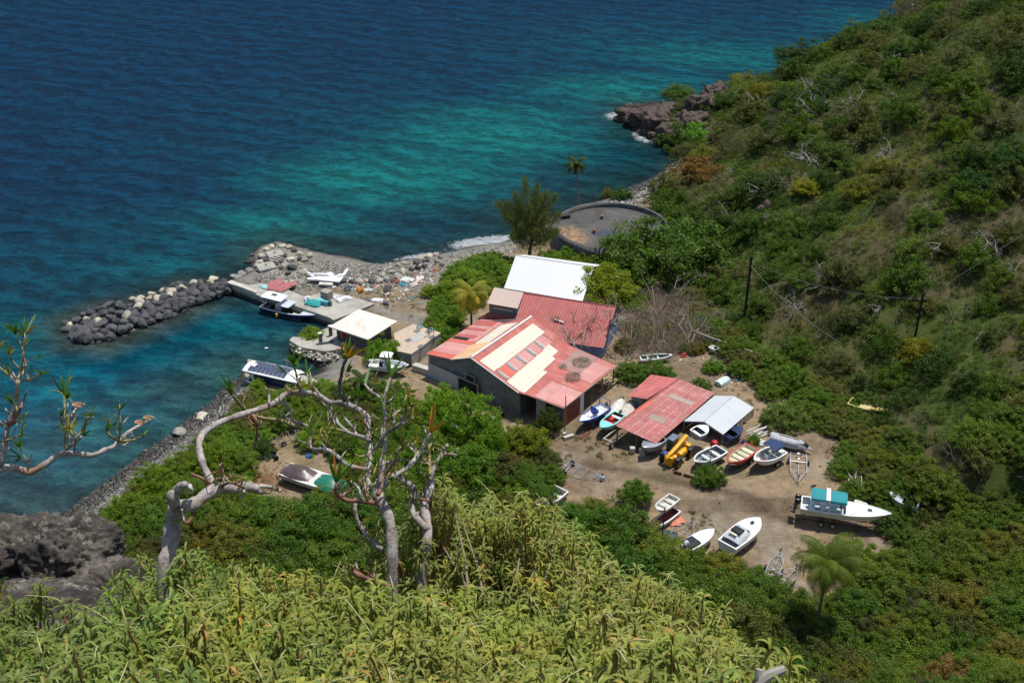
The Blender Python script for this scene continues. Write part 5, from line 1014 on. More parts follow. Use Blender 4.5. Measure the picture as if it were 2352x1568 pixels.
crag('rock_headland',[(1452,268,30,0,(1.2,.8,.6),1),(1485,272,36,0,(1.2,.9,.7),2),(1520,285,40,0,(1.1,1.,.75),3),(1548,310,40,0,(1.,1.,.7),4),(1585,295,44,0,(1.,.9,.9),5),(1610,255,40,0,(1.1,.9,1.),6),(1530,258,34,0,(1.3,.8,.6),7),(1640,225,34,0,(1.,.9,.9),8)],'jagged dark brown rock cliff of the headland by the cove',RR_M,True,.09)
# shore stones: rows of cobbles
for i in range(70):
    pth=[(1560,340),(1545,372),(1520,402),(1480,425),(1440,438),(1400,450)] if i<34 else [(180,1190),(250,1130),(330,1066),(410,1004),(470,955),(520,918),(548,870)]
    a=along(pth,rk.random());p=G(a[0]+rk.uniform(-6,10),a[1]+rk.uniform(-3,7),.12);boulder(p,rk.uniform(.25,.6)*(1 if i<34 else .75),'b' if rk.random()<.75 else 'g','wave washed stone on the '+('cove shore' if i<34 else 'pebble shore by the harbour'),'stones along the '+('cove shore' if i<34 else 'pebble shore'),.7,'shore_stone')
for (x,y,s,k,lab) in((415,990,1.2,'g','long flat dark rock at the tide line'),(470,958,1.2,'l','pale flat rock slab on the pebble shore'),(500,950,.8,'l','smaller pale slab behind the flat one'),(580,845,.7,'l','pale rock at the foot of the slipway'),(568,862,.7,'l','pale rock below the slipway bush'),(560,885,.6,'g','grey rock left of the solar boat'),(770,805,.55,'l','pale lump in the jetty rubble wall'),(757,731,.6,'l','pale rock at the quay end'),(770,726,.5,'g','grey rock at the quay end beside the hut')): boulder(G(x,y,.3),s,k,lab,None,.5)
# rubble face of the short jetty
def stones(name,lab,polys,n,smin,smax,cols,z=None,seed=1,flat=.6,blk=None):
    r_=np.random.default_rng(seed);V=[];Q_=[];LC=[];o=0;base=np.array([(1,0,0),(0,1,0),(-1,0,0),(0,-1,0),(0,0,1),(0,0,-1)],float);fc=[(0,1,4),(1,2,4),(2,3,4),(3,0,4),(1,0,5),(2,1,5),(3,2,5),(0,3,5)]
    for P_ in polys:
        xs=[p[0] for p in P_];ys=[p[1] for p in P_];m=0;tries=0
        while m<n and tries<n*12:
            tries+=1;x=r_.uniform(min(xs),max(xs));y=r_.uniform(min(ys),max(ys))
            if not pip(x,y,P_): continue
            p=T(x,y) if z is None else G(x,y,r_.uniform(*z));s=r_.uniform(smin,smax)**1.;a=r_.uniform(0,6.28);v=base*s*r_.uniform(.6,1.3,3)*[1,1,flat];v=v+r_.normal(size=v.shape)*s*.12
            v=np.stack([v[:,0]*math.cos(a)-v[:,1]*math.sin(a),v[:,0]*math.sin(a)+v[:,1]*math.cos(a),v[:,2]],-1)+p;V.append(v);Q_+=[tuple(k+o for k in f) for f in fc];c=cols[r_.integers(len(cols))];LC.append(np.repeat(np.array([c])*r_.uniform(.75,1.25),6,0));o+=6;m+=1
    me=npmesh(name,np.vstack(V),Q_,[M_LC],extra={'lcol':np.vstack(LC)});ob=link(name,me);tag(ob,lab,None,None,'stuff');return ob
q=N('loose_bits');q.l(q.attr('lcol','Color'),q.p.inputs['Base Color']);q.p.inputs['Roughness'].default_value=.8;M_LC=q.m
GRY=[(.20,.19,.17),(.30,.28,.24),(.13,.13,.125),(.38,.35,.29),(.09,.09,.09)]
stones('jetty_rubble','pale rubble stones forming the face of the short jetty',[[(668,790),(690,800),(745,812),(800,806),(800,822),(740,830),(690,818),(668,804)]],420,.12,.34,[(.44,.41,.33),(.36,.32,.25),(.5,.47,.4),(.25,.23,.18)],(.1,1.1),2)
stones('beach_stones','grey pebbles and stones of the beach and rubble bank',[[(580,640),(640,600),(700,600),(760,600),(830,610),(1010,590),(1190,553),(1190,580),(1060,600),(990,640),(960,660),(760,660),(700,670),(600,648)]],2600,.07,.28,GRY,None,3)
stones('beach_stones','grey pebbles of the near shore',[[(160,1195),(330,1062),(470,952),(548,880),(566,900),(480,1010),(360,1080),(250,1160),(190,1200)]],1800,.06,.22,GRY,None,4)
stones('beach_stones','grey shingle of the cove beach behind the tank',[[(1290,495),(1400,458),(1480,432),(1545,380),(1560,350),(1570,375),(1540,410),(1480,465),(1400,480)]],1300,.12,.4,GRY+[(.05,.05,.05)],None,5)
TRASH=[(.7,.7,.68),(.75,.74,.7),(.5,.5,.5),(.45,.3,.2),(.2,.25,.3),(.6,.5,.4),(.1,.1,.1),(.1,.3,.4),(.5,.12,.05)]
stones('shore_stones','black wet stones and weed at the harbour tide line',[[(140,1185),(330,1040),(470,935),(540,868),(560,885),(480,965),(350,1062),(170,1200)]],2300,.08,.32,[(.03,.03,.03),(.05,.048,.045),(.02,.02,.02),(.10,.095,.08),(.06,.05,.03)],None,14)
stones('shore_stones','black wet stones at the cove tide line',[[(1400,448),(1480,418),(1525,395),(1550,360),(1565,352),(1555,385),(1530,410),(1480,436),(1400,462)]],900,.12,.45,[(.03,.03,.03),(.05,.048,.045),(.02,.02,.02)],None,15)
stones('litter','debris along the right edge of the yard',[[(1940,1050),(1990,1060),(2000,1150),(2120,1180),(2100,1210),(1960,1140)]],160,.06,.3,TRASH+GRY,None,16)
stones('litter','small pale litter and scrap scattered over the debris bank',[[(700,640),(760,640),(985,600),(1010,640),(960,690),(860,705),(900,680),(760,665)]],620,.06,.30,TRASH,None,6,.4)
stones('litter','small scraps of litter over the yard',[[(1300,1040),(1950,960),(1960,1120),(2100,1200),(1800,1280),(1500,1180),(1290,1100)]],420,.03,.09,TRASH+GRY,None,7,.4)
stones('scrap','scattered scrap and rubbish behind the sheds',[[(1430,780),(1600,780),(1720,830),(1850,880),(1950,930),(1900,960),(1740,900),(1640,870),(1560,840),(1430,820)]],520,.06,.26,TRASH+GRY,None,8,.4)
stones('leaf_litter','brown leaf litter and dry tufts over the yard ground',[[(560,1060),(660,1060),(660,1130),(560,1140)],[(1900,960),(1990,1000),(1960,1120),(1900,1080)],[(1620,780),(1760,860),(1960,950),(1700,900)]],500,.05,.14,[(.17,.09,.045),(.22,.13,.06),(.12,.1,.04)],None,9,.4)
# ---------------- boats ----------------
def hull(parent,Lh,B,h,mh,mi,mg,deck=.72,floor=.38,bowp=2.3,dm=None,sheer=.3,tr=.9,flip=False):
    n=16;st=[i/(n-1) for i in range(n)]
    def w(t): return B/2*(tr+(1-tr)*min(t/.35,1))*(1-max(0,(t-.42)/.58)**bowp*.985)
    def gz(t): return h*(1+sheer*t*t)
    def kz(t): return h*.75*max(0,(t-.72)/.28)**2
    def X(t,low): return Lh*t-(Lh*.13*max(0,(t-.62)/.38) if low==2 else Lh*.07*max(0,(t-.62)/.38) if low==1 else 0)
    rows=[]
    for t in st:
        W=w(t);k=kz(t);g=gz(t);c=k+(g-k)*.38
        rows.append([(X(t,0),W,g),(X(t,0)-.0,W*.98,g-.06),(X(t,1),W*.86,c),(X(t,2),W*.45,k+(c-k)*.35),(X(t,2),0,k),(X(t,2),-W*.45,k+(c-k)*.35),(X(t,1),-W*.86,c),(X(t,0),-W*.98,g-.06),(X(t,0),-W,g)])
    mb=MB();mb.grid(rows);o0=len(mb.v);mb.add(rows[0],[(0,1,2,3,4,5,6,7,8)]);ho=mb.build('hull',mh,parent,True)
    gw=.10+.02*B;mb=MB()
    for sg in(1,-1):
        a=[(X(t,0)-(.0 if t<1 else 0),sg*(w(t)+.02),gz(t)+.03) for t in st];b=[(min(X(t,0),X(1,0)-gw*1.3*(t>.97)),sg*max(w(t)-gw,0.002),gz(t)+.03) for t in st];c=[(x,y,z-.09) for x,y,z in a];mb.grid([c,a,b] if sg>0 else [b,a,c])
    mb.box((gw/2,0,gz(0)+.012),(gw,w(0)*2-.0,.05));mb.build('gunwale',mg,parent)
    fz=h*floor
    if deck>0:
        s2=[t for t in st if t<=deck]+[deck];ri=[]
        for t in s2:
            W=max(w(t)-gw,.02);ri.append([(max(X(t,0),gw),W,gz(t)+.02),(max(X(t,0),gw),W*.93,fz+kz(t)*.6),(max(X(t,0),gw),0,fz+kz(t)*.6),(max(X(t,0),gw),-W*.93,fz+kz(t)*.6),(max(X(t,0),gw),-W,gz(t)+.02)])
        mb=MB();mb.grid(ri);mb.add(ri[0],[(0,1,2,3,4)]);mb.add(ri[-1],[(0,1,2,3,4)]);mb.build('interior',mi,parent)
    if deck<1:
        d0=max(deck,0);s3=[d0+(1-d0)*i/8 for i in range(9)];rr=[]
        for t in s3:
            W=max(w(t)-gw*.6,.004);z=gz(t)+.035;rr.append([(X(t,0)-(gw if t>.99 else 0),W*k,z+.05*B*(1-k*k)*(1-.6*t)) for k in(1,.66,.33,0,-.33,-.66,-1)])
        mb=MB();mb.grid(rr);mb.build('foredeck',dm or mg,parent,True)
    return w,gz,fz
def outboard(parent,x,y,z,m=None,s=1.,tilt=.35,label=None):
    m=m or mat('engine_black',(.018,.019,.022),.3,0,.1,3);e=bpy.data.objects.new('outboard_engine',None);C.objects.link(e);e.parent=parent;e.location=(x,y,z);e.rotation_euler=(0,tilt,0);e.scale=(s,)*3
    if label: e['label']=label
    mb=MB();mb.rbox((-.22,0,.42),(.55,.36,.46),.12,taper=.8);mb.build('cowl',m,e,True)
    mb=MB();mb.rbox((-.25,0,-.05),(.24,.18,.6),.05);mb.rbox((-.27,0,-.55),(.16,.07,.55),.03);mb.rbox((-.3,0,-.72),(.45,.1,.1),.04);mb.rbox((-.3,0,-.32),(.4,.2,.03),.01)
    for k in range(3): a=k*2.094;mb.box((-.55,.09*math.cos(a),-.72+.09*math.sin(a)),(.02,.07,.15),0,0,a)
    mb.build('leg',mat('engine_grey',(.10,.10,.11),.4,0,.15,4),e,True);return e
def frame(A,B_,z=None,lift=.6):
    """stern & bow pixels -> origin, yaw, length, at ground + lift"""
    a=T(*A);b=T(*B_);zz=(a[2]+b[2])/2+lift if z is None else z
    a=G(A[0],A[1],zz+.5);b=G(B_[0],B_[1],zz+.6);d=b-a;return (float(a[0]),float(a[1]),float(zz)),math.atan2(d[1],d[0]),float(np.hypot(d[0],d[1]))
def stands(root,Lh,B,z,m=None):
    for x in(.2,.62):
        mb=MB()
        for y in(-.3,.3): mb.box((Lh*x,B*y,-z/2+.12),(.09,.09,z+.2))
        mb.box((Lh*x,0,-z+.12),(.12,B*.75,.1));mb.build('stand',m or WOOD,root)
def trailer_mesh(parent,Lh,W,mt=None,z=.42,wx=.28,twin=False,rollers=True,tong=1.15):
    mt=mt or GALV;x1=Lh*.62;mb=MB()
    for s in(1,-1): mb.tube([(0,s*W/2,z),(x1,s*W/2,z),(Lh*.97,s*.05,z)],.045,4)
    mb.tube([(Lh*.9,0,z),(Lh*tong,0,z)],.05,4);mb.build('frame_rail',mt,parent)
    for x in(.03,.22,.42,.60): m2=MB();m2.tube([(Lh*x,-W/2,z),(Lh*x,0,z-.05),(Lh*x,W/2,z)],.035,4);m2.build('crossbar',mt,parent)
    m2=MB();m2.tube([(Lh*.8,-W*.22,z),(Lh*.8,W*.22,z)],.035,4);m2.build('crossbar',mt,parent)
    if rollers:
        m2=MB();m2.tube([(Lh*.42,0,z+.02),(Lh*.95,0,z+.02)],.035,4);m2.build('keel_beam',mt,parent)
        for x in(.03,.22): m2=MB();m2.rbox((Lh*x,0,z+.06),(.28,.3,.1),.02);m2.build('roller_cradle',mt,parent)
    for xx in([wx,wx+.13] if twin else [wx]):
        for s in(1,-1):
            wr=.3;m2=MB();m2.lathe([(wr*.6,-.1),(wr,-.08),(wr,.08),(wr*.6,.1)],(Lh*xx,s*(W/2+.2),wr),16,'Y');t_=m2.build('wheel',BLACK,parent,True);m2=MB();m2.lathe([(.02,-.1),(wr*.58,-.105),(wr*.58,.105),(.02,.1)],(Lh*xx,s*(W/2+.2),wr),12,'Y');m2.build('rim',mat('rim_grey',(.45,.46,.48),.35,.3,.15,3),t_,True)
    m2=MB();m2.tube([(Lh*xx,-W/2-.2,.3),(Lh*xx,W/2+.2,.3)],.04,6);m2.build('axle',mt,parent)
    m2=MB();m2.tube([(Lh*.93,0,z),(Lh*.93,0,z+.5)],.04,5);m2.rbox((Lh*.93,0,z+.45),(.2,.16,.18),.03);m2.build('winch_post',mat('dark_steel',(.06,.06,.065),.5,.4),parent);m2=MB();m2.tube([(Lh*1.05,.06,z+.1),(Lh*1.05,.06,.05)],.03,5);m2.build('jockey_leg',mt,parent)
def trailer(A,B_,W,lab,mt=None,twin=False,rot=None,rollers=True,z=.42,name='boat_trailer',tong=1.0):
    a=T(*A);b=T(*B_);d=b-a;Lh=float(np.hypot(d[0],d[1]));root=thing(name,lab,'trailer',up_loc(a,.0),math.atan2(d[1],d[0]));trailer_mesh(root,Lh/tong,W,mt,z,twin=twin,rollers=rollers,tong=tong);return root
NAVY=mat('navy_hull',(.018,.035,.085),.3,0,.15,1.5);GELW=mat('white_gelcoat',(.76,.77,.77),.25,0,.08,1.2,spec=.5);PALEG=mat('pale_grey_deck',(.50,.54,.60),.5,0,.15,2);CLUT=dirty('cluttered_deck',(.20,.22,.22),(.5,.5,.46),.5,.8,3.5);TEAL=mat('teal_canvas',(.022,.24,.27),.8,0,.15,1.5,.02)
def seatbox(root,c,sz,m=None,name='seat'): mb=MB();mb.rbox(c,sz,.06);return mb.build(name,m or WHITE,root,True)
def canopy(root,x0,x1,W,z,m,name='canopy',camb=.12,th=.05,posts=True,pz=.8,mp=None,posthw=None,drop=0):
    rows=[]
    n=9
    for i in range(n):
        x=lerp(x0,x1,i/(n-1));e=.14*abs(2*i/(n-1)-1)**3
        rows.append([(x,W/2*k*(1-.10*abs(2*i/(n-1)-1)**4),z+camb*(1-k*k)-e*.5-(drop if k in(1,-1) else 0)) for k in(-1,-.92,-.6,-.3,0,.3,.6,.92,1)])
    low=[[(a,b,c-th) for a,b,c in r] for r in rows];mb=MB();mb.grid(rows);mb.grid(low);k=len(rows[0])
    edge=[r[0] for r in rows]+rows[-1][1:]+[r[-1] for r in rows[::-1]][1:]+rows[0][::-1][1:];el=[(a,b,c-th) for a,b,c in edge];mb.grid([edge,el]);o=mb.build(name,m,root,True)
    if posts:
        for sx,xx in((0,x0+.15),(1,x1-.15)):
            for sg in(1,-1): m2=MB();m2.tube([(xx+(-.05 if sx else .25),sg*(posthw or W/2),pz),(xx,sg*W/2*.9,z-.02)],.03,6);m2.build('canopy_post',mp or mat('alu_tube',(.6,.62,.64),.3,.6,.1,3),root)
    return o
# 1 workboat
o_,a_,L_=frame((607,706),(728,735),z=-.28);b1=thing('motor_boat','navy hulled motor boat with white hard top moored at the quay','motor boat',o_,a_);B=2.3
w_,g_,f_=hull(b1,L_,B,1.05,NAVY,CLUT,mat('pale_blue_gunwale',(.50,.56,.64),.4,0,.1,2),.74,.35)
canopy(b1,.25,L_*.42,1.9,2.65,WHITE,'hard_top',.1,.08,pz=1.1);mb=MB();mb.box((L_*.22,.1,2.78),(.75,.5,.03));mb.build('roof_hatch',mat('dark_mesh',(.08,.08,.085),.8),b1)
mb=MB();mb.grid([[(L_*.36,y,2.1+.0),(L_*.46,y,1.95),(L_*.56,y,1.98)] for y in(-.95,-.3,.3,.95)]);mb.build('awning',PALEG,b1,True)
seatbox(b1,(L_*.30,0,1.1),(.8,.8,.9),PALEG,'console');seatbox(b1,(L_*.45,.2,.8),(.9,1.1,.6),mat('black_crate',(.02,.02,.025),.6),'fish_box');seatbox(b1,(L_*.6,-.1,.7),(.8,.7,.15),mat('net_pile',(.45,.5,.42),.9,0,.4,6),'net_pile');seatbox(b1,(L_*.67,.1,.72),(.5,.9,.15),mat('shell_pile',(.6,.5,.4),.9,0,.4,6),'net_pile');seatbox(b1,(L_*.12,0,.8),(.5,1.6,.5),mat('dark_grey',(.07,.07,.075),.6),'stern_locker')
m2=MB();m2.tube([(L_*.35,.1,2.7),(L_*.35,.1,3.3)],.02,5);m2.build('antenna',GALV,b1)
m2=MB();m2.lathe([(.02,-.3),(.16,-.22),(.22,0),(.16,.22),(.02,.3)],(0,0,0),14);o=m2.build('fender',mat('fender_yellow',(.80,.42,.01),.4,0,.1,2),b1,True);o.location=(L_*.36,-B/2-.2,.72);outboard(b1,0,0,.7,None,1.1,.1)
# 2 solar boat
o_,a_,L_=frame((578,872),(706,900),z=-.2);b2=thing('solar_boat','white and blue passenger boat with solar panelled roof by the slipway','boat',o_,a_);B=2.6
hull(b2,L_,B,1.0,dirty('blue_grey_hull',(.42,.50,.60),(.6,.64,.68),.4,.4,1),mat('blue_interior',(.03,.10,.25),.5),WHITE,.8,.3,sheer=.1,bowp=4);canopy(b2,-.3,L_*.93,2.7,2.5,WHITE,'roof',.28,.1,pz=1.0)
for i in range(9):
    for j in(-1,0,1): 
        x=L_*.09+i*L_*.073;y=j*.78;z=2.5+.28*(1-(y/1.35)**2)+.03;m2=MB();m2.box((x,y,z),(L_*.066,.70,.03),0,0,-.30*j);
        if i==0 and j==0: continue
        m2.build('solar_panel',mat('solar_cell',(.07,.09,.15),.25,0,.25,8,spec=.6),b2)
m2=MB();m2.rbox((L_*.45,0,1.45),(L_*.7,1.9,.75),.1);m2.build('window_band',mat('tinted_blue_glass',(.02,.06,.13),.1,0,.2,1,spec=.6),b2,True);m2=MB();m2.rbox((L_*.13,1.05,1.7),(.35,.1,1.4),.04);m2.rbox((L_*.13,-1.05,1.7),(.35,.1,1.4),.04);m2.build('pillar',WHITE,b2);m2=MB();m2.tube([(L_*.6,.9,2.5),(L_*.6,.9,4.)],.03,6);m2.build('mast',WHITE,b2)
# 3 centre console
o_,a_,L_=frame((851,838),(940,846),lift=.45);b3=thing('console_boat','white centre console boat with small hard top in front of the cistern','boat',o_,a_);B=1.9
hull(b3,L_,B,.85,mat('pale_aqua_hull',(.42,.62,.62),.35,0,.12,1.5),GELW,GELW,.88,.5);canopy(b3,L_*.28,L_*.58,1.35,2.2,WHITE,'hard_top',.06,.07,pz=.7,posthw=.4);seatbox(b3,(L_*.42,0,.95),(.55,.6,.85),GELW,'console');seatbox(b3,(L_*.28,0,.8),(.4,.7,.5),BLACK);outboard(b3,0,0,.7,WHITE,.8,.5)
stands(b3,L_,B,.45)
# 4 blue/white boat
o_,a_,L_=frame((1392,934),(1329,972),lift=.7);b4=thing('blue_white_boat','blue hulled boat with white deck and blue seat beside the red lean-to','boat',o_,a_);B=1.7
hull(b4,L_,B,.65,mat('royal_blue',(.015,.07,.32),.35,0,.12,1.5),GELW,mat('royal_blue',(.015,.07,.32)),.7,.7,dm=GELW);seatbox(b4,(L_*.42,0,.9),(.5,.8,.5),mat('blue_vinyl',(.012,.09,.42),.5),'seat');m2=MB();m2.rbox((L_*.47,0,1.2),(.12,.75,.7),.05);m2.build('backrest',mat('blue_vinyl',(.012,.09,.42)),b4,True)
m2=MB();m2.tube([(.3,-.7,.7),(.2,-.7,1.7),(.2,.7,1.7),(.3,.7,.7)],.05,6);m2.build('arch',mat('royal_blue',(.015,.07,.32)),b4);seatbox(b4,(L_*.6,0,.75),(.6,.5,.15),GELW,'locker');outboard(b4,0,0,.6,mat('engine_navy',(.03,.05,.10),.3),.75,.3);stands(b4,L_,B,.7)
# 5 aqua
o_,a_,L_=frame((1424,952),(1379,987),lift=.6);b5=thing('aqua_boat','turquoise boat with red seats half under the open shed roof','boat',o_,a_);B=1.65;AQ=mat('aqua_paint',(.22,.62,.62),.35,0,.12,1.5);RD=mat('red_vinyl',(.50,.02,.02),.45)
hull(b5,L_,B,.7,AQ,mat('dark_red_inside',(.10,.03,.03),.7),AQ,.62,.4,dm=AQ,bowp=2.8);seatbox(b5,(L_*.58,0,.72),(.3,1.15,.2),RD,'thwart');seatbox(b5,(L_*.45,.0,.75),(.5,.5,.45),RD,'seat');seatbox(b5,(L_*.2,0,.6),(.4,1.1,.1),WHITE,'stern_bench');outboard(b5,0,0,.6,None,.7,.2);stands(b5,L_,B,.6)
# 6 red
o_,a_,L_=frame((1728,1028),(1671,1068),lift=.5);b6=thing('red_rowing_boat','open red boat with cream inside and four thwarts on a trailer','boat',o_,a_);B=1.9
CRM=mat('cream_paint',(.66,.62,.45),.6,0,.12,2);hull(b6,L_,B,.75,mat('red_paint',(.48,.06,.055),.4,0,.15,1.5),CRM,mat('red_paint',(.48,.06,.055)),.93,.45,bowp=2.6)
for x in(.2,.38,.56,.74): seatbox(b6,(L_*x,0,.6),(.26,1.6*(1-.25*(x>.7)),.06),mat('olive_cream',(.50,.50,.30),.6,0,.2,3) if x in(.38,.74) else CRM,'thwart')
tr=bpy.data.objects.new('cradle_trailer',None);C.objects.link(tr);tr.parent=b6;tr.location=(-.1,0,-.5);trailer_mesh(tr,L_*1.15,1.1,mat('dark_steel',(.06,.06,.065)),.35,tong=1.05);tr['label']='dark trailer under the red boat'
# 7 white with navy bimini
o_,a_,L_=frame((1793,1036),(1731,1066),lift=.5);b7=thing('bimini_boat','small white boat with navy blue sun canopy on a trailer','boat',o_,a_);B=2.1
hull(b7,L_,B,.85,GELW,mat('cream_white_inside',(.62,.62,.55),.5),GELW,.86,.5);canopy(b7,L_*.12,L_*.50,1.85,1.9,mat('navy_canvas',(.02,.045,.12),.8,0,.15,2),'canopy',.22,.03,pz=.8,posthw=.7,drop=.12);seatbox(b7,(L_*.5,0,.85),(.45,.5,.7),GELW,'console');seatbox(b7,(L_*.72,0,.6),(.4,.5,.1),mat('red_cushion',(.5,.05,.05),.6),'cushion');m2=MB();m2.rbox((L_*.55,0,1.28),(.05,.5,.3),.02);m2.build('windscreen',GLASS,b7);seatbox(b7,(L_*.12,0,.75),(.5,1.4,.5),WHITE,'stern_bench');outboard(b7,0,0,.6,WHITE,.7,.3)
tr=bpy.data.objects.new('cradle_trailer',None);C.objects.link(tr);tr.parent=b7;tr.location=(-.1,0,-.5);trailer_mesh(tr,L_*1.2,1.1,mat('dark_steel',(.06,.06,.065)),.35,tong=1.05)
# 8 white/grey boat behind the small tree
o_,a_,L_=frame((1658,1034),(1594,1066),lift=.35);b8=thing('grey_white_boat','open white boat with grey inside behind the small round tree','boat',o_,a_);B=1.9
hull(b8,L_,B,.75,mat('grey_white',(.55,.57,.60),.4),mat('grey_inside',(.20,.22,.24),.7,0,.4,4),WHITE,.94,.35,bowp=3)
for x in(.25,.55): seatbox(b8,(L_*x,0,.6),(.3,1.35,.08),WHITE,'thwart')
stands(b8,L_,B,.35)
# 9 upturned
o_,a_,L_=frame((1773,988),(1869,1012),lift=1.15);b9=thing('upturned_hull','weathered grey white boat hull lying upside down on a rusty rack','boat hull',(o_[0],o_[1],o_[2]+.25),a_,rx=0)
fl=bpy.data.objects.new('shell',None);C.objects.link(fl);fl.parent=b9;fl.rotation_euler=(R(180),0,0);hull(fl,L_,1.55,.75,dirty('flaking_hull',(.52,.54,.55),(.22,.23,.24),.8,.7,3),DARK,OFFW,.9,.3,sheer=.1,bowp=2.)
m2=MB();m2.box((L_*.42,0,.02),(L_*.5,.12,.06));m2.build('keel_stain',dirty('red_brown_streak',(.15,.05,.04),(.4,.4,.4),.5,.8,4),b9)
for x in(.3,.55,.8):
    m2=MB();
    for y in(-.6,.6): m2.box((L_*x,y,-1.1),(.07,.07,1.1))
    m2.box((L_*x,0,-.75),(.07,1.3,.07));m2.build('rack_leg',RUST,b9)
# 10 speedboat
o_,a_,L_=frame((1838,1163),(2046,1192),lift=.75);b10=thing('speed_boat','long white speedboat with teal sun canopy and twin black outboards on a trailer','speedboat',o_,a_);B=2.35
mhl=dirty('cream_hull',(.70,.69,.64),(.55,.54,.5),.3,.35,.8);hull(b10,L_,B,1.05,mhl,PALEG,GELW,.50,.35,dm=GELW,sheer=.22,bowp=2.6)
for x0,x1 in((.10,.265),(.315,.50)): canopy(b10,L_*x0,L_*x1,1.95,2.35,TEAL,'canopy',.14,.03,posts=False,drop=.15)
m2=MB()
for sg in(1,-1): m2.tube([(L_*.24,sg*1.08,1.15),(L_*.27,sg*.98,2.4)],.05,6);m2.tube([(L_*.31,sg*1.08,1.15),(L_*.31,sg*.98,2.4)],.05,6);m2.tube([(L_*.26,sg*1.05,1.6),(L_*.31,sg*1.05,1.6)],.035,6);m2.tube([(L_*.265,sg*1.03,2.),(L_*.31,sg*1.03,2.)],.035,6)
m2.rbox((L_*.29,0,2.45),(L_*.05,2.05,.1),.04);m2.build('radar_arch',WHITE,b10,True);m2=MB();m2.tube([(L_*.29,.2,2.5),(L_*.29,.2,3.4)],.018,5);m2.build('antenna',GALV,b10)
seatbox(b10,(L_*.36,0,.85),(.7,1.5,.7),GELW,'console');seatbox(b10,(L_*.25,0,.75),(.6,1.4,.5),GELW,'seat');seatbox(b10,(L_*.13,0,.8),(.5,1.9,.5),GELW,'stern_bench');m2=MB();m2.rbox((L_*.445,0,1.3),(.06,1.6,.4),.02,ry=-.4);m2.build('windscreen',GLASS,b10);m2=MB();m2.rbox((L_*.76,-.0,1.33),(.42,.34,.04),.02);m2.build('deck_hatch',GLASS,b10);m2=MB()
for sg in(1,-1): m2.tube([(L_*.56,sg*.9,1.2),(L_*.62,sg*.82,1.42),(L_*.85,sg*.42,1.48),(L_*.98,sg*.03,1.45)],.018,5)
m2.build('bow_rail',GALV,b10)
for y in(-.33,.33): outboard(b10,-.1,y,.85,None,1.25,.15)
m2=MB()
for k in range(7): m2.tube([(.55+k*.14,-B/2*.985-.03,.80),(.60+k*.14,-B/2*.985-.035,.90-.05*(k%2))],.018,4)
m2.tube([(.5,-B/2*.98-.03,.74),(1.6,-B/2*.985-.03,.77)],.014,4);m2.build('hull_lettering',mat('teal_letter',(.02,.22,.26),.5),b10)
tr=bpy.data.objects.new('cradle_trailer',None);C.objects.link(tr);tr.parent=b10;tr.location=(.2,0,-.75);trailer_mesh(tr,L_*1.02,1.7,mat('dark_blue_steel',(.035,.04,.05),.5,.3),.5,.22,True,tong=1.12);tr['label']='dark twin axle trailer'
# 11 cruiser
o_,a_,L_=frame((1668,1262),(1744,1200),lift=.3);L_*=1.0;b11=thing('white_cruiser','white cabin cruiser with open dark hatch and long foredeck','cruiser',o_,a_);B=2.3
hull(b11,L_,B,1.1,GELW,PALEG,GELW,.34,.4,dm=GELW,sheer=.15,bowp=3.2)
rows=[]
for i,t in enumerate((.12,.24,.36,.48,.56)):
    hh=(.15,.75,.85,.5,.02)[i];ww=(1.0,.95,.95,.9,.75)[i];rows.append([(L_*t,ww*math.cos(a),1.15+hh*math.sin(a)) for a in np.linspace(0,math.pi,9)])
mb=MB();mb.grid(rows);mb.build('cabin_cover',dirty('plastic_sheet',(.62,.64,.66),(.45,.47,.5),.4,.4,3),b11,True);m2=MB();m2.rbox((L_*.30,0,1.93),(.85,1.1,.16),.07);m2.build('hatch_opening',mat('black_opening',(.01,.01,.012),.7),b11,True);m2=MB();m2.rbox((L_*.2,.1,1.75),(.3,.8,.1),.04);m2.build('cushion',CRM,b11,True);m2=MB();m2.rbox((L_*.48,0,1.62),(.1,1.5,.3),.04,ry=-.9);m2.build('windscreen',mat('green_glass',(.30,.42,.38),.1,0,.1),b11);m2=MB();m2.rbox((L_*.76,0,1.42),(.4,.32,.04),.02);m2.build('deck_hatch',GLASS,b11);stands(b11,L_,B,.3)
# 12 dinghy and the long red-white hull under it
o_,a_,L_=frame((1550,1140),(1510,1170),lift=.75);b12=thing('white_dinghy','stubby old white dinghy with two thwarts perched on the red and white hull','dinghy',o_,a_);hull(b12,L_,1.45,.55,OFFW,OFFW,OFFW,.95,.35,bowp=5,sheer=.05,tr=.95)
for x in(.3,.6): seatbox(b12,(L_*x,0,.42),(.22,1.2,.07),OFFW,'thwart')
o_,a_,L_=frame((1556,1178),(1492,1224),lift=.1);b13=thing('red_white_hull','long narrow white hull with faded red inside below the dinghy','boat hull',(o_[0],o_[1]+.5,o_[2]),a_);hull(b13,L_,1.2,.6,OFFW,mat('faded_red',(.30,.07,.06),.7,0,.3,3),WHITE,.95,.3)
# 14 boat with blue-black engine
o_,a_,L_=frame((1572,1262),(1640,1222),lift=.3);b14=thing('covered_boat','white boat with black cover beside the cruiser and large white outboard','boat',o_,a_);hull(b14,L_,1.6,.8,GELW,DARK,WHITE,.35,.5,dm=WHITE,bowp=2.6);m2=MB();m2.rbox((L_*.22,0,.95),(L_*.35,1.3,.25),.1);m2.build('cover',mat('navy_black_cover',(.012,.015,.03),.7,0,.3,3),b14,True);outboard(b14,-.05,0,.6,mat('lilac_white',(.5,.52,.62),.35),1.3,.9)
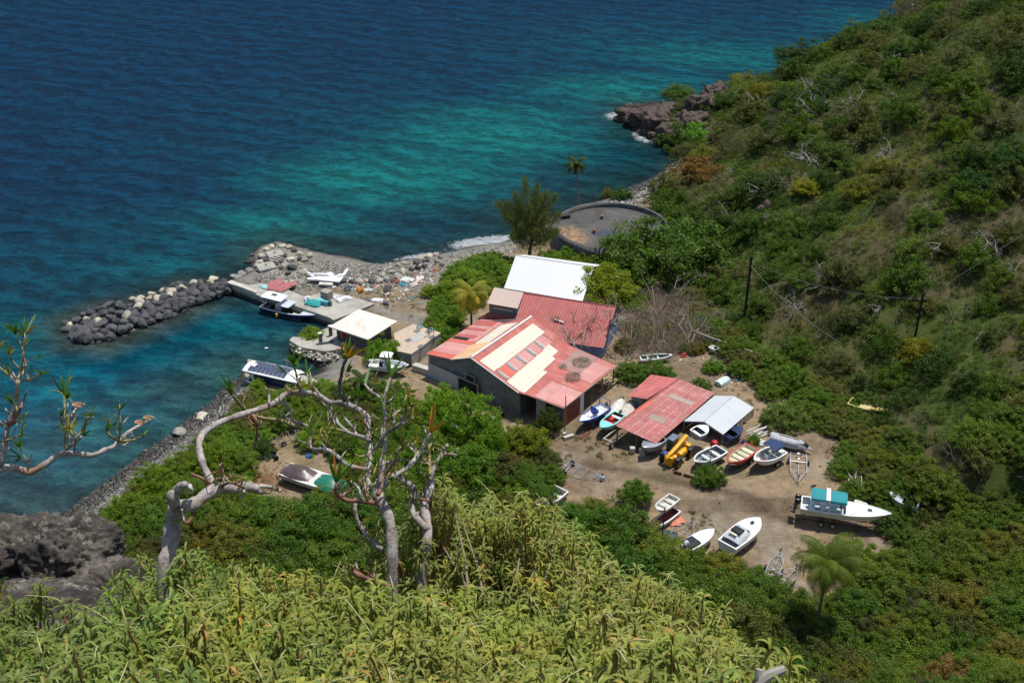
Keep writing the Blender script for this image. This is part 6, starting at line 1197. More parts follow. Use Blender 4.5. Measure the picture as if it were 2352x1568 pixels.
# 15 tarpaulin boat
o_,a_,L_=frame((655,1083),(790,1125),lift=.2);b15=thing('tarpaulin_boat','wide white boat covered by brown and green tarpaulins','boat',o_,a_);hull(b15,L_,2.4,.9,OFFW,OFFW,WHITE,.0,.4,dm=OFFW,bowp=4,sheer=.05)
def tarp(x0,x1,m,nm,pk,seed):
    r_=random.Random(seed);rows=[]
    for i in range(10):
        t=i/9;x=lerp(x0,x1,t)*L_;wd=1.28*(1-.25*abs(2*t-1)**2);rows.append([(x+r_.uniform(-.03,.03),wd*k,.98+pk*(1-abs(k))**.9*(1-abs(2*t-1)**1.6)+r_.uniform(-.025,.025)-(.22 if abs(k)==1 else 0)) for k in(-1,-.8,-.5,-.25,0,.25,.5,.8,1)])
    mb=MB();mb.grid(rows);return mb.build(nm,m,b15,True)
tarp(-.02,.50,mat('brown_tarp',(.10,.07,.07),.35,0,.25,1.5,.03,spec=.5),'tarpaulin',.75,1);tarp(.55,1.0,mat('green_tarp',(.018,.17,.11),.35,0,.2,1.5,.03,spec=.5),'tarpaulin',.6,2)
# other hulls
def simple(A,B_,W,h,lab,mh,mi,mg,lift=.3,deck=.7,name='boat_hull',flip=False,thw=2,bowp=2.5):
    o_,a_,L_=frame(A,B_,lift=lift+(h if flip else 0));r=thing(name,lab,'boat hull' if flip else 'boat',o_,a_,rx=0);p_=r
    if flip: p_=bpy.data.objects.new('shell',None);C.objects.link(p_);p_.parent=r;p_.rotation_euler=(R(180),0,0)
    hull(p_,L_,W,h,mh,mi,mg,deck,.35,bowp)
    if not flip:
        for k in range(thw): seatbox(r,(L_*(.25+.3*k),0,h*.75),(.25,W*.8,.06),mg,'thwart')
    return r
simple((1595,1000),(1625,985),1.7,.8,'grey boat raised on a stand inside the grey tent',mat('mid_grey_hull',(.25,.29,.33),.4,0,.3,4),DARK,GELW,1.4,.5)
m2=MB();m2.lathe([(.02,0),(.45,.1),(.5,.5),(.3,.95),(.02,1.05)],(0,0,0),14);o=m2.build('red_drum',mat('drum_red',(.45,.015,.02),.45),None,True);o.location=up_loc(T(1640,1030));tag(o,'round red tank standing in the grey tent under the boat','tank')
simple((1520,1008),(1475,1035),1.7,.8,'grey boat bow showing under the red shed roof',mat('grey_hull2',(.30,.33,.36),.4),DARK,GALV,.6,.4)
simple((1665,1005),(1705,985),1.6,.7,'dark blue boat in the shade of the tent',mat('dark_blue_hull',(.02,.05,.13),.4),DARK,NAVY,.3,.5)
simple((1650,868),(1679,848),1.15,.5,'small pale green upturned dinghy on the cleared patch',mat('pale_green_hull',(.55,.66,.63),.45,0,.2,3),DARK,OFFW,.1,.9,flip=True,bowp=4)
simple((1425,955),(1460,895),1.7,.7,'pale hull stored upside down left of the shed',dirty('chalky_hull',(.55,.53,.48),(.35,.2,.17),.5,.7,2),DARK,OFFW,.3,.9,flip=True)
simple((1400,945),(1437,890),1.3,.6,'narrow white hull leaning beside the chalky one',OFFW,DARK,OFFW,.5,.9,flip=True)
simple((1030,955),(1080,1000),2.2,1.0,'white boat hidden behind the airy light green tree',GELW,GELW,GELW,.8,.5);simple((1125,960),(1100,975),1.5,.8,'pale blue and white boat end against the grey block wall',mat('ice_hull',(.55,.64,.7),.4),GELW,GELW,1.0,.6)
simple((1290,1128),(1232,1170),2.0,.9,'old white hull lying in the bushes below the yard',OFFW,OFFW,OFFW,.2,.6)
simple((2110,1165),(2040,1140),1.8,.9,'abandoned white hull under the trees past the speedboat',OFFW,DARK,dirty('blue_white',(.35,.42,.46),(.6,.6,.58),.4),.2,.5);simple((1965,1138),(2005,1148),.9,.5,'small white shell behind the speedboat canopy',OFFW,DARK,OFFW,.1,.9,flip=True)
simple((1470,822),(1545,815),1.2,.5,'white frame hull behind the dark green shrubs',WHITE,mat('greenish',(.2,.25,.2),.8),WHITE,.2,.9);simple((1632,793),(1650,800),.8,.4,'little white tray boat against the garden wall',WHITE,DARK,WHITE,.4,.95,thw=1,bowp=8)
simple((1950,925),(2040,950),1.7,.8,'yellow and white wreck half buried in bushes',dirty('yellow_wreck',(.50,.36,.06),(.6,.58,.5),.6,.8,2),DARK,MATS['yellow_wreck'] if 'yellow_wreck' in MATS else OFFW,.1,.3);simple((1595,740),(1640,735),1.6,.5,'torn cream shell lying at the foot of the slope',dirty('cream_shell',(.55,.52,.4),(.2,.2,.12),.6,.8,3),DARK,OFFW,.1,.9,flip=True)
# ---------------- telehandler ----------------
YEL=mat('machine_yellow',(.72,.36,.008),.4,0,.15,2,spec=.5);th=T(1580,1052);t2=T(1555,1075);d=t2-th;ya=math.atan2(d[1],d[0]);rt_=thing('telehandler','yellow telescopic handler parked in front of the open boat shed','telehandler',up_loc(T(1553,1056)),ya-.02);rt_.scale=(1.08,)*3
def P4(name,mb,m,par=None,sm=True,label=None): return mb.build(name,m,par or rt_,sm,label)
mb=MB();mb.rbox((0,0,.75),(3.3,.8,.45),.06);mb.rbox((-1.45,0,.95),(.5,1.3,.6),.08);P4('chassis',mb,YEL)
mb=MB();mb.rbox((.1,.62,1.15),(1.35,.62,.6),.16,taper=.88);P4('engine_cover',mb,YEL);mb=MB();mb.rbox((.95,0,.75),(.45,1.1,.75),.08);mb.rbox((1.45,0,.7),(.3,.9,1.0),.07);P4('front_head',mb,YEL)
cab=bpy.data.objects.new('cab',None);C.objects.link(cab);cab.parent=rt_;mb=MB();mb.rbox((-.15,-.62,1.2),(1.2,.72,.7),.06);P4('cab_base',mb,mat('dark_grey_cab',(.05,.055,.06),.5),cab);mb=MB();mb.rbox((-.15,-.62,1.85),(1.1,.68,.75),.08);P4('cab_glass',mb,GLASS,cab);mb=MB();mb.rbox((-.15,-.62,2.27),(1.15,.74,.1),.04);P4('cab_roof',mb,mat('slate_roof',(.13,.17,.22),.5),cab)
bm_=bpy.data.objects.new('boom',None);C.objects.link(bm_);bm_.parent=rt_;mb=MB();mb.rbox((-.15,0.02,1.62),(3.1,.36,.36),.04,ry=.20);P4('boom_outer',mb,YEL,bm_);mb=MB();mb.rbox((1.55,.02,1.15),(.6,.3,.5),.04,ry=.6);P4('boom_nose',mb,YEL,bm_);mb=MB();mb.tube([(-1.2,.02,1.2),(.2,.02,1.45)],.06,8);P4('lift_ram',mb,GALV,bm_)
for i,(x,y) in enumerate(((1.05,.85),(1.05,-.85),(-1.15,.85),(-1.15,-.85))):
    mb=MB();mb.lathe([(.25,-.17),(.46,-.17),(.52,-.1),(.52,.1),(.46,.17),(.25,.17)],(x,y,.52),20,'Y')
    for k in range(14): a=k*2*math.pi/14;mb.box((x+.52*math.cos(a),y,.52+.52*math.sin(a)),(.05,.32,.09),0,0,0,-a)
    t_=P4('wheel',mb,BLACK);mb=MB();mb.lathe([(.02,-.12),(.27,-.14),(.27,.14),(.02,.12)],(x,y*1.04,.52),14,'Y');mb.build('rim',YEL,t_,True)
    mb=MB();mb.rbox((x,y,1.1),(.75,.38,.08),.03);P4('mudguard',mb,mat('mudguard_black',(.03,.035,.045),.5))
mb=MB();mb.rbox((1.25,-.55,1.15),(.5,.45,.35),.08);P4('tool_box',mb,mat('violet_blue',(.06,.06,.30),.5))
# ---------------- trailers ----------------
trailer((1833,1048),(1833,1112),1.65,'galvanised boat trailer standing empty in the middle of the yard',mat('bright_galv',(.55,.57,.60),.35,.5,.15,4),tong=1.0)
trailer((1272,1070),(1392,1105),1.55,'long empty boat trailer with wooden bunks at the yard entrance',tong=1.0)
p=T(1383,1104);mb=MB();mb.rbox((0,0,.3),(.35,.35,.5),.04,.5);o=mb.build('blue_box',mat('pale_blue_plastic',(.35,.55,.7),.5,0,.1,2));o.location=up_loc(p);tag(o,'pale blue box at the tongue of the long trailer','box')
trailer((1535,1275),(1592,1205),2.0,'twin axle grey trailer with blue mudguards left of the cruiser',mat('blue_grey_steel',(.22,.24,.30),.4,.5,.2,4),True,tong=1.0)
trailer((1770,1330),(1792,1275),1.2,'narrow trailer standing by the big palm',tong=1.0);trailer((1790,1350),(1830,1310),1.3,'second trailer tangled behind the narrow one by the big palm',tong=1.0)
trailer((622,1020),(688,998),2.0,'flat rusty trailer frame on the near shore ground',mat('old_steel',(.24,.23,.21),.6,.3,.3,4),rollers=False,tong=.9)
# small axle frame near the shore and one under the shed
mb=thing('axle_frame','loose axle with two black tyres beside the shore tree','axle',up_loc(T(632,1052)),.4)
for y in(-.5,.5): m2=MB();m2.lathe([(.18,-.09),(.3,-.08),(.3,.08),(.18,.09)],(0,y,.3),14,'Y');m2.build('wheel',BLACK,mb,True)
m2=MB();m2.tube([(0,-.5,.3),(0,.5,.3)],.05,6);m2.tube([(0,0,.3),(-1.1,0,.35)],.05,6);m2.build('frame',NAVY,mb)
wf=thing('wheeled_frame','cream wheeled frame with bright hub standing under the shed corner','trailer',up_loc(T(1404,1030)),.9)
for y in(0,): m2=MB();m2.lathe([(.2,-.13),(.36,-.12),(.36,.12),(.2,.13)],(0,y,.36),16,'Y');t_=m2.build('wheel',BLACK,wf,True);m2=MB();m2.lathe([(.02,-.14),(.2,-.15),(.2,.15),(.02,.14)],(0,y,.36),12,'Y');m2.build('rim',mat('bright_rim',(.75,.77,.8),.3,.2),t_,True)
m2=MB();m2.rbox((1.3,.2,.55),(2.3,.12,.16),.02);m2.rbox((1.3,1.2,.55),(2.3,.12,.16),.02);m2.rbox((.3,.7,.55),(.12,1.,.16),.02);m2.build('frame',mat('cream_frame',(.5,.47,.38),.6,0,.2,3),wf)
# ---------------- poles ----------------
def pole(px,pt,pb,lab,r=.16,cross=True,m=None,steps=0):
    g=T(px,pb);
    # height from the pixel of the top
    for h in np.arange(1,14,.1):
        if proj(g+[0,0,h])[1]<pt: break
    root=thing('utility_pole' if cross else 'post',lab,'pole' if cross else 'post',up_loc(g));mb=MB();mb.tube([(0,0,-.4),(0,0,h)],[r,r*.8],8);mb.build('shaft',m or mat('tarred_wood',(.022,.018,.016),.9,0,.3,4),root,True)
    if cross:
        m2=MB();m2.box((0,0,h-.9),(.9,.1,.1),.3);m2.build('crossarm',RUST,root)
        for x in(-.35,.35): m2=MB();m2.lathe([(.03,0),(.07,.05),(.05,.14),(.02,.16)],(x,0,h-.85),8);m2.build('insulator',mat('insulator',(.4,.25,.2),.4),root,True)
    return g,h
g1,h1=pole(1711,590,724,'thick black utility pole with small crossarm at the foot of the slope',.19);g2,h2=pole(2102,672,772,'thinner black utility pole higher on the slope below a dead shrub',.15)
def wire(a,b,lab,sag=1.2,r=.018):
    a=np.array(a);b=np.array(b);pts=[lerp(a,b,t)-np.array([0,0,sag*4*t*(1-t)]) for t in np.linspace(0,1,25)];mb=MB();mb.tube(pts,r,4);o=mb.build('power_line',mat('wire_grey',(.25,.25,.25),.6));tag(o,lab,'cable')
wire(g1+[0,0,h1-.8],g2+[0,0,h2-.8],'overhead wire slung between the two black poles');wire(g2+[0,0,h2-.8],np.array([95,115,62.]),'overhead wire running uphill from the upper pole',2.);wire(g1+[0,0,h1-1.2],G(1935,790,14),'slack wire drooping from the thick pole over the bushes',.8)
pole(1297,909,1002,'thin wooden post at the corner of the pink lean-to',.06,False,WOOD);pole(1629,1024,1082,'green grey lamp post beside the small round tree',.05,False,mat('greenish_steel',(.16,.19,.15),.6));pole(1518,1165,1272,'thin dark post leaning by the trailer in the lower yard',.06,False)
# ---------------- objects on the quay ----------------
def lump(px,py,s,m,name,lab,cat,z=1.4,n=3,grp=None,sq=(1,1,.7),seed=0,ground=False):
    r_=random.Random(seed);mb=MB()
    bm=bmesh.new();bmesh.ops.create_icosphere(bm,subdivisions=3,radius=1)
    for v in bm.verts:
        c=v.co;k=1+.22*math.sin(c.x*4+seed)*math.cos(c.y*5+seed*1.7)+.12*math.sin(c.z*9+c.x*7+seed)
        v.co=Vector((c.x*k*sq[0]*s,c.y*k*sq[1]*s,max(c.z*k*sq[2]*s,-.15*s)+.1*s))
    bm.verts.index_update();mb.add([v.co for v in bm.verts],[[v.index for v in f.verts] for f in bm.faces]);bm.free()
    p=G(px,py,z) if not ground else T(px,py);o=mb.build(name,m,None,True);o.location=up_loc(p);o.rotation_euler=(0,0,seed*1.3);tag(o,lab,cat,grp);return o
RN=dirty('red_net',(.42,.07,.08),(.30,.22,.20),.85,.9,3.2,.08);TN=dirty('teal_net',(.01,.22,.22),(.05,.42,.42),.7,.9,3,.08);LTN=mat('pale_teal_net',(.30,.55,.55),.9,0,.4,5,.06);BAG=mat('white_bag',(.72,.73,.74),.6,0,.12,4,.02)
for i,(x,y,s,a) in enumerate(((632,655,1.0,.3),(648,648,.9,1.),(655,660,.9,2.),(640,664,.8,0),(662,667,.7,.5))):
    if i==0: lump(x,y,1.0,RN,'fishing_net','sprawling heap of red fishing net on the quay','net',1.4,sq=(1.5,1.,.16),seed=1)
    elif i==2: lump(x,y,1.2,RN,'fishing_net','second lobe of red fishing net nearer the boat','net',1.4,sq=(1.5,.7,.14),seed=3)
lump(610,660,.7,LTN,'fishing_net','pale blue green net left of the red net','net',1.4,sq=(1.4,.7,.12),seed=2);lump(664,651,.6,LTN,'fishing_net','whitish net right of the red net','net',1.4,sq=(1.2,.6,.12),seed=5);lump(645,672,.4,TN,'fishing_net','small turquoise net scrap by the red net','net',1.4,sq=(1.3,.7,.12),seed=6)
lump(720,697,.85,TN,'fishing_net','turquoise net heap beside the drums','net',1.4,sq=(1.4,1.,.35),seed=7);lump(735,689,.7,LTN,'fishing_net','lighter turquoise net heap behind the first','net',1.4,sq=(1.3,.8,.3),seed=8)
lump(706,689,.45,BAG,'white_sack','large white sack left of the turquoise nets','sack',1.4,sq=(1,1,1.1),seed=9);lump(771,684,.4,BAG,'white_sack','white sack beside the stack of blocks','sack',1.4,sq=(1.,1,.7),seed=10);lump(780,691,.45,BAG,'white_sack','white sack nearest the quay edge','sack',1.4,sq=(1.2,1,.7),seed=11);lump(796,686,.5,BAG,'white_sack','white sack with dark spots farthest right on the quay','sack',1.4,sq=(1.4,.9,.6),seed=12)
for (x,y,c,lab) in((743,699,(.16,.36,.44),'blue grey drum left of three on the quay'),(750,701,(.10,.40,.48),'light blue drum in the middle of three'),(758,701,(.02,.12,.13),'dark green drum right of three')):
    m2=MB();m2.lathe([(.2,0),(.28,.02),(.29,.3),(.28,.58),(.26,.6),(.05,.58)],(0,0,0),16);o=m2.build('drum',mat('drum_'+lab.split()[0],c,.45,0,.2,3),None,True);o.location=up_loc(G(x,y,1.38));tag(o,lab,'drum','drums on the quay')
m2=MB()
for i in range(5): m2.rbox((0,0,.14+i*.22),(1.25,1.05,.2),.02)
o=m2.build('block_stack',dirty('tan_blocks',(.34,.32,.26),(.22,.22,.2),.5,.9,2));o.location=up_loc(G(751,685,1.38));o.rotation_euler=(0,0,R(-34));tag(o,'square stack of flat tan slabs on the quay','slab stack')
# wrecked white multihull parts
wk2=thing('wrecked_multihull','broken white boat wreck with flat deck and outriggers on the rubble','wreck',up_loc(T(750,648),.25),R(-12));GW=mat('bright_white',(.82,.83,.84),.4,0,.05,1)
m2=MB();m2.rbox((0.4,0,.35),(3.6,1.7,.14),.04);m2.rbox((1.9,.9,.55),(1.2,.5,.12),.03,.6);m2.rbox((.2,.9,.5),(.9,.9,.12),.03,.9);m2.rbox((-1.,-.5,.2),(3.,.5,.3),.1,.05);m2.build('deck',GW,wk2)
m2=MB();m2.tube([(-3.2,1.2,.3),(-2.7,.7,.4),(-1.9,-.1,.4),(-1.4,-.2,.3)],[.12,.2,.2,.1],8);m2.build('outrigger',GW,wk2,True);m2=MB();m2.tube([(-2.6,.3,.5),(-1.2,.35,.6),(.2,.5,.6)],[.14,.2,.2],8);m2.build('outrigger',GW,wk2,True);m2=MB();m2.rbox((2.3,1.3,.8),(.4,1.3,.1),.03,-.4,rx=.5);m2.build('rudder',GW,wk2)
m2=MB();m2.rbox((.4,-1.3,.1),(1.9,.7,.25),.08,.1);m2.build('hull_fragment',OFFW,wk2)
for (x,y,s,c,lab,sq) in((829,668,.5,(.55,.17,.02),'bright orange tub in the debris under the pale rock',(1,1,.9)),(1020,0,0,0,'',0),(1068/1.0-67,622,.35,(.50,.15,.03),'small orange lump at the right end of the debris',(1,1,.8)),(908,648,.5,(.17,.07,.05),'rusty red scrap heap on the debris bank',(1.4,1,.7)),(925,655,.5,(.05,.22,.30),'blue plastic sheeting in the debris',(1,1,.5)),(935,645,.7,(.6,.6,.58),'heap of pale plastic debris',(1.4,1,.6)),(890,665,.5,(.05,.045,.04),'dark tangle of ropes on the debris bank',(1.8,1,.4)),(950,655,.5,(.5,.48,.45),'grey slatted crate wreck on the bank',(1.3,1,.5)),(965,640,.5,(.62,.55,.5),'pale torn sheets on the right of the bank',(1.5,1,.4)),(800,664,.5,(.05,.06,.08),'dark blue heap right of the white wreck',(1.5,1,.5)),(845,667,.5,(.48,.54,.54),'pale square panel by the orange tub',(1.4,.8,.25)),(867,690,.5,(.7,.7,.7),'white scrap heap at the corner of the quay',(1.6,.9,.35)),(886,700,.35,(.02,.04,.09),'navy box at the corner of the quay',(1.3,.9,.8)),(845,690,.35,(.12,.13,.2),'grey blue tub at the quay corner',(1.3,.9,.5)),(1035,706,.45,(.45,.06,.05),'red plastic heap below the yellow green bush',(.8,1.4,.5)),(760,660,.4,(.6,.62,.6),'pale boards under the wreck',(1.6,.8,.3)),(990,853,.5,(.6,.6,.55),'heap of white scraps beside the low wall',(1.,.8,.5)),(988,882/1.0-17,.35,(.05,.30,.6),'bright blue round tub near the workshop corner',(1.,1.,.4)),(1125/1.0-415,1050,.3,(0.02,.14,.4),'blue drum in the shade of the valley trees',(1,1,1.2)),(694,1020,.5,(.45,.25,.1),'orange brown float hanging by the branches',(.7,.7,1.2)),
 (1665,1012,.5,(.5,.3,.2),'pinkish scrap heap by the tent corner',(1.3,1,.7)),(1750,1020,.5,(.65,.65,.66),'white wrapped bundle behind the bimini boat',(1.1,.9,.9)),(1725,1022,.35,(.45,.16,.04),'orange drum between red boat and bundle',(.7,.7,1.2)),(1708,1018,.35,(.02,.04,.11),'blue black engine cover beside the orange drum',(1,.8,1.)),(1945,1108,.55,(.50,.09,.08),'faded red shell at the yard edge',(1.2,1,.6)),(1985,1120,.7,(.025,.03,.035),'black tarpaulin heap by the yard edge',(1.8,.9,.5)),(1750,838,.4,(.55,.1,.04),'orange plastic piece near the pole pile',(1.4,.8,.3)),(1545,1195,.8,(.55,.2,.12),'salmon pink sheet crumpled under the long hull',(1.2,1.3,.25)),(1530,1232,.9,(.035,.07,.06),'dark green net spread beside the post',(1.3,1,.2)),(1820,940,.4,(.6,.55,.4),'cream scrap in the straggly bush',(1,1,.6)),(1850,950,.45,(.65,.65,.62),'white scrap beside the straggly bush',(1,1,.6)),(1900,905,.6,(.30,.36,.36),'grey green sheet metal heap by the dry log',(1.6,1,.5)),(1860,895,.6,(.18,.16,.15),'dry grey branch heap above the straggly bush',(1.6,1,.5)),(2000,945,.5,(.55,.2,.06),'orange rusted shell under the yellow wreck',(1.4,1,.5)),(1975,950,.45,(.5,.12,.06),'red orange drum end left of the yellow wreck',(1,1,.8)),(1240,1150,.9,(.22,.2,.17),'grey scrap heap at the yard corner',(1.5,1,.35)),(1160,1120,.6,(.3,.3,.28),'rubble heap beneath the valley trees',(1.4,1,.5)),(1600,780,.5,(.45,.08,.05),'red scrap behind the leafless tree',(1.4,.8,.4)),(1570,815,.6,(.42,.07,.05),'red plastic heap by the garden wall end',(1.,.8,.6)),(560,925,.3,(.5,.5,.5),'pale shore scrap by the leaning post',(1,1,.5))):
    if s: lump(x,y,s,mat('scrap_'+lab.replace(' ','_')[:18],c,.65,0,.4,4,.03),lab.split()[-1] if 0 else 'scrap_piece' if 'heap' not in lab else 'scrap_heap',lab,'scrap',n=3,sq=sq,seed=int(x)%17,ground=True)
# stick piles
def sticks(px,py,n,ln,m,name,lab,ang,spread=.3,w=.05,h=.4,z=None,rad=1.):
    r_=random.Random(int(px));root=MB()
    for i in range(n):
        a=ang+r_.uniform(-spread,spread);l=ln*r_.uniform(.5,1.);cx_,cy_=r_.uniform(-rad,rad),r_.uniform(-rad,rad);z0=r_.uniform(.02,h);t=r_.uniform(-.12,.12);root.tube([(cx_-math.cos(a)*l/2,cy_-math.sin(a)*l/2,z0),(cx_+math.cos(a)*l/2,cy_+math.sin(a)*l/2,z0+t)],w*r_.uniform(.6,1.3),5)
    p=T(px,py) if z is None else G(px,py,z);o=root.build(name,m);o.location=up_loc(p);tag(o,lab,'pile',None);return o
GWD=mat('grey_poles',(.33,.31,.28),.85,0,.3,3)
sticks(1750,868,40,3.6,GWD,'pole_pile','pile of long grey poles on the cleared slope foot',R(105),.35,.05,.5,rad=.9);sticks(1400,880,16,3.,mat('timber',(.42,.33,.18),.8,0,.3,3),'timber_pile','stack of yellowish timber and boards behind the workshop',R(50),.4,.08,.6);sticks(1740,1000,14,2.6,OFFW,'timber_pile','pale timber leaning beside the little fresh bush',R(45),.3,.06,.9,rad=.5);sticks(2110,1180,22,3.,GWD,'timber_pile','grey planks under the trees at the trailer tongue',R(-15),.12,.08,.3);sticks(1960,1110,22,3.,GWD,'timber_pile','upright grey boards at the yard edge under the dry stemmed tree',R(80),.3,.06,1.,rad=.6)
sticks(1345,1000,8,2.,RUST,'timber_pile','rusty bars lying in front of the blue boat',R(50),.3,.05,.2,rad=.4);sticks(1170,1130,14,1.8,OFFW,'timber_pile','tangle of whitish bars at the edge of the scrap heap',R(20),.9,.04,.5)
for k,(q2,u,v,s,lab) in enumerate(((q2,.80,.45,1.2,'round heap of dry brushwood on the brown roof patch'),(q2,.52,.58,1.0,'flatter heap of dry branches lower on the red roof'),(q2,.62,.25,.5,'small scatter of twigs high on the brown roof patch'),(r1,.42,.50,.6,'dry flowering twigs in the middle of the even red roof'))):
    r_=random.Random(k);mb=MB();base=q2.p(u,v,.08)
    e1=(q2.c[1]-q2.c[0])/q2.W;e2=(q2.c[3]-q2.c[0])/q2.H
    for i in range(int(190*max(1,s*s*.8)) if s>.6 else 40):
        rr0=s*math.sqrt(r_.random());a=r_.uniform(0,6.28);c=base+e1*rr0*math.cos(a)+e2*rr0*.8*math.sin(a);a2=r_.uniform(0,3.14);l=r_.uniform(.2,.6);hz_=r_.uniform(.02,.35)*(1-rr0/s*.6);dv=(e1*math.cos(a2)+e2*math.sin(a2))*l/2;mb.tube([c-dv+[0,0,hz_],c+[0,0,hz_+.04],c+dv+[0,0,hz_+r_.uniform(-.05,.12)]],.014,3)
    o=mb.build('brushwood_heap',mat('dry_brush',(.23,.20,.15),.9,0,.3,3));tag(o,lab,'brushwood')
m2=MB();p=q2.p(.42,.52,.15);m2.tube([p,p+e1*1.2-e2*-.25],.09,8);o=m2.build('white_pipe',WHITE);tag(o,'short white pipe lying on the red workshop roof','pipe')
# fuel pumps, kayak, tyre, fridge etc
for (x,y,lab) in((737,787,'weathered fuel pump nearer the water'),(760,770,'weathered fuel pump nearer the hut')):
    r=thing('fuel_pump',lab,'fuel pump',up_loc(G(x,y,1.3)),.4,'old fuel pumps on the jetty');mb=MB();mb.rbox((0,0,.65),(.42,.32,1.3),.03);mb.build('body',dirty('pump_grey',(.22,.21,.17),(.08,.08,.07),.6,.8,4),r);mb=MB();mb.rbox((0,-.17,1.0),(.3,.03,.3),.01);mb.build('dial',GLASS,r);mb=MB();mb.rbox((0,0,1.36),(.5,.4,.1),.02);mb.build('cap',OFFW,r)
m2=MB();m2.tube([(0,0,.12),(.6,.1,.14),(1.6,.3,.14),(2.2,.6,.12)],[.06,.13,.13,.05],8);o=m2.build('long_fender',mat('slate_blue',(.06,.08,.11),.5),None,True);o.location=up_loc(G(728,792,1.3));o.rotation_euler=(0,0,.15);tag(o,'long dark tube fender lying at the pumps','fender')
m2=MB();m2.rbox((0,0,.2),(1.,.55,.35),.1);m2.rbox((.15,0,.4),(.3,.58,.06),.02);o=m2.build('cooler_box',dirty('pink_cooler',(.5,.2,.16),(.4,.45,.5),.6,.5,4));o.location=up_loc(G(783,825/1.0-19,1.3));o.rotation_euler=(0,0,-.5);tag(o,'pink and grey cooler box on the jetty','box')
m2=MB();m2.lathe([(.2,-.12),(.42,-.11),(.42,.11),(.2,.12)],(0,0,0),18,'Y');o=m2.build('tyre',BLACK,None,True);o.location=up_loc(T(1152,960),.42);o.rotation_euler=(.2,0,.9);tag(o,'black tyre leaning at the foot of the grey block wall','tyre')
m2=MB();m2.rbox((0,0,.35),(.55,.5,.7),.03);m2.rbox((.0,.27,.4),(.4,.03,.5),.01);o=m2.build('white_cabinet',dirty('cab_w',(.5,.48,.42),(.3,.28,.22),.5));o.location=up_loc(T(1452,1040));tag(o,'dirty white cabinet in front of the open shed','cabinet')
m2=MB();m2.box((0,0,.5),(.55,.06,1.),.3,rx=-.35);o=m2.build('leaning_board',mat('board_grey',(.42,.41,.38),.7));o.location=up_loc(T(1474,1048));tag(o,'grey board leaning in front of the open shed','board')
for (x,y,a,l,lab) in((1320/1.0-14,1008,.5,1.0,'short concrete block lying at the post'),):
    m2=MB();m2.rbox((0,0,.2),(1.2,.35,.4),.03,a);m2.rbox((-.5,.25,.45),(.4,.35,.35),.03,a);o=m2.build('concrete_block',LCONC);o.location=up_loc(T(x,y));tag(o,lab,'block')
m2=MB();m2.box((0,0,.18),(1.0,.08,.36),R(-28));m2.box((-1.0,.55,.18),(.9,.08,.36),R(-28));o=m2.build('rusty_kerb',RUST);o.location=up_loc(T(1580,1103/1.0-6));tag(o,'rusty steel strips on edge in front of the telehandler','strip')
m2=MB();m2.rbox((0,0,.06),(1.3,.9,.1),.03,.3);m2.rbox((.5,1.1,.06),(1.2,.8,.1),.03,.6);o=m2.build('plywood_sheet',mat('ply',(.50,.44,.33),.8,0,.2,2));o.location=up_loc(T(1622,1050/1.0-5));tag(o,'cream plywood sheets on the ground before the tent','board')
m2=MB();m2.rbox((0,0,.45),(1.2,.8,.1),.02,.4,ry=.7);o=m2.build('loose_white_board',WHITE);o.location=up_loc(T(1697,1047));tag(o,'white panel leaning between two boats','board')
# dead driftwood by the palms
for (x,y,a,l,lab) in((1010,700,.9,1.8,'bleached bent pole on the dry ground'),(955,700,.1,2.,'bleached pole lying below the debris'),(1005,690,.5,2.5,'grey plank lying by the seashore bushes'),(690,577,.4,2.2,'pale driftwood pole on the spit head'),(540,925,1.1,3.0,'white leaning pole on the shore by the boat')):
    m2=MB();m2.tube([(-math.cos(a)*l/2,-math.sin(a)*l/2,.1),(0.05,.05,.2),(math.cos(a)*l/2,math.sin(a)*l/2,.15 if l<3 else 1.)],.06,6);o=m2.build('driftwood_pole',M_DEAD);o.location=up_loc(T(x,y));tag(o,lab,'pole')
# black hen and rust stone
hp=T(1868,1122);hn=thing('black_hen','black hen pecking on the yard ground above the speedboat','hen',up_loc(hp),R(185));mb=MB()
def ell(mb,c,r,ry=0,n=12):
    prof=[(max(.001,math.sin(math.pi*i/8)),-math.cos(math.pi*i/8)) for i in range(9)];m_=Matrix.Rotation(ry,4,'Y')
    V=[];k0=[]
    for a,z in prof:
        for k in range(n): t=2*math.pi*k/n;V.append(Vector(c)+m_@Vector((z*r[0],a*math.cos(t)*r[1],a*math.sin(t)*r[2])))
    mb.add(V,[(i*n+k,i*n+(k+1)%n,(i+1)*n+(k+1)%n,(i+1)*n+k) for i in range(8) for k in range(n)])
BKF=mat('black_feathers',(.015,.014,.014),.7);mb.tube([(-.30,0,.46),(-.22,0,.40),(-.12,0,.33),(0,0,.30),(.12,0,.30),(.2,0,.27),(.28,0,.2),(.33,0,.15),(.36,0,.13)],[.02,.07,.11,.135,.125,.08,.05,.045,.02],10);mb.build('body',BKF,hn,True)
m2=MB();m2.tube([(.34,0,.135),(.40,0,.10)],[.018,.004],6);m2.build('beak',mat('horn',(.3,.2,.08),.5),hn);m2=MB();m2.rbox((.33,0,.19),(.05,.012,.03),.004);m2.build('comb',RD,hn)
for y in(-.05,.05): m2=MB();m2.tube([(0,y,.2),(.01,y,.08),(0,y,.01),(.05,y,.0)],.012,5);m2.build('leg',mat('horn',(.3,.2,.08)),hn)
boulder(T(1883,1072),.16,'r','small rust brown stone lying alone on the yard',None,.8,'stone')
m2=MB();m2.grid([[(-.2,-.12,.02),(-.2,.12,.03)],[(0,-.14,.05),(0,.13,.02)],[.2*np.array([1,-.5,.1]),(.2,.1,.03)]]);o=m2.build('floating_litter',WHITE,None,True);o.location=up_loc(G(612,799,.02));tag(o,'scrap of white litter floating in the harbour','litter')
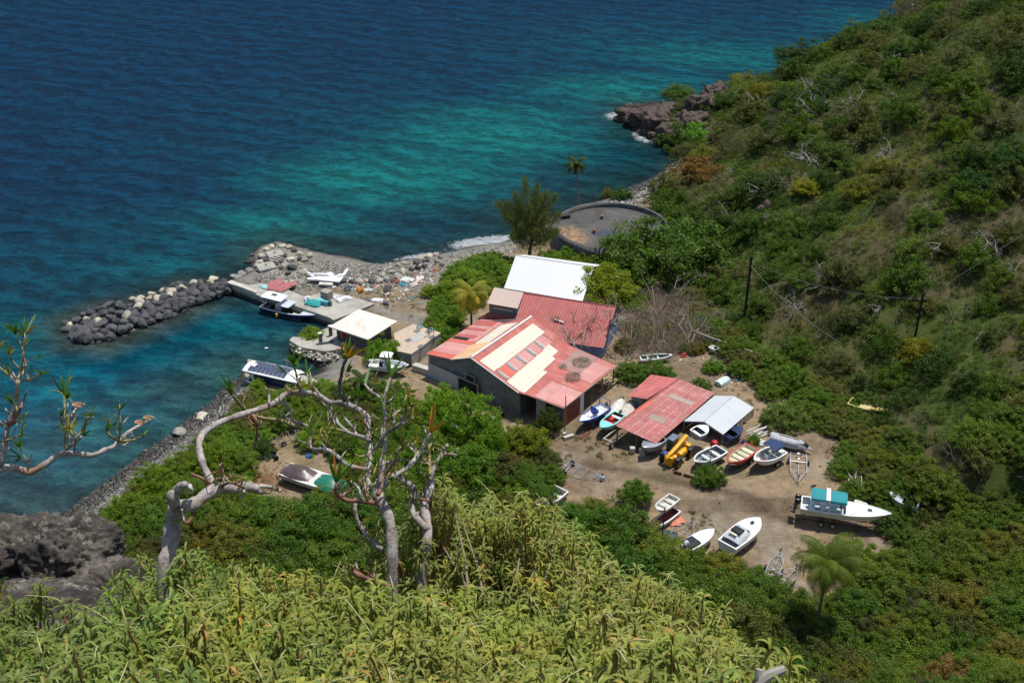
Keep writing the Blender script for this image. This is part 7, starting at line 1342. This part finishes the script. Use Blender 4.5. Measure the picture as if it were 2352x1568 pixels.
# ---------------- the near ledge: rock, shrubs, frangipani trees ----------------
# ledge ground
lx=np.linspace(-7,7,90);ly=np.linspace(1.0,8.6,60);LX,LY=np.meshgrid(lx,ly)
def ledge(x,y): return 75-2.75-.66*y-.10*np.abs(x)*0+.25*(fbm(x/1.3,y/1.3,4,5)-.5)*2-np.maximum(0,y-6.6)**2*.55
LZ=ledge(LX,LY)
def gm(LX,LY,LZ): 
    ny,nx=LX.shape;V=np.stack([LX,LY,LZ],-1).reshape(-1,3);i=np.arange(ny*nx).reshape(ny,nx);Q=np.stack([i[:-1,:-1],i[:-1,1:],i[1:,1:],i[1:,:-1]],-1).reshape(-1,4);return V,Q
q=N('lichen_rock');P=q.pos();a=q.noise(P,2.2,8,.72);b=q.noise(P,11,6,.75);c=q.noise(P,4.5,5,.8);vo=q.n('ShaderNodeTexVoronoi');vo.inputs['Scale'].default_value=3.;q.l(P,vo.inputs[0])
x=q.ramp(a,(.36,(.030,.026,.025)),(.47,(.075,.066,.058)),(.56,(.145,.132,.115)),(.66,(.26,.25,.23)));x=q.mix(1.,x,q.ramp(b,(.3,(.55,)*3),(.7,(1.45,)*3)),'MULTIPLY')
x=q.mix(q.ramp(c,(.56,0.),(.64,1.)),x,(.30,.30,.25));x=q.mix(q.ramp(q.noise(P,1.1,5,.7),(.62,0.),(.74,1.)),x,(.19,.13,.10));x=q.mix(1.,x,(.95,.90,.85),'MULTIPLY');q.l(x,q.p.inputs['Base Color']);q.p.inputs['Roughness'].default_value=.92;q.bump(q.math('ADD',b,q.math('MULTIPLY',a,1.5)),1.,.05);LR=q.m
V_,Q_=gm(LX,LY,LZ);o=link('ledge_ground',npmesh('ledge_ground',V_,Q_,[LR],smooth=True));tag(o,'stony soil of the ledge under the foreground shrubs',None,None,'structure')
# rock outcrop from its skyline
sk=[(-260,1230),(-60,1205),(20,1208),(60,1200),(110,1200),(150,1192),(185,1195),(205,1215),(215,1240),(262,1262),(275,1290),(330,1302),(352,1345),(362,1400)]
def rockout(name,sky,dep,lab,rows=70,drop=520,seed=3):
    r=[];xs=np.linspace(sky[0][0],sky[-1][0],130)
    for j in range(rows):
        t=j/(rows-1);row=[]
        for x in xs:
            y0=np.interp(x,[s[0] for s in sky],[s[1] for s in sky]);py=y0+drop*t;n=float(fbm(x/95+seed,py/48+x/160,3,seed));n2=float(fbm(x/30,py/17,5,seed+4));n2=abs(n2-.5)*2
            row.append(DP(x+(n2-.3)*7,py+(n2-.3)*9*(t>0)-8*n2*(t==0),dep-2.6*t**.8-(n-.5)*1.1-(.3-n2)*.55))
        r.append(row)
    back=[np.array(p)+[0,1.5,-1.9] for p in r[0]];mid_=[np.array(p)+[0,.5,-.12] for p in r[0]];low=[p+np.array([0,1.0,-3.]) for p in back];mb=MB();mb.grid([low,back,mid_]+r);o=mb.build(name,LR,None,'full');tag(o,lab,'rock');return o
crag('rock_outcrop',[(40,1290,155,10.2,(1.,.8,.72),1),(160,1285,135,10.,(.9,.8,.78),2),(-110,1300,150,10.4,(1.,.8,.7),3),(265,1375,120,9.6,(.95,.8,.68),4),(60,1450,170,9.2,(1.2,.8,.6),5),(210,1470,160,9.,(1.3,.8,.5),6),(325,1400,90,9.3,(1.,.8,.7),7)],'rough grey brown lichen covered rock outcrop rising behind the shrubs',LR)
# shrubs
q=N('shrub_leaf');r=q.attr('rnd');e=q.attr('edge');x=q.ramp(r,(0,(.095,.135,.012)),(.45,(.195,.235,.026)),(.85,(.300,.325,.048)),(.93,(.40,.33,.05)),(1.,(.42,.22,.05)));x=q.mix(e,x,(.50,.50,.19))
oi=q.n('ShaderNodeObjectInfo');x=q.mix(1.,x,oi.outputs['Color'],'MULTIPLY');q.l(x,q.p.inputs['Base Color']);q.p.inputs['Roughness'].default_value=.6;q.p.inputs['Specular IOR Level'].default_value=.3;tr=q.n('ShaderNodeBsdfTranslucent');q.l(q.mix(1.,x,(1.2,1.4,.6),'MULTIPLY'),tr.inputs[0]);ms=q.n('ShaderNodeMixShader');ms.inputs[0].default_value=.25;q.l(q.p.outputs[0],ms.inputs[1]);q.l(tr.outputs[0],ms.inputs[2]);q.l(ms.outputs[0],q.t.nodes['Material Output'].inputs[0]);M_SL=q.m
M_STEM=mat('shrub_stem',(.34,.18,.06),.7,0,.3,6);M_SPK=mat('flower_spike',(.40,.38,.17),.8,0,.3,30)
def shrub_mesh(seed,nros=19,rad=.42,hh=.75):
    r_=np.random.default_rng(seed);V=[];Q_=[];Rn=[];E_=[];MI=[];mb=MB();sp=MB()
    def leaf(p,az,el,ln,w,droop,r0):
        d=np.array([math.cos(az),math.sin(az),0]);sd_=np.array([-d[1],d[0],0]);pos=p.copy();n=6;prev=None;ee=el;tw=r_.uniform(-.3,.3)
        for i in range(n+1):
            t=i/n;dv=d*math.cos(ee)+np.array([0,0,math.sin(ee)]);up=-d*math.sin(ee)+np.array([0,0,math.cos(ee)]);ww=w*(math.sin(math.pi*min(1,t*.85+.10))**.8)*(1 if i<n else .12);s2=sd_*math.cos(tw)+up*math.sin(tw);o=len(V)
            V.extend([pos-s2*ww+up*ww*.55,pos-s2*ww*.70+up*ww*.35,pos,pos+s2*ww*.70+up*ww*.35,pos+s2*ww+up*ww*.55]);Rn.extend([r0]*5);E_.extend([.6,0,.15,0,.6])
            if i:
                for k in range(4): Q_.append((o-5+k,o-4+k,o+1+k,o+k));MI.append(0)
            pos=pos+dv*ln/n;ee-=droop/n
    for i in range(nros):
        a=r_.uniform(0,6.28);rr=rad*math.sqrt(r_.random());top=np.array([rr*math.cos(a),rr*math.sin(a),hh*(1-.45*(rr/rad)**2)+r_.uniform(-.14,.14)]);base=top*[.35,.35,0]+[0,0,-.15]
        mb.tube([base,(base+top)/2+r_.normal(size=3)*.03,top],[.010,.008,.005],5,0,False)
        nl=int(r_.integers(13,19));tone=r_.random()*.45
        for k in range(nl):
            t=k/nl;leaf(top+np.array([0,0,.0])-[0,0,.10*t],k*2.4+r_.uniform(-.3,.3),1.2-1.25*t+r_.uniform(-.2,.2),r_.uniform(.11,.18)*(.55+.55*t),.0066*r_.uniform(.75,1.2),2.5+r_.uniform(-.4,.7),float(np.clip(tone+r_.random()*.5+(.5 if r_.random()<.04 else 0),0,1)))
        if r_.random()<.3:
            l=r_.uniform(.05,.115);dx=r_.normal(size=2)*.08;pts=[top+np.array([dx[0]*t*t,dx[1]*t*t,l*t*(1-.35*t)]) for t in np.linspace(0,1,9)];sp.tube(pts,[(.0032+.0022*(k%2))*(1-.05*k) for k in range(9)],5,0,False)
    tv=[f for f in mb.f if len(f)==4];o=len(V);V+=mb.v;Q_+=[tuple(k+o for k in f) for f in tv];MI+=[1]*len(tv);o=len(V);V+=sp.v;f2=[f for f in sp.f if len(f)==4];Q_+=[tuple(k+o for k in f) for f in f2];MI+=[2]*len(f2);z_=len(V)-len(Rn);Rn+= [0]*z_;E_+=[0]*z_
    return npmesh('leafy_shrub',V,Q_,[M_SL,M_STEM,M_SPK],rnd=Rn,extra={'edge':E_},mi=MI)
SM=[shrub_mesh(500+i) for i in range(8)]
TOPX=[-80,0,60,200,300,345,420,500,600,640,700,800,860,920,985,1005,1040,1080,1130,1200,1270,1290,1330,1400,1480,1560,1650,1700,1730,1760];TOPY=[1330,1345,1360,1385,1350,1302,1310,1300,1335,1318,1325,1345,1330,1260,1155,1108,1100,1150,1165,1190,1200,1250,1310,1285,1330,1395,1445,1480,1520,1600]
sr=random.Random(21);cells=[];SHR=[]
def put_shrub(x,y,dep,sc=1.,lab=None,grp=None):
    yt=np.interp(x,TOPX,TOPY);lab,grp=(('shrub on the skyline of the foreground thicket','skyline shrubs of the thicket') if y<yt+55 else ('dark green drooping shrub at the left end of the thicket','left end shrubs of the thicket') if x<430 else ('shrub on the right flank of the thicket with slender leaves','right flank shrubs of the thicket') if x>1290 else ('shrub in the tall middle mound of the thicket','middle mound shrubs of the thicket') if x>870 and y<1400 else ('yellow green shrub in the body of the thicket with slender drooping leaves','body shrubs of the thicket'))
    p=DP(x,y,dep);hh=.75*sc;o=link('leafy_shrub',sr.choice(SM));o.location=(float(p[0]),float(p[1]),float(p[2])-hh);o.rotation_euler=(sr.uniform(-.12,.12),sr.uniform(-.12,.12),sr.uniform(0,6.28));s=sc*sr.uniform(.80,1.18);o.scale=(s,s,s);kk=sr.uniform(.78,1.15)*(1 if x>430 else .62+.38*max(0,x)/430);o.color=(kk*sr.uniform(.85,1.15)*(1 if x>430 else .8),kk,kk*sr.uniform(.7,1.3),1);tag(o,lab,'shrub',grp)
n_=0
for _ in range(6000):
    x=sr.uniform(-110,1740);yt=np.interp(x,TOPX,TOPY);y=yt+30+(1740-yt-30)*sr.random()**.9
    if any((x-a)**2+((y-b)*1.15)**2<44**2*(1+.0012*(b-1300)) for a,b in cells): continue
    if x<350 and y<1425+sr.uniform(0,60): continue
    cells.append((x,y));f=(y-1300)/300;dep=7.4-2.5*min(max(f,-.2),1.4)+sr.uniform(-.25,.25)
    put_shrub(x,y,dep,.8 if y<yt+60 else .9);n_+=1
    if n_>290: break
print('SHRUBS',n_)
for x in list(range(360,860,52))+list(range(890,1720,46)): 
    y=np.interp(x,TOPX,TOPY);put_shrub(x+sr.uniform(-15,15),y+sr.uniform(18,30),7.3+sr.uniform(-.3,.3),.72)
# stems rising from the thicket for the tall middle bush
mb=MB()
for (x0,y0,x1,y1) in ((1120,1420,1060,1190),(1160,1400,1200,1230),(1180,1400,1250,1240),(1080,1400,1040,1160),(1230,1380,1275,1230),(1110,1440,1010,1240),(1300,1420,1330,1300)): mb.tube([DP(x0,y0,6.9),DP((x0+x1)/2+8,(y0+y1)/2,7.1),DP(x1,y1,7.3)],[.009,.007,.004],6,0,False)
o=mb.build('bare_shrub',mat('grey_brown_stem',(.26,.20,.14),.8,0,.3,20));tag(o,'bare brown stemmed shrub standing tallest in the thicket','shrub')
# grey stub lower right
for (pts,w,lab) in (([(1735,1600),(1750,1560),(1775,1545),(1803,1535)],15,'pale broken branch end at the bottom of the picture'),([(1770,1600),(1742,1555),(1745,1536)],11,'shorter splintered branch end beside it')):
    mb=MB();mb.tube([DP(x,y,4.3) for x,y in pts],[w*4.3/F*k for k in(1.,1.,.8,.6)][:len(pts)],8);o=mb.build('branch_stub',M_DEAD,None,True);tag(o,lab,'branch')
# --- frangipani trees
q=N('frangipani_bark');P=q.pos();a=q.noise(P,9,6,.7);b=q.noise(P,40,4,.7);x=q.ramp(a,(.3,(.14,.11,.095)),(.5,(.34,.30,.27)),(.7,(.52,.485,.45)));x=q.mix(1.,x,q.ramp(b,(.3,(.65,)*3),(.7,(1.25,)*3)),'MULTIPLY');x=q.mix(q.ramp(q.noise(P,5,3,.6),(.58,0.),(.70,1.)),x,(.30,.17,.11));q.l(x,q.p.inputs['Base Color']);q.p.inputs['Roughness'].default_value=.8;q.bump(q.math('ADD',a,b),.8,.012);M_FB=q.m
M_YB=mat('young_branch',(.26,.22,.09),.7,0,.35,30);M_BL=mat('bleached_branch',(.50,.48,.45),.7,0,.15,12);M_RB=mat('red_brown_stub',(.26,.12,.08),.8,0,.35,20)
M_STRAP=leafmat('strap_leaf',.25,.5)
fr=np.random.default_rng(99)
def branch(root,pts,w0,w1,dep=7.,m=None,name='branch',dz=.35,tip=0,sub_=False):
    """pts pixels; widths in pixels; own meander in depth"""
    P=[];n=len(pts);ph=fr.uniform(0,6);
    # resample with Catmull-Rom
    pp=[np.array(p,float) for p in pts];pp=[2*pp[0]-pp[1]]+pp+[2*pp[-1]-pp[-2]];out=[]
    for i in range(1,len(pp)-2):
        a,b,c,d=pp[i-1:i+3]
        for t in np.linspace(0,1,5)[:-1]: out.append(.5*((2*b)+(-a+c)*t+(2*a-5*b+4*c-d)*t*t+(-a+3*b-3*c+d)*t**3))
    out.append(pp[-2]);N_=len(out);d0,d1=dep if isinstance(dep,tuple) else (dep,dep+fr.uniform(-dz,dz));V3=[];rad=[]
    for i,p in enumerate(out):
        t=i/(N_-1);de=d0+(d1-d0)*t+.05*math.sin(ph+t*7);V3.append(DP(p[0],p[1],de));rad.append((w0+(w1-w0)*t)*(.86 if w0<25 else .95)*(1+.10*math.sin(i*2.3+ph)+.09*math.sin(i*5.1))*de/F/2)
    mb=MB();mb.tube(V3,rad,10);o=mb.build(name,m or M_FB,root,'full')
    if tip: tuft(root,V3[-1],V3[-1]-V3[-3],tip,sub_)
    if w0<22 and not sub_:
        L2=np.linalg.norm(np.array(pts[-1])-np.array(pts[0]))
        for _ in range(int(min(7,L2/20))):
            i=int(fr.integers(2,N_));p0=out[i];a=fr.uniform(-2.6,-.5);l=fr.uniform(14,46);c_=fr.uniform(-.5,.5);w_=min(w1,w0)*fr.uniform(.35,.65)
            p1=p0+np.array([math.cos(a),math.sin(a)])*l*.5;p2=p1+np.array([math.cos(a+c_),math.sin(a+c_)])*l*.5;t=i/(N_-1)
            branch(root,[tuple(p0),tuple(p1),tuple(p2)],max(w_,3.2),max(w_*.7,2.2),d0+(d1-d0)*t,[M_FB,M_YB,M_FB,M_RB][int(fr.integers(0,4))],'twig',.15,int(fr.choice([0,0,0,4,3,1])) if root is not f1 else 0,True)
    return V3
def tuft(root,p,d,kind,small=False):
    """strap leaves: 1 green fan, 2 green with orange, 3 few bent dry ones, 4 stub bud"""
    d=np.array(d);d=d/(np.linalg.norm(d)+1e-9);n={1:9,2:9,3:5,4:3}[kind];px=(7. if not small else 4.6)/F
    for i in range(n):
        u=fr.normal(size=3);u-=d*(u@d);u/=np.linalg.norm(u);sp=fr.uniform(.15,.75) if kind<3 else fr.uniform(.5,1.1);dirv=d*math.cos(sp)+u*math.sin(sp);dirv[2]+=.25;dirv/=np.linalg.norm(dirv);ln=fr.uniform(40,85)*px*(1 if kind<3 else .8)*(.5 if kind==4 else 1);w=fr.uniform(2.2,4.2)*px;side=np.cross(dirv,[.1,1,.2]);side/=np.linalg.norm(side);V=[];Q_=[];pos=np.array(p,float);kink=fr.random()<.35 or kind==3;kp=fr.uniform(.35,.7)
        for k in range(9):
            t=k/8;ww=w*(.55+.45*math.sin(math.pi*min(t+.15,1)))*(1-t**4)+.0004;V+=[pos-side*ww,pos+side*ww]
            if k: Q_.append((2*k-2,2*k-1,2*k+1,2*k))
            pos=pos+dirv*ln/8
            if kink and t>kp: dirv=dirv+np.array([0,0,-.55]);dirv/=np.linalg.norm(dirv)
            else: dirv=dirv+np.array([0,0,-.04]);dirv/=np.linalg.norm(dirv)
        nm=npmesh('strap_leaf',V,Q_,[M_STRAP],rnd=[fr.random()*.5+.3]*len(V));o=link('strap_leaf',nm,root)
        g=fr.random();o.color=(.45,.17,.02,1) if (kind==2 and g<.45) else ((.30,.26,.06,1) if (kind==3 and g<.7) else (.085,.16,.02,1))
def dryleaf(root,p,s,m):
    mb=MB();r=[]
    for i in range(8):
        t=i/7;r.append([p+np.array([s*(t-.5)*.9+.25*s*math.cos(a),.2*s*math.sin(a),-.15*s*t+.25*s*math.sin(a)*math.sin(math.pi*(t*.8+.1))]) for a in np.linspace(.3,5.2,8)])
    mb.grid(r);mb.build('dry_leaf',m,root,True)
M_DRY=mat('dry_leaf',(.42,.23,.12),.6,0,.3,25)
# thick trunked tree
f1=thing('frangipani_tree','bare frangipani with thick trunk, cut stump and long arching branch at the rock','tree',up_loc(DP(385,1420,6.9)));
def cv(root): # parts are built in world space; re-base them on the empty
    m=Matrix.Translation(-root.location)
    for c in root.children:
        if c.type=='MESH' and c.data.users==1: c.data.transform(m)
W=7.0
branch(f1,[(380,1420),(383,1300),(392,1240),(398,1195),(406,1158)],44,38,W,name='trunk');branch(f1,[(404,1165),(396,1140),(408,1125),(425,1112)],30,22,(W,W-.2));branch(f1,[(425,1118),(436,1116),(440,1130)],13,11,W-.1,M_BL)
branch(f1,[(405,1160),(440,1160),(475,1134),(508,1120),(542,1121),(568,1117),(590,1122)],34,24,(W,W+.5));branch(f1,[(560,1118),(590,1128),(618,1131)],18,7,W+.5);branch(f1,[(585,1115),(617,1118),(645,1127)],12,9,(W+.5,W+.8),M_BL);branch(f1,[(560,1128),(553,1145)],10,6,W+.4,M_BL)
branch(f1,[(490,1118),(482,1098),(465,1062),(457,1021),(467,996),(497,974),(542,956),(580,944),(618,931),(643,916),(655,905),(680,902),(700,906)],20,13,(W+.2,W+1.6))
branch(f1,[(473,1112),(500,1118),(530,1108),(560,1120)],9,7,W+.2,M_RB);branch(f1,[(440,1088),(460,1096),(480,1108),(510,1118)],7,9,W+.15,M_RB);branch(f1,[(530,1110),(512,1090),(503,1065)],7,5,W+.2,M_YB);branch(f1,[(497,1103),(492,1082)],6,3,W+.2,M_RB);branch(f1,[(548,1120),(555,1095),(500,1100)],5,3,W+.3,M_RB)
branch(f1,[(412,1165),(425,1200),(440,1188),(447,1158)],11,7,W-.1,M_RB);branch(f1,[(418,1170),(422,1195)],6,5,W-.15,M_BL)
branch(f1,[(695,984),(668,974),(643,965),(605,960),(575,951),(558,936),(543,918),(533,906)],11,7,(W+1.5,W+1.2),M_YB,tip=1);branch(f1,[(645,920),(660,934),(667,960),(664,975)],12,9,W+1.5);branch(f1,[(668,965),(700,975),(715,985)],9,4,W+1.5)
branch(f1,[(575,950),(588,965),(590,1000),(583,1035)],10,6,W+1.3,M_RB);branch(f1,[(583,975),(570,962),(556,955)],5,3,W+1.2,M_RB)
# forked tree
f2=thing('frangipani_tree','many branched bare frangipani in the middle with strap leaves at its tips','tree',up_loc(DP(900,1420,7.)))
branch(f2,[(900,1430),(900,1356),(901,1290),(898,1208),(880,1161),(868,1130),(874,1103)],30,24,W,name='trunk');branch(f2,[(968,1420),(970,1325),(980,1250),(982,1201),(974,1161),(988,1120),(990,1090)],26,18,(W,W+.3),name='trunk')
branch(f2,[(982,1215),(955,1186),(945,1161),(954,1137),(942,1112),(917,1099)],19,15,(W+.1,W+.5));branch(f2,[(880,1262),(862,1250),(834,1217),(818,1186),(815,1146)],13,10,W+.1);branch(f2,[(895,1345),(865,1337),(834,1325),(812,1312)],13,15,W-.1,M_RB)
branch(f2,[(868,1110),(853,1118),(845,1084),(851,1034),(846,996),(844,959),(830,945),(814,936),(789,924),(764,925),(745,916),(726,906),(689,899),(655,905)],17,12,(W+.2,W+1.5))
branch(f2,[(874,1112),(879,1059),(884,1021),(879,996),(884,964),(882,916),(888,895),(896,868)],16,7,(W+.2,W+.5),tip=1);branch(f2,[(882,920),(866,908),(852,899),(838,882)],9,6,W+.5,tip=1)
branch(f2,[(866,1135),(901,1096),(939,1071),(959,1046),(972,1024),(980,1008),(988,994)],15,8,(W,W+.3),tip=2);branch(f2,[(985,1110),(992,1084),(1007,1054),(1018,1038),(1027,1022)],15,9,W+.3);branch(f2,[(1004,1060),(1015,1046),(1030,1043),(1049,1044)],9,6,W+.3)
branch(f2,[(1000,1061),(975,1064),(955,1060)],6,5,W+.3,M_YB);branch(f2,[(988,1090),(986,1050),(985,1020)],9,8,W+.2,M_YB,tip=3);branch(f2,[(846,1078),(801,1069),(776,1049),(751,1032),(721,1031),(712,1018),(714,1004)],13,7,(W+.3,W+.6),tip=1)
branch(f2,[(758,1032),(748,1010),(735,995)],8,6,W+.5,M_YB,tip=3);branch(f2,[(847,1010),(836,1004),(801,993),(776,971),(769,955),(758,945)],12,7,(W+.4,W+.7),tip=1);branch(f2,[(805,994),(770,985),(745,984)],8,6,W+.6,M_YB,tip=3);branch(f2,[(820,1000),(808,980),(792,960)],9,7,W+.5)
branch(f2,[(859,1035),(884,999),(905,983),(921,971),(928,960),(932,948)],12,8,(W+.3,W+.1),tip=2);branch(f2,[(925,972),(940,966),(950,958)],7,5,W+.1,tip=3);branch(f2,[(884,965),(905,950),(925,938)],7,6,W+.4);branch(f2,[(893,960),(915,948),(933,938)],7,6,W+.3,M_YB);branch(f2,[(897,960),(902,940),(900,926)],5,4,W+.3)
branch(f2,[(792,921),(784,905),(780,885),(784,862),(788,842),(797,822)],12,7,(W+.8,W+.7),mat('dark_upright',(.09,.075,.06),.8,0,.3,20),tip=2);branch(f2,[(720,905),(716,880),(705,858)],8,6,W+1.,M_YB,tip=1);branch(f2,[(690,898),(683,870),(676,840)],7,5,W+1.2,M_YB,tip=1);branch(f2,[(740,912),(725,895),(718,885)],8,4,W+1.)
branch(f2,[(874,1160),(846,1152),(801,1149),(781,1142),(771,1130),(772,1108)],14,8,(W,W-.1),M_RB,tip=2);branch(f2,[(835,1150),(822,1120),(805,1105)],8,6,W,M_BL);branch(f2,[(845,1140),(833,1120),(826,1100)],8,7,W,M_RB);branch(f2,[(781,1142),(800,1130),(812,1118)],6,4,W,M_RB)
branch(f2,[(868,1135),(884,1105),(895,1088),(902,1083)],13,7,W-.1,M_RB);branch(f2,[(985,1150),(968,1146),(955,1141)],9,5,W+.1,M_RB);branch(f2,[(880,1062),(915,1058),(945,1045),(955,1030)],9,6,W+.4);branch(f2,[(939,1052),(930,1040),(925,1025)],7,5,W+.4,M_YB,tip=3);branch(f2,[(960,1050),(945,1030),(930,1020)],7,6,W+.3)
branch(f2,[(862,1120),(890,1085),(910,1050),(920,1022),(932,1012)],8,5,W+.5,M_YB);branch(f2,[(846,1045),(828,1048),(815,1043)],7,5,W+.4,M_YB,tip=1);branch(f2,[(990,1100),(975,1090),(960,1082)],6,5,W+.2,M_YB,tip=1);branch(f2,[(906,950),(903,975),(890,990)],6,5,W+.4);branch(f2,[(845,985),(838,965),(842,945)],6,4,W+.5,M_RB)
# left edge tree
f0=thing('frangipani_tree','thin bare frangipani branches reaching in from the left edge over the water','tree',up_loc(DP(-60,1250,6.6)));W=6.6
branch(f0,[(-70,1240),(-40,1120),(0,1078),(41,1076),(68,1084),(104,1066),(137,1044),(170,1041),(213,1045),(240,1033),(262,1024),(280,1005),(301,988),(325,974),(338,967)],22,8,(W,W+.4),name='trunk')
branch(f0,[(0,1074),(8,1027),(19,977),(36,931),(39,900),(41,873)],15,11,W);branch(f0,[(41,873),(49,850),(53,829),(56,800),(56,770)],9,6,W,M_YB,tip=2);branch(f0,[(42,875),(63,873),(80,866),(93,858)],6,5,W,M_YB,tip=4);branch(f0,[(36,872),(18,858),(0,845),(-20,830)],7,6,W,M_YB);branch(f0,[(46,868),(56,850),(59,838)],6,5,W)
branch(f0,[(20,975),(35,958),(48,935)],12,10,W,M_RB);branch(f0,[(14,985),(5,975),(-10,965)],8,7,W);branch(f0,[(25,975),(45,965),(55,955)],7,4,W,M_RB);branch(f0,[(-5,1015),(25,1008),(48,998)],7,6,W-.1,M_YB,tip=4)
branch(f0,[(137,1043),(160,1025),(180,1010),(187,1002)],9,6,W+.1);branch(f0,[(172,1008),(188,988),(197,965),(205,955)],7,5,W+.1,M_YB,tip=4);branch(f0,[(205,962),(215,958)],5,4,W+.1,M_YB);branch(f0,[(172,1003),(155,985),(142,970),(139,955)],6,5,W+.1,M_YB,tip=4)
branch(f0,[(149,1032),(151,1000),(151,970),(149,940),(148,908)],7,6,W+.15,M_YB,tip=1);branch(f0,[(151,975),(163,955),(175,938)],6,6,W+.15);branch(f0,[(170,1040),(173,1015),(172,1003)],6,5,W+.1)
branch(f0,[(273,1013),(276,975),(274,940)],8,6,W+.3,M_YB,tip=4);branch(f0,[(270,1014),(290,1012),(311,1009)],8,6,W+.2,M_YB);branch(f0,[(272,1012),(252,1000),(244,988)],7,6,W+.2,M_YB,tip=4);branch(f0,[(262,1024),(290,1020),(304,1000)],6,5,W+.3);branch(f0,[(64,1080),(68,1060),(73,1040)],5,3,W);branch(f0,[(180,1010),(170,1020),(152,1025)],5,4,W+.1,M_YB)
dryleaf(f0,DP(181,928,W+.15),.055,M_DRY);dryleaf(f0,DP(322,968,W+.4),.05,M_DRY);dryleaf(f0,DP(342,958,W+.4),.05,M_DRY)
for r in(f0,f1,f2): cv(r)
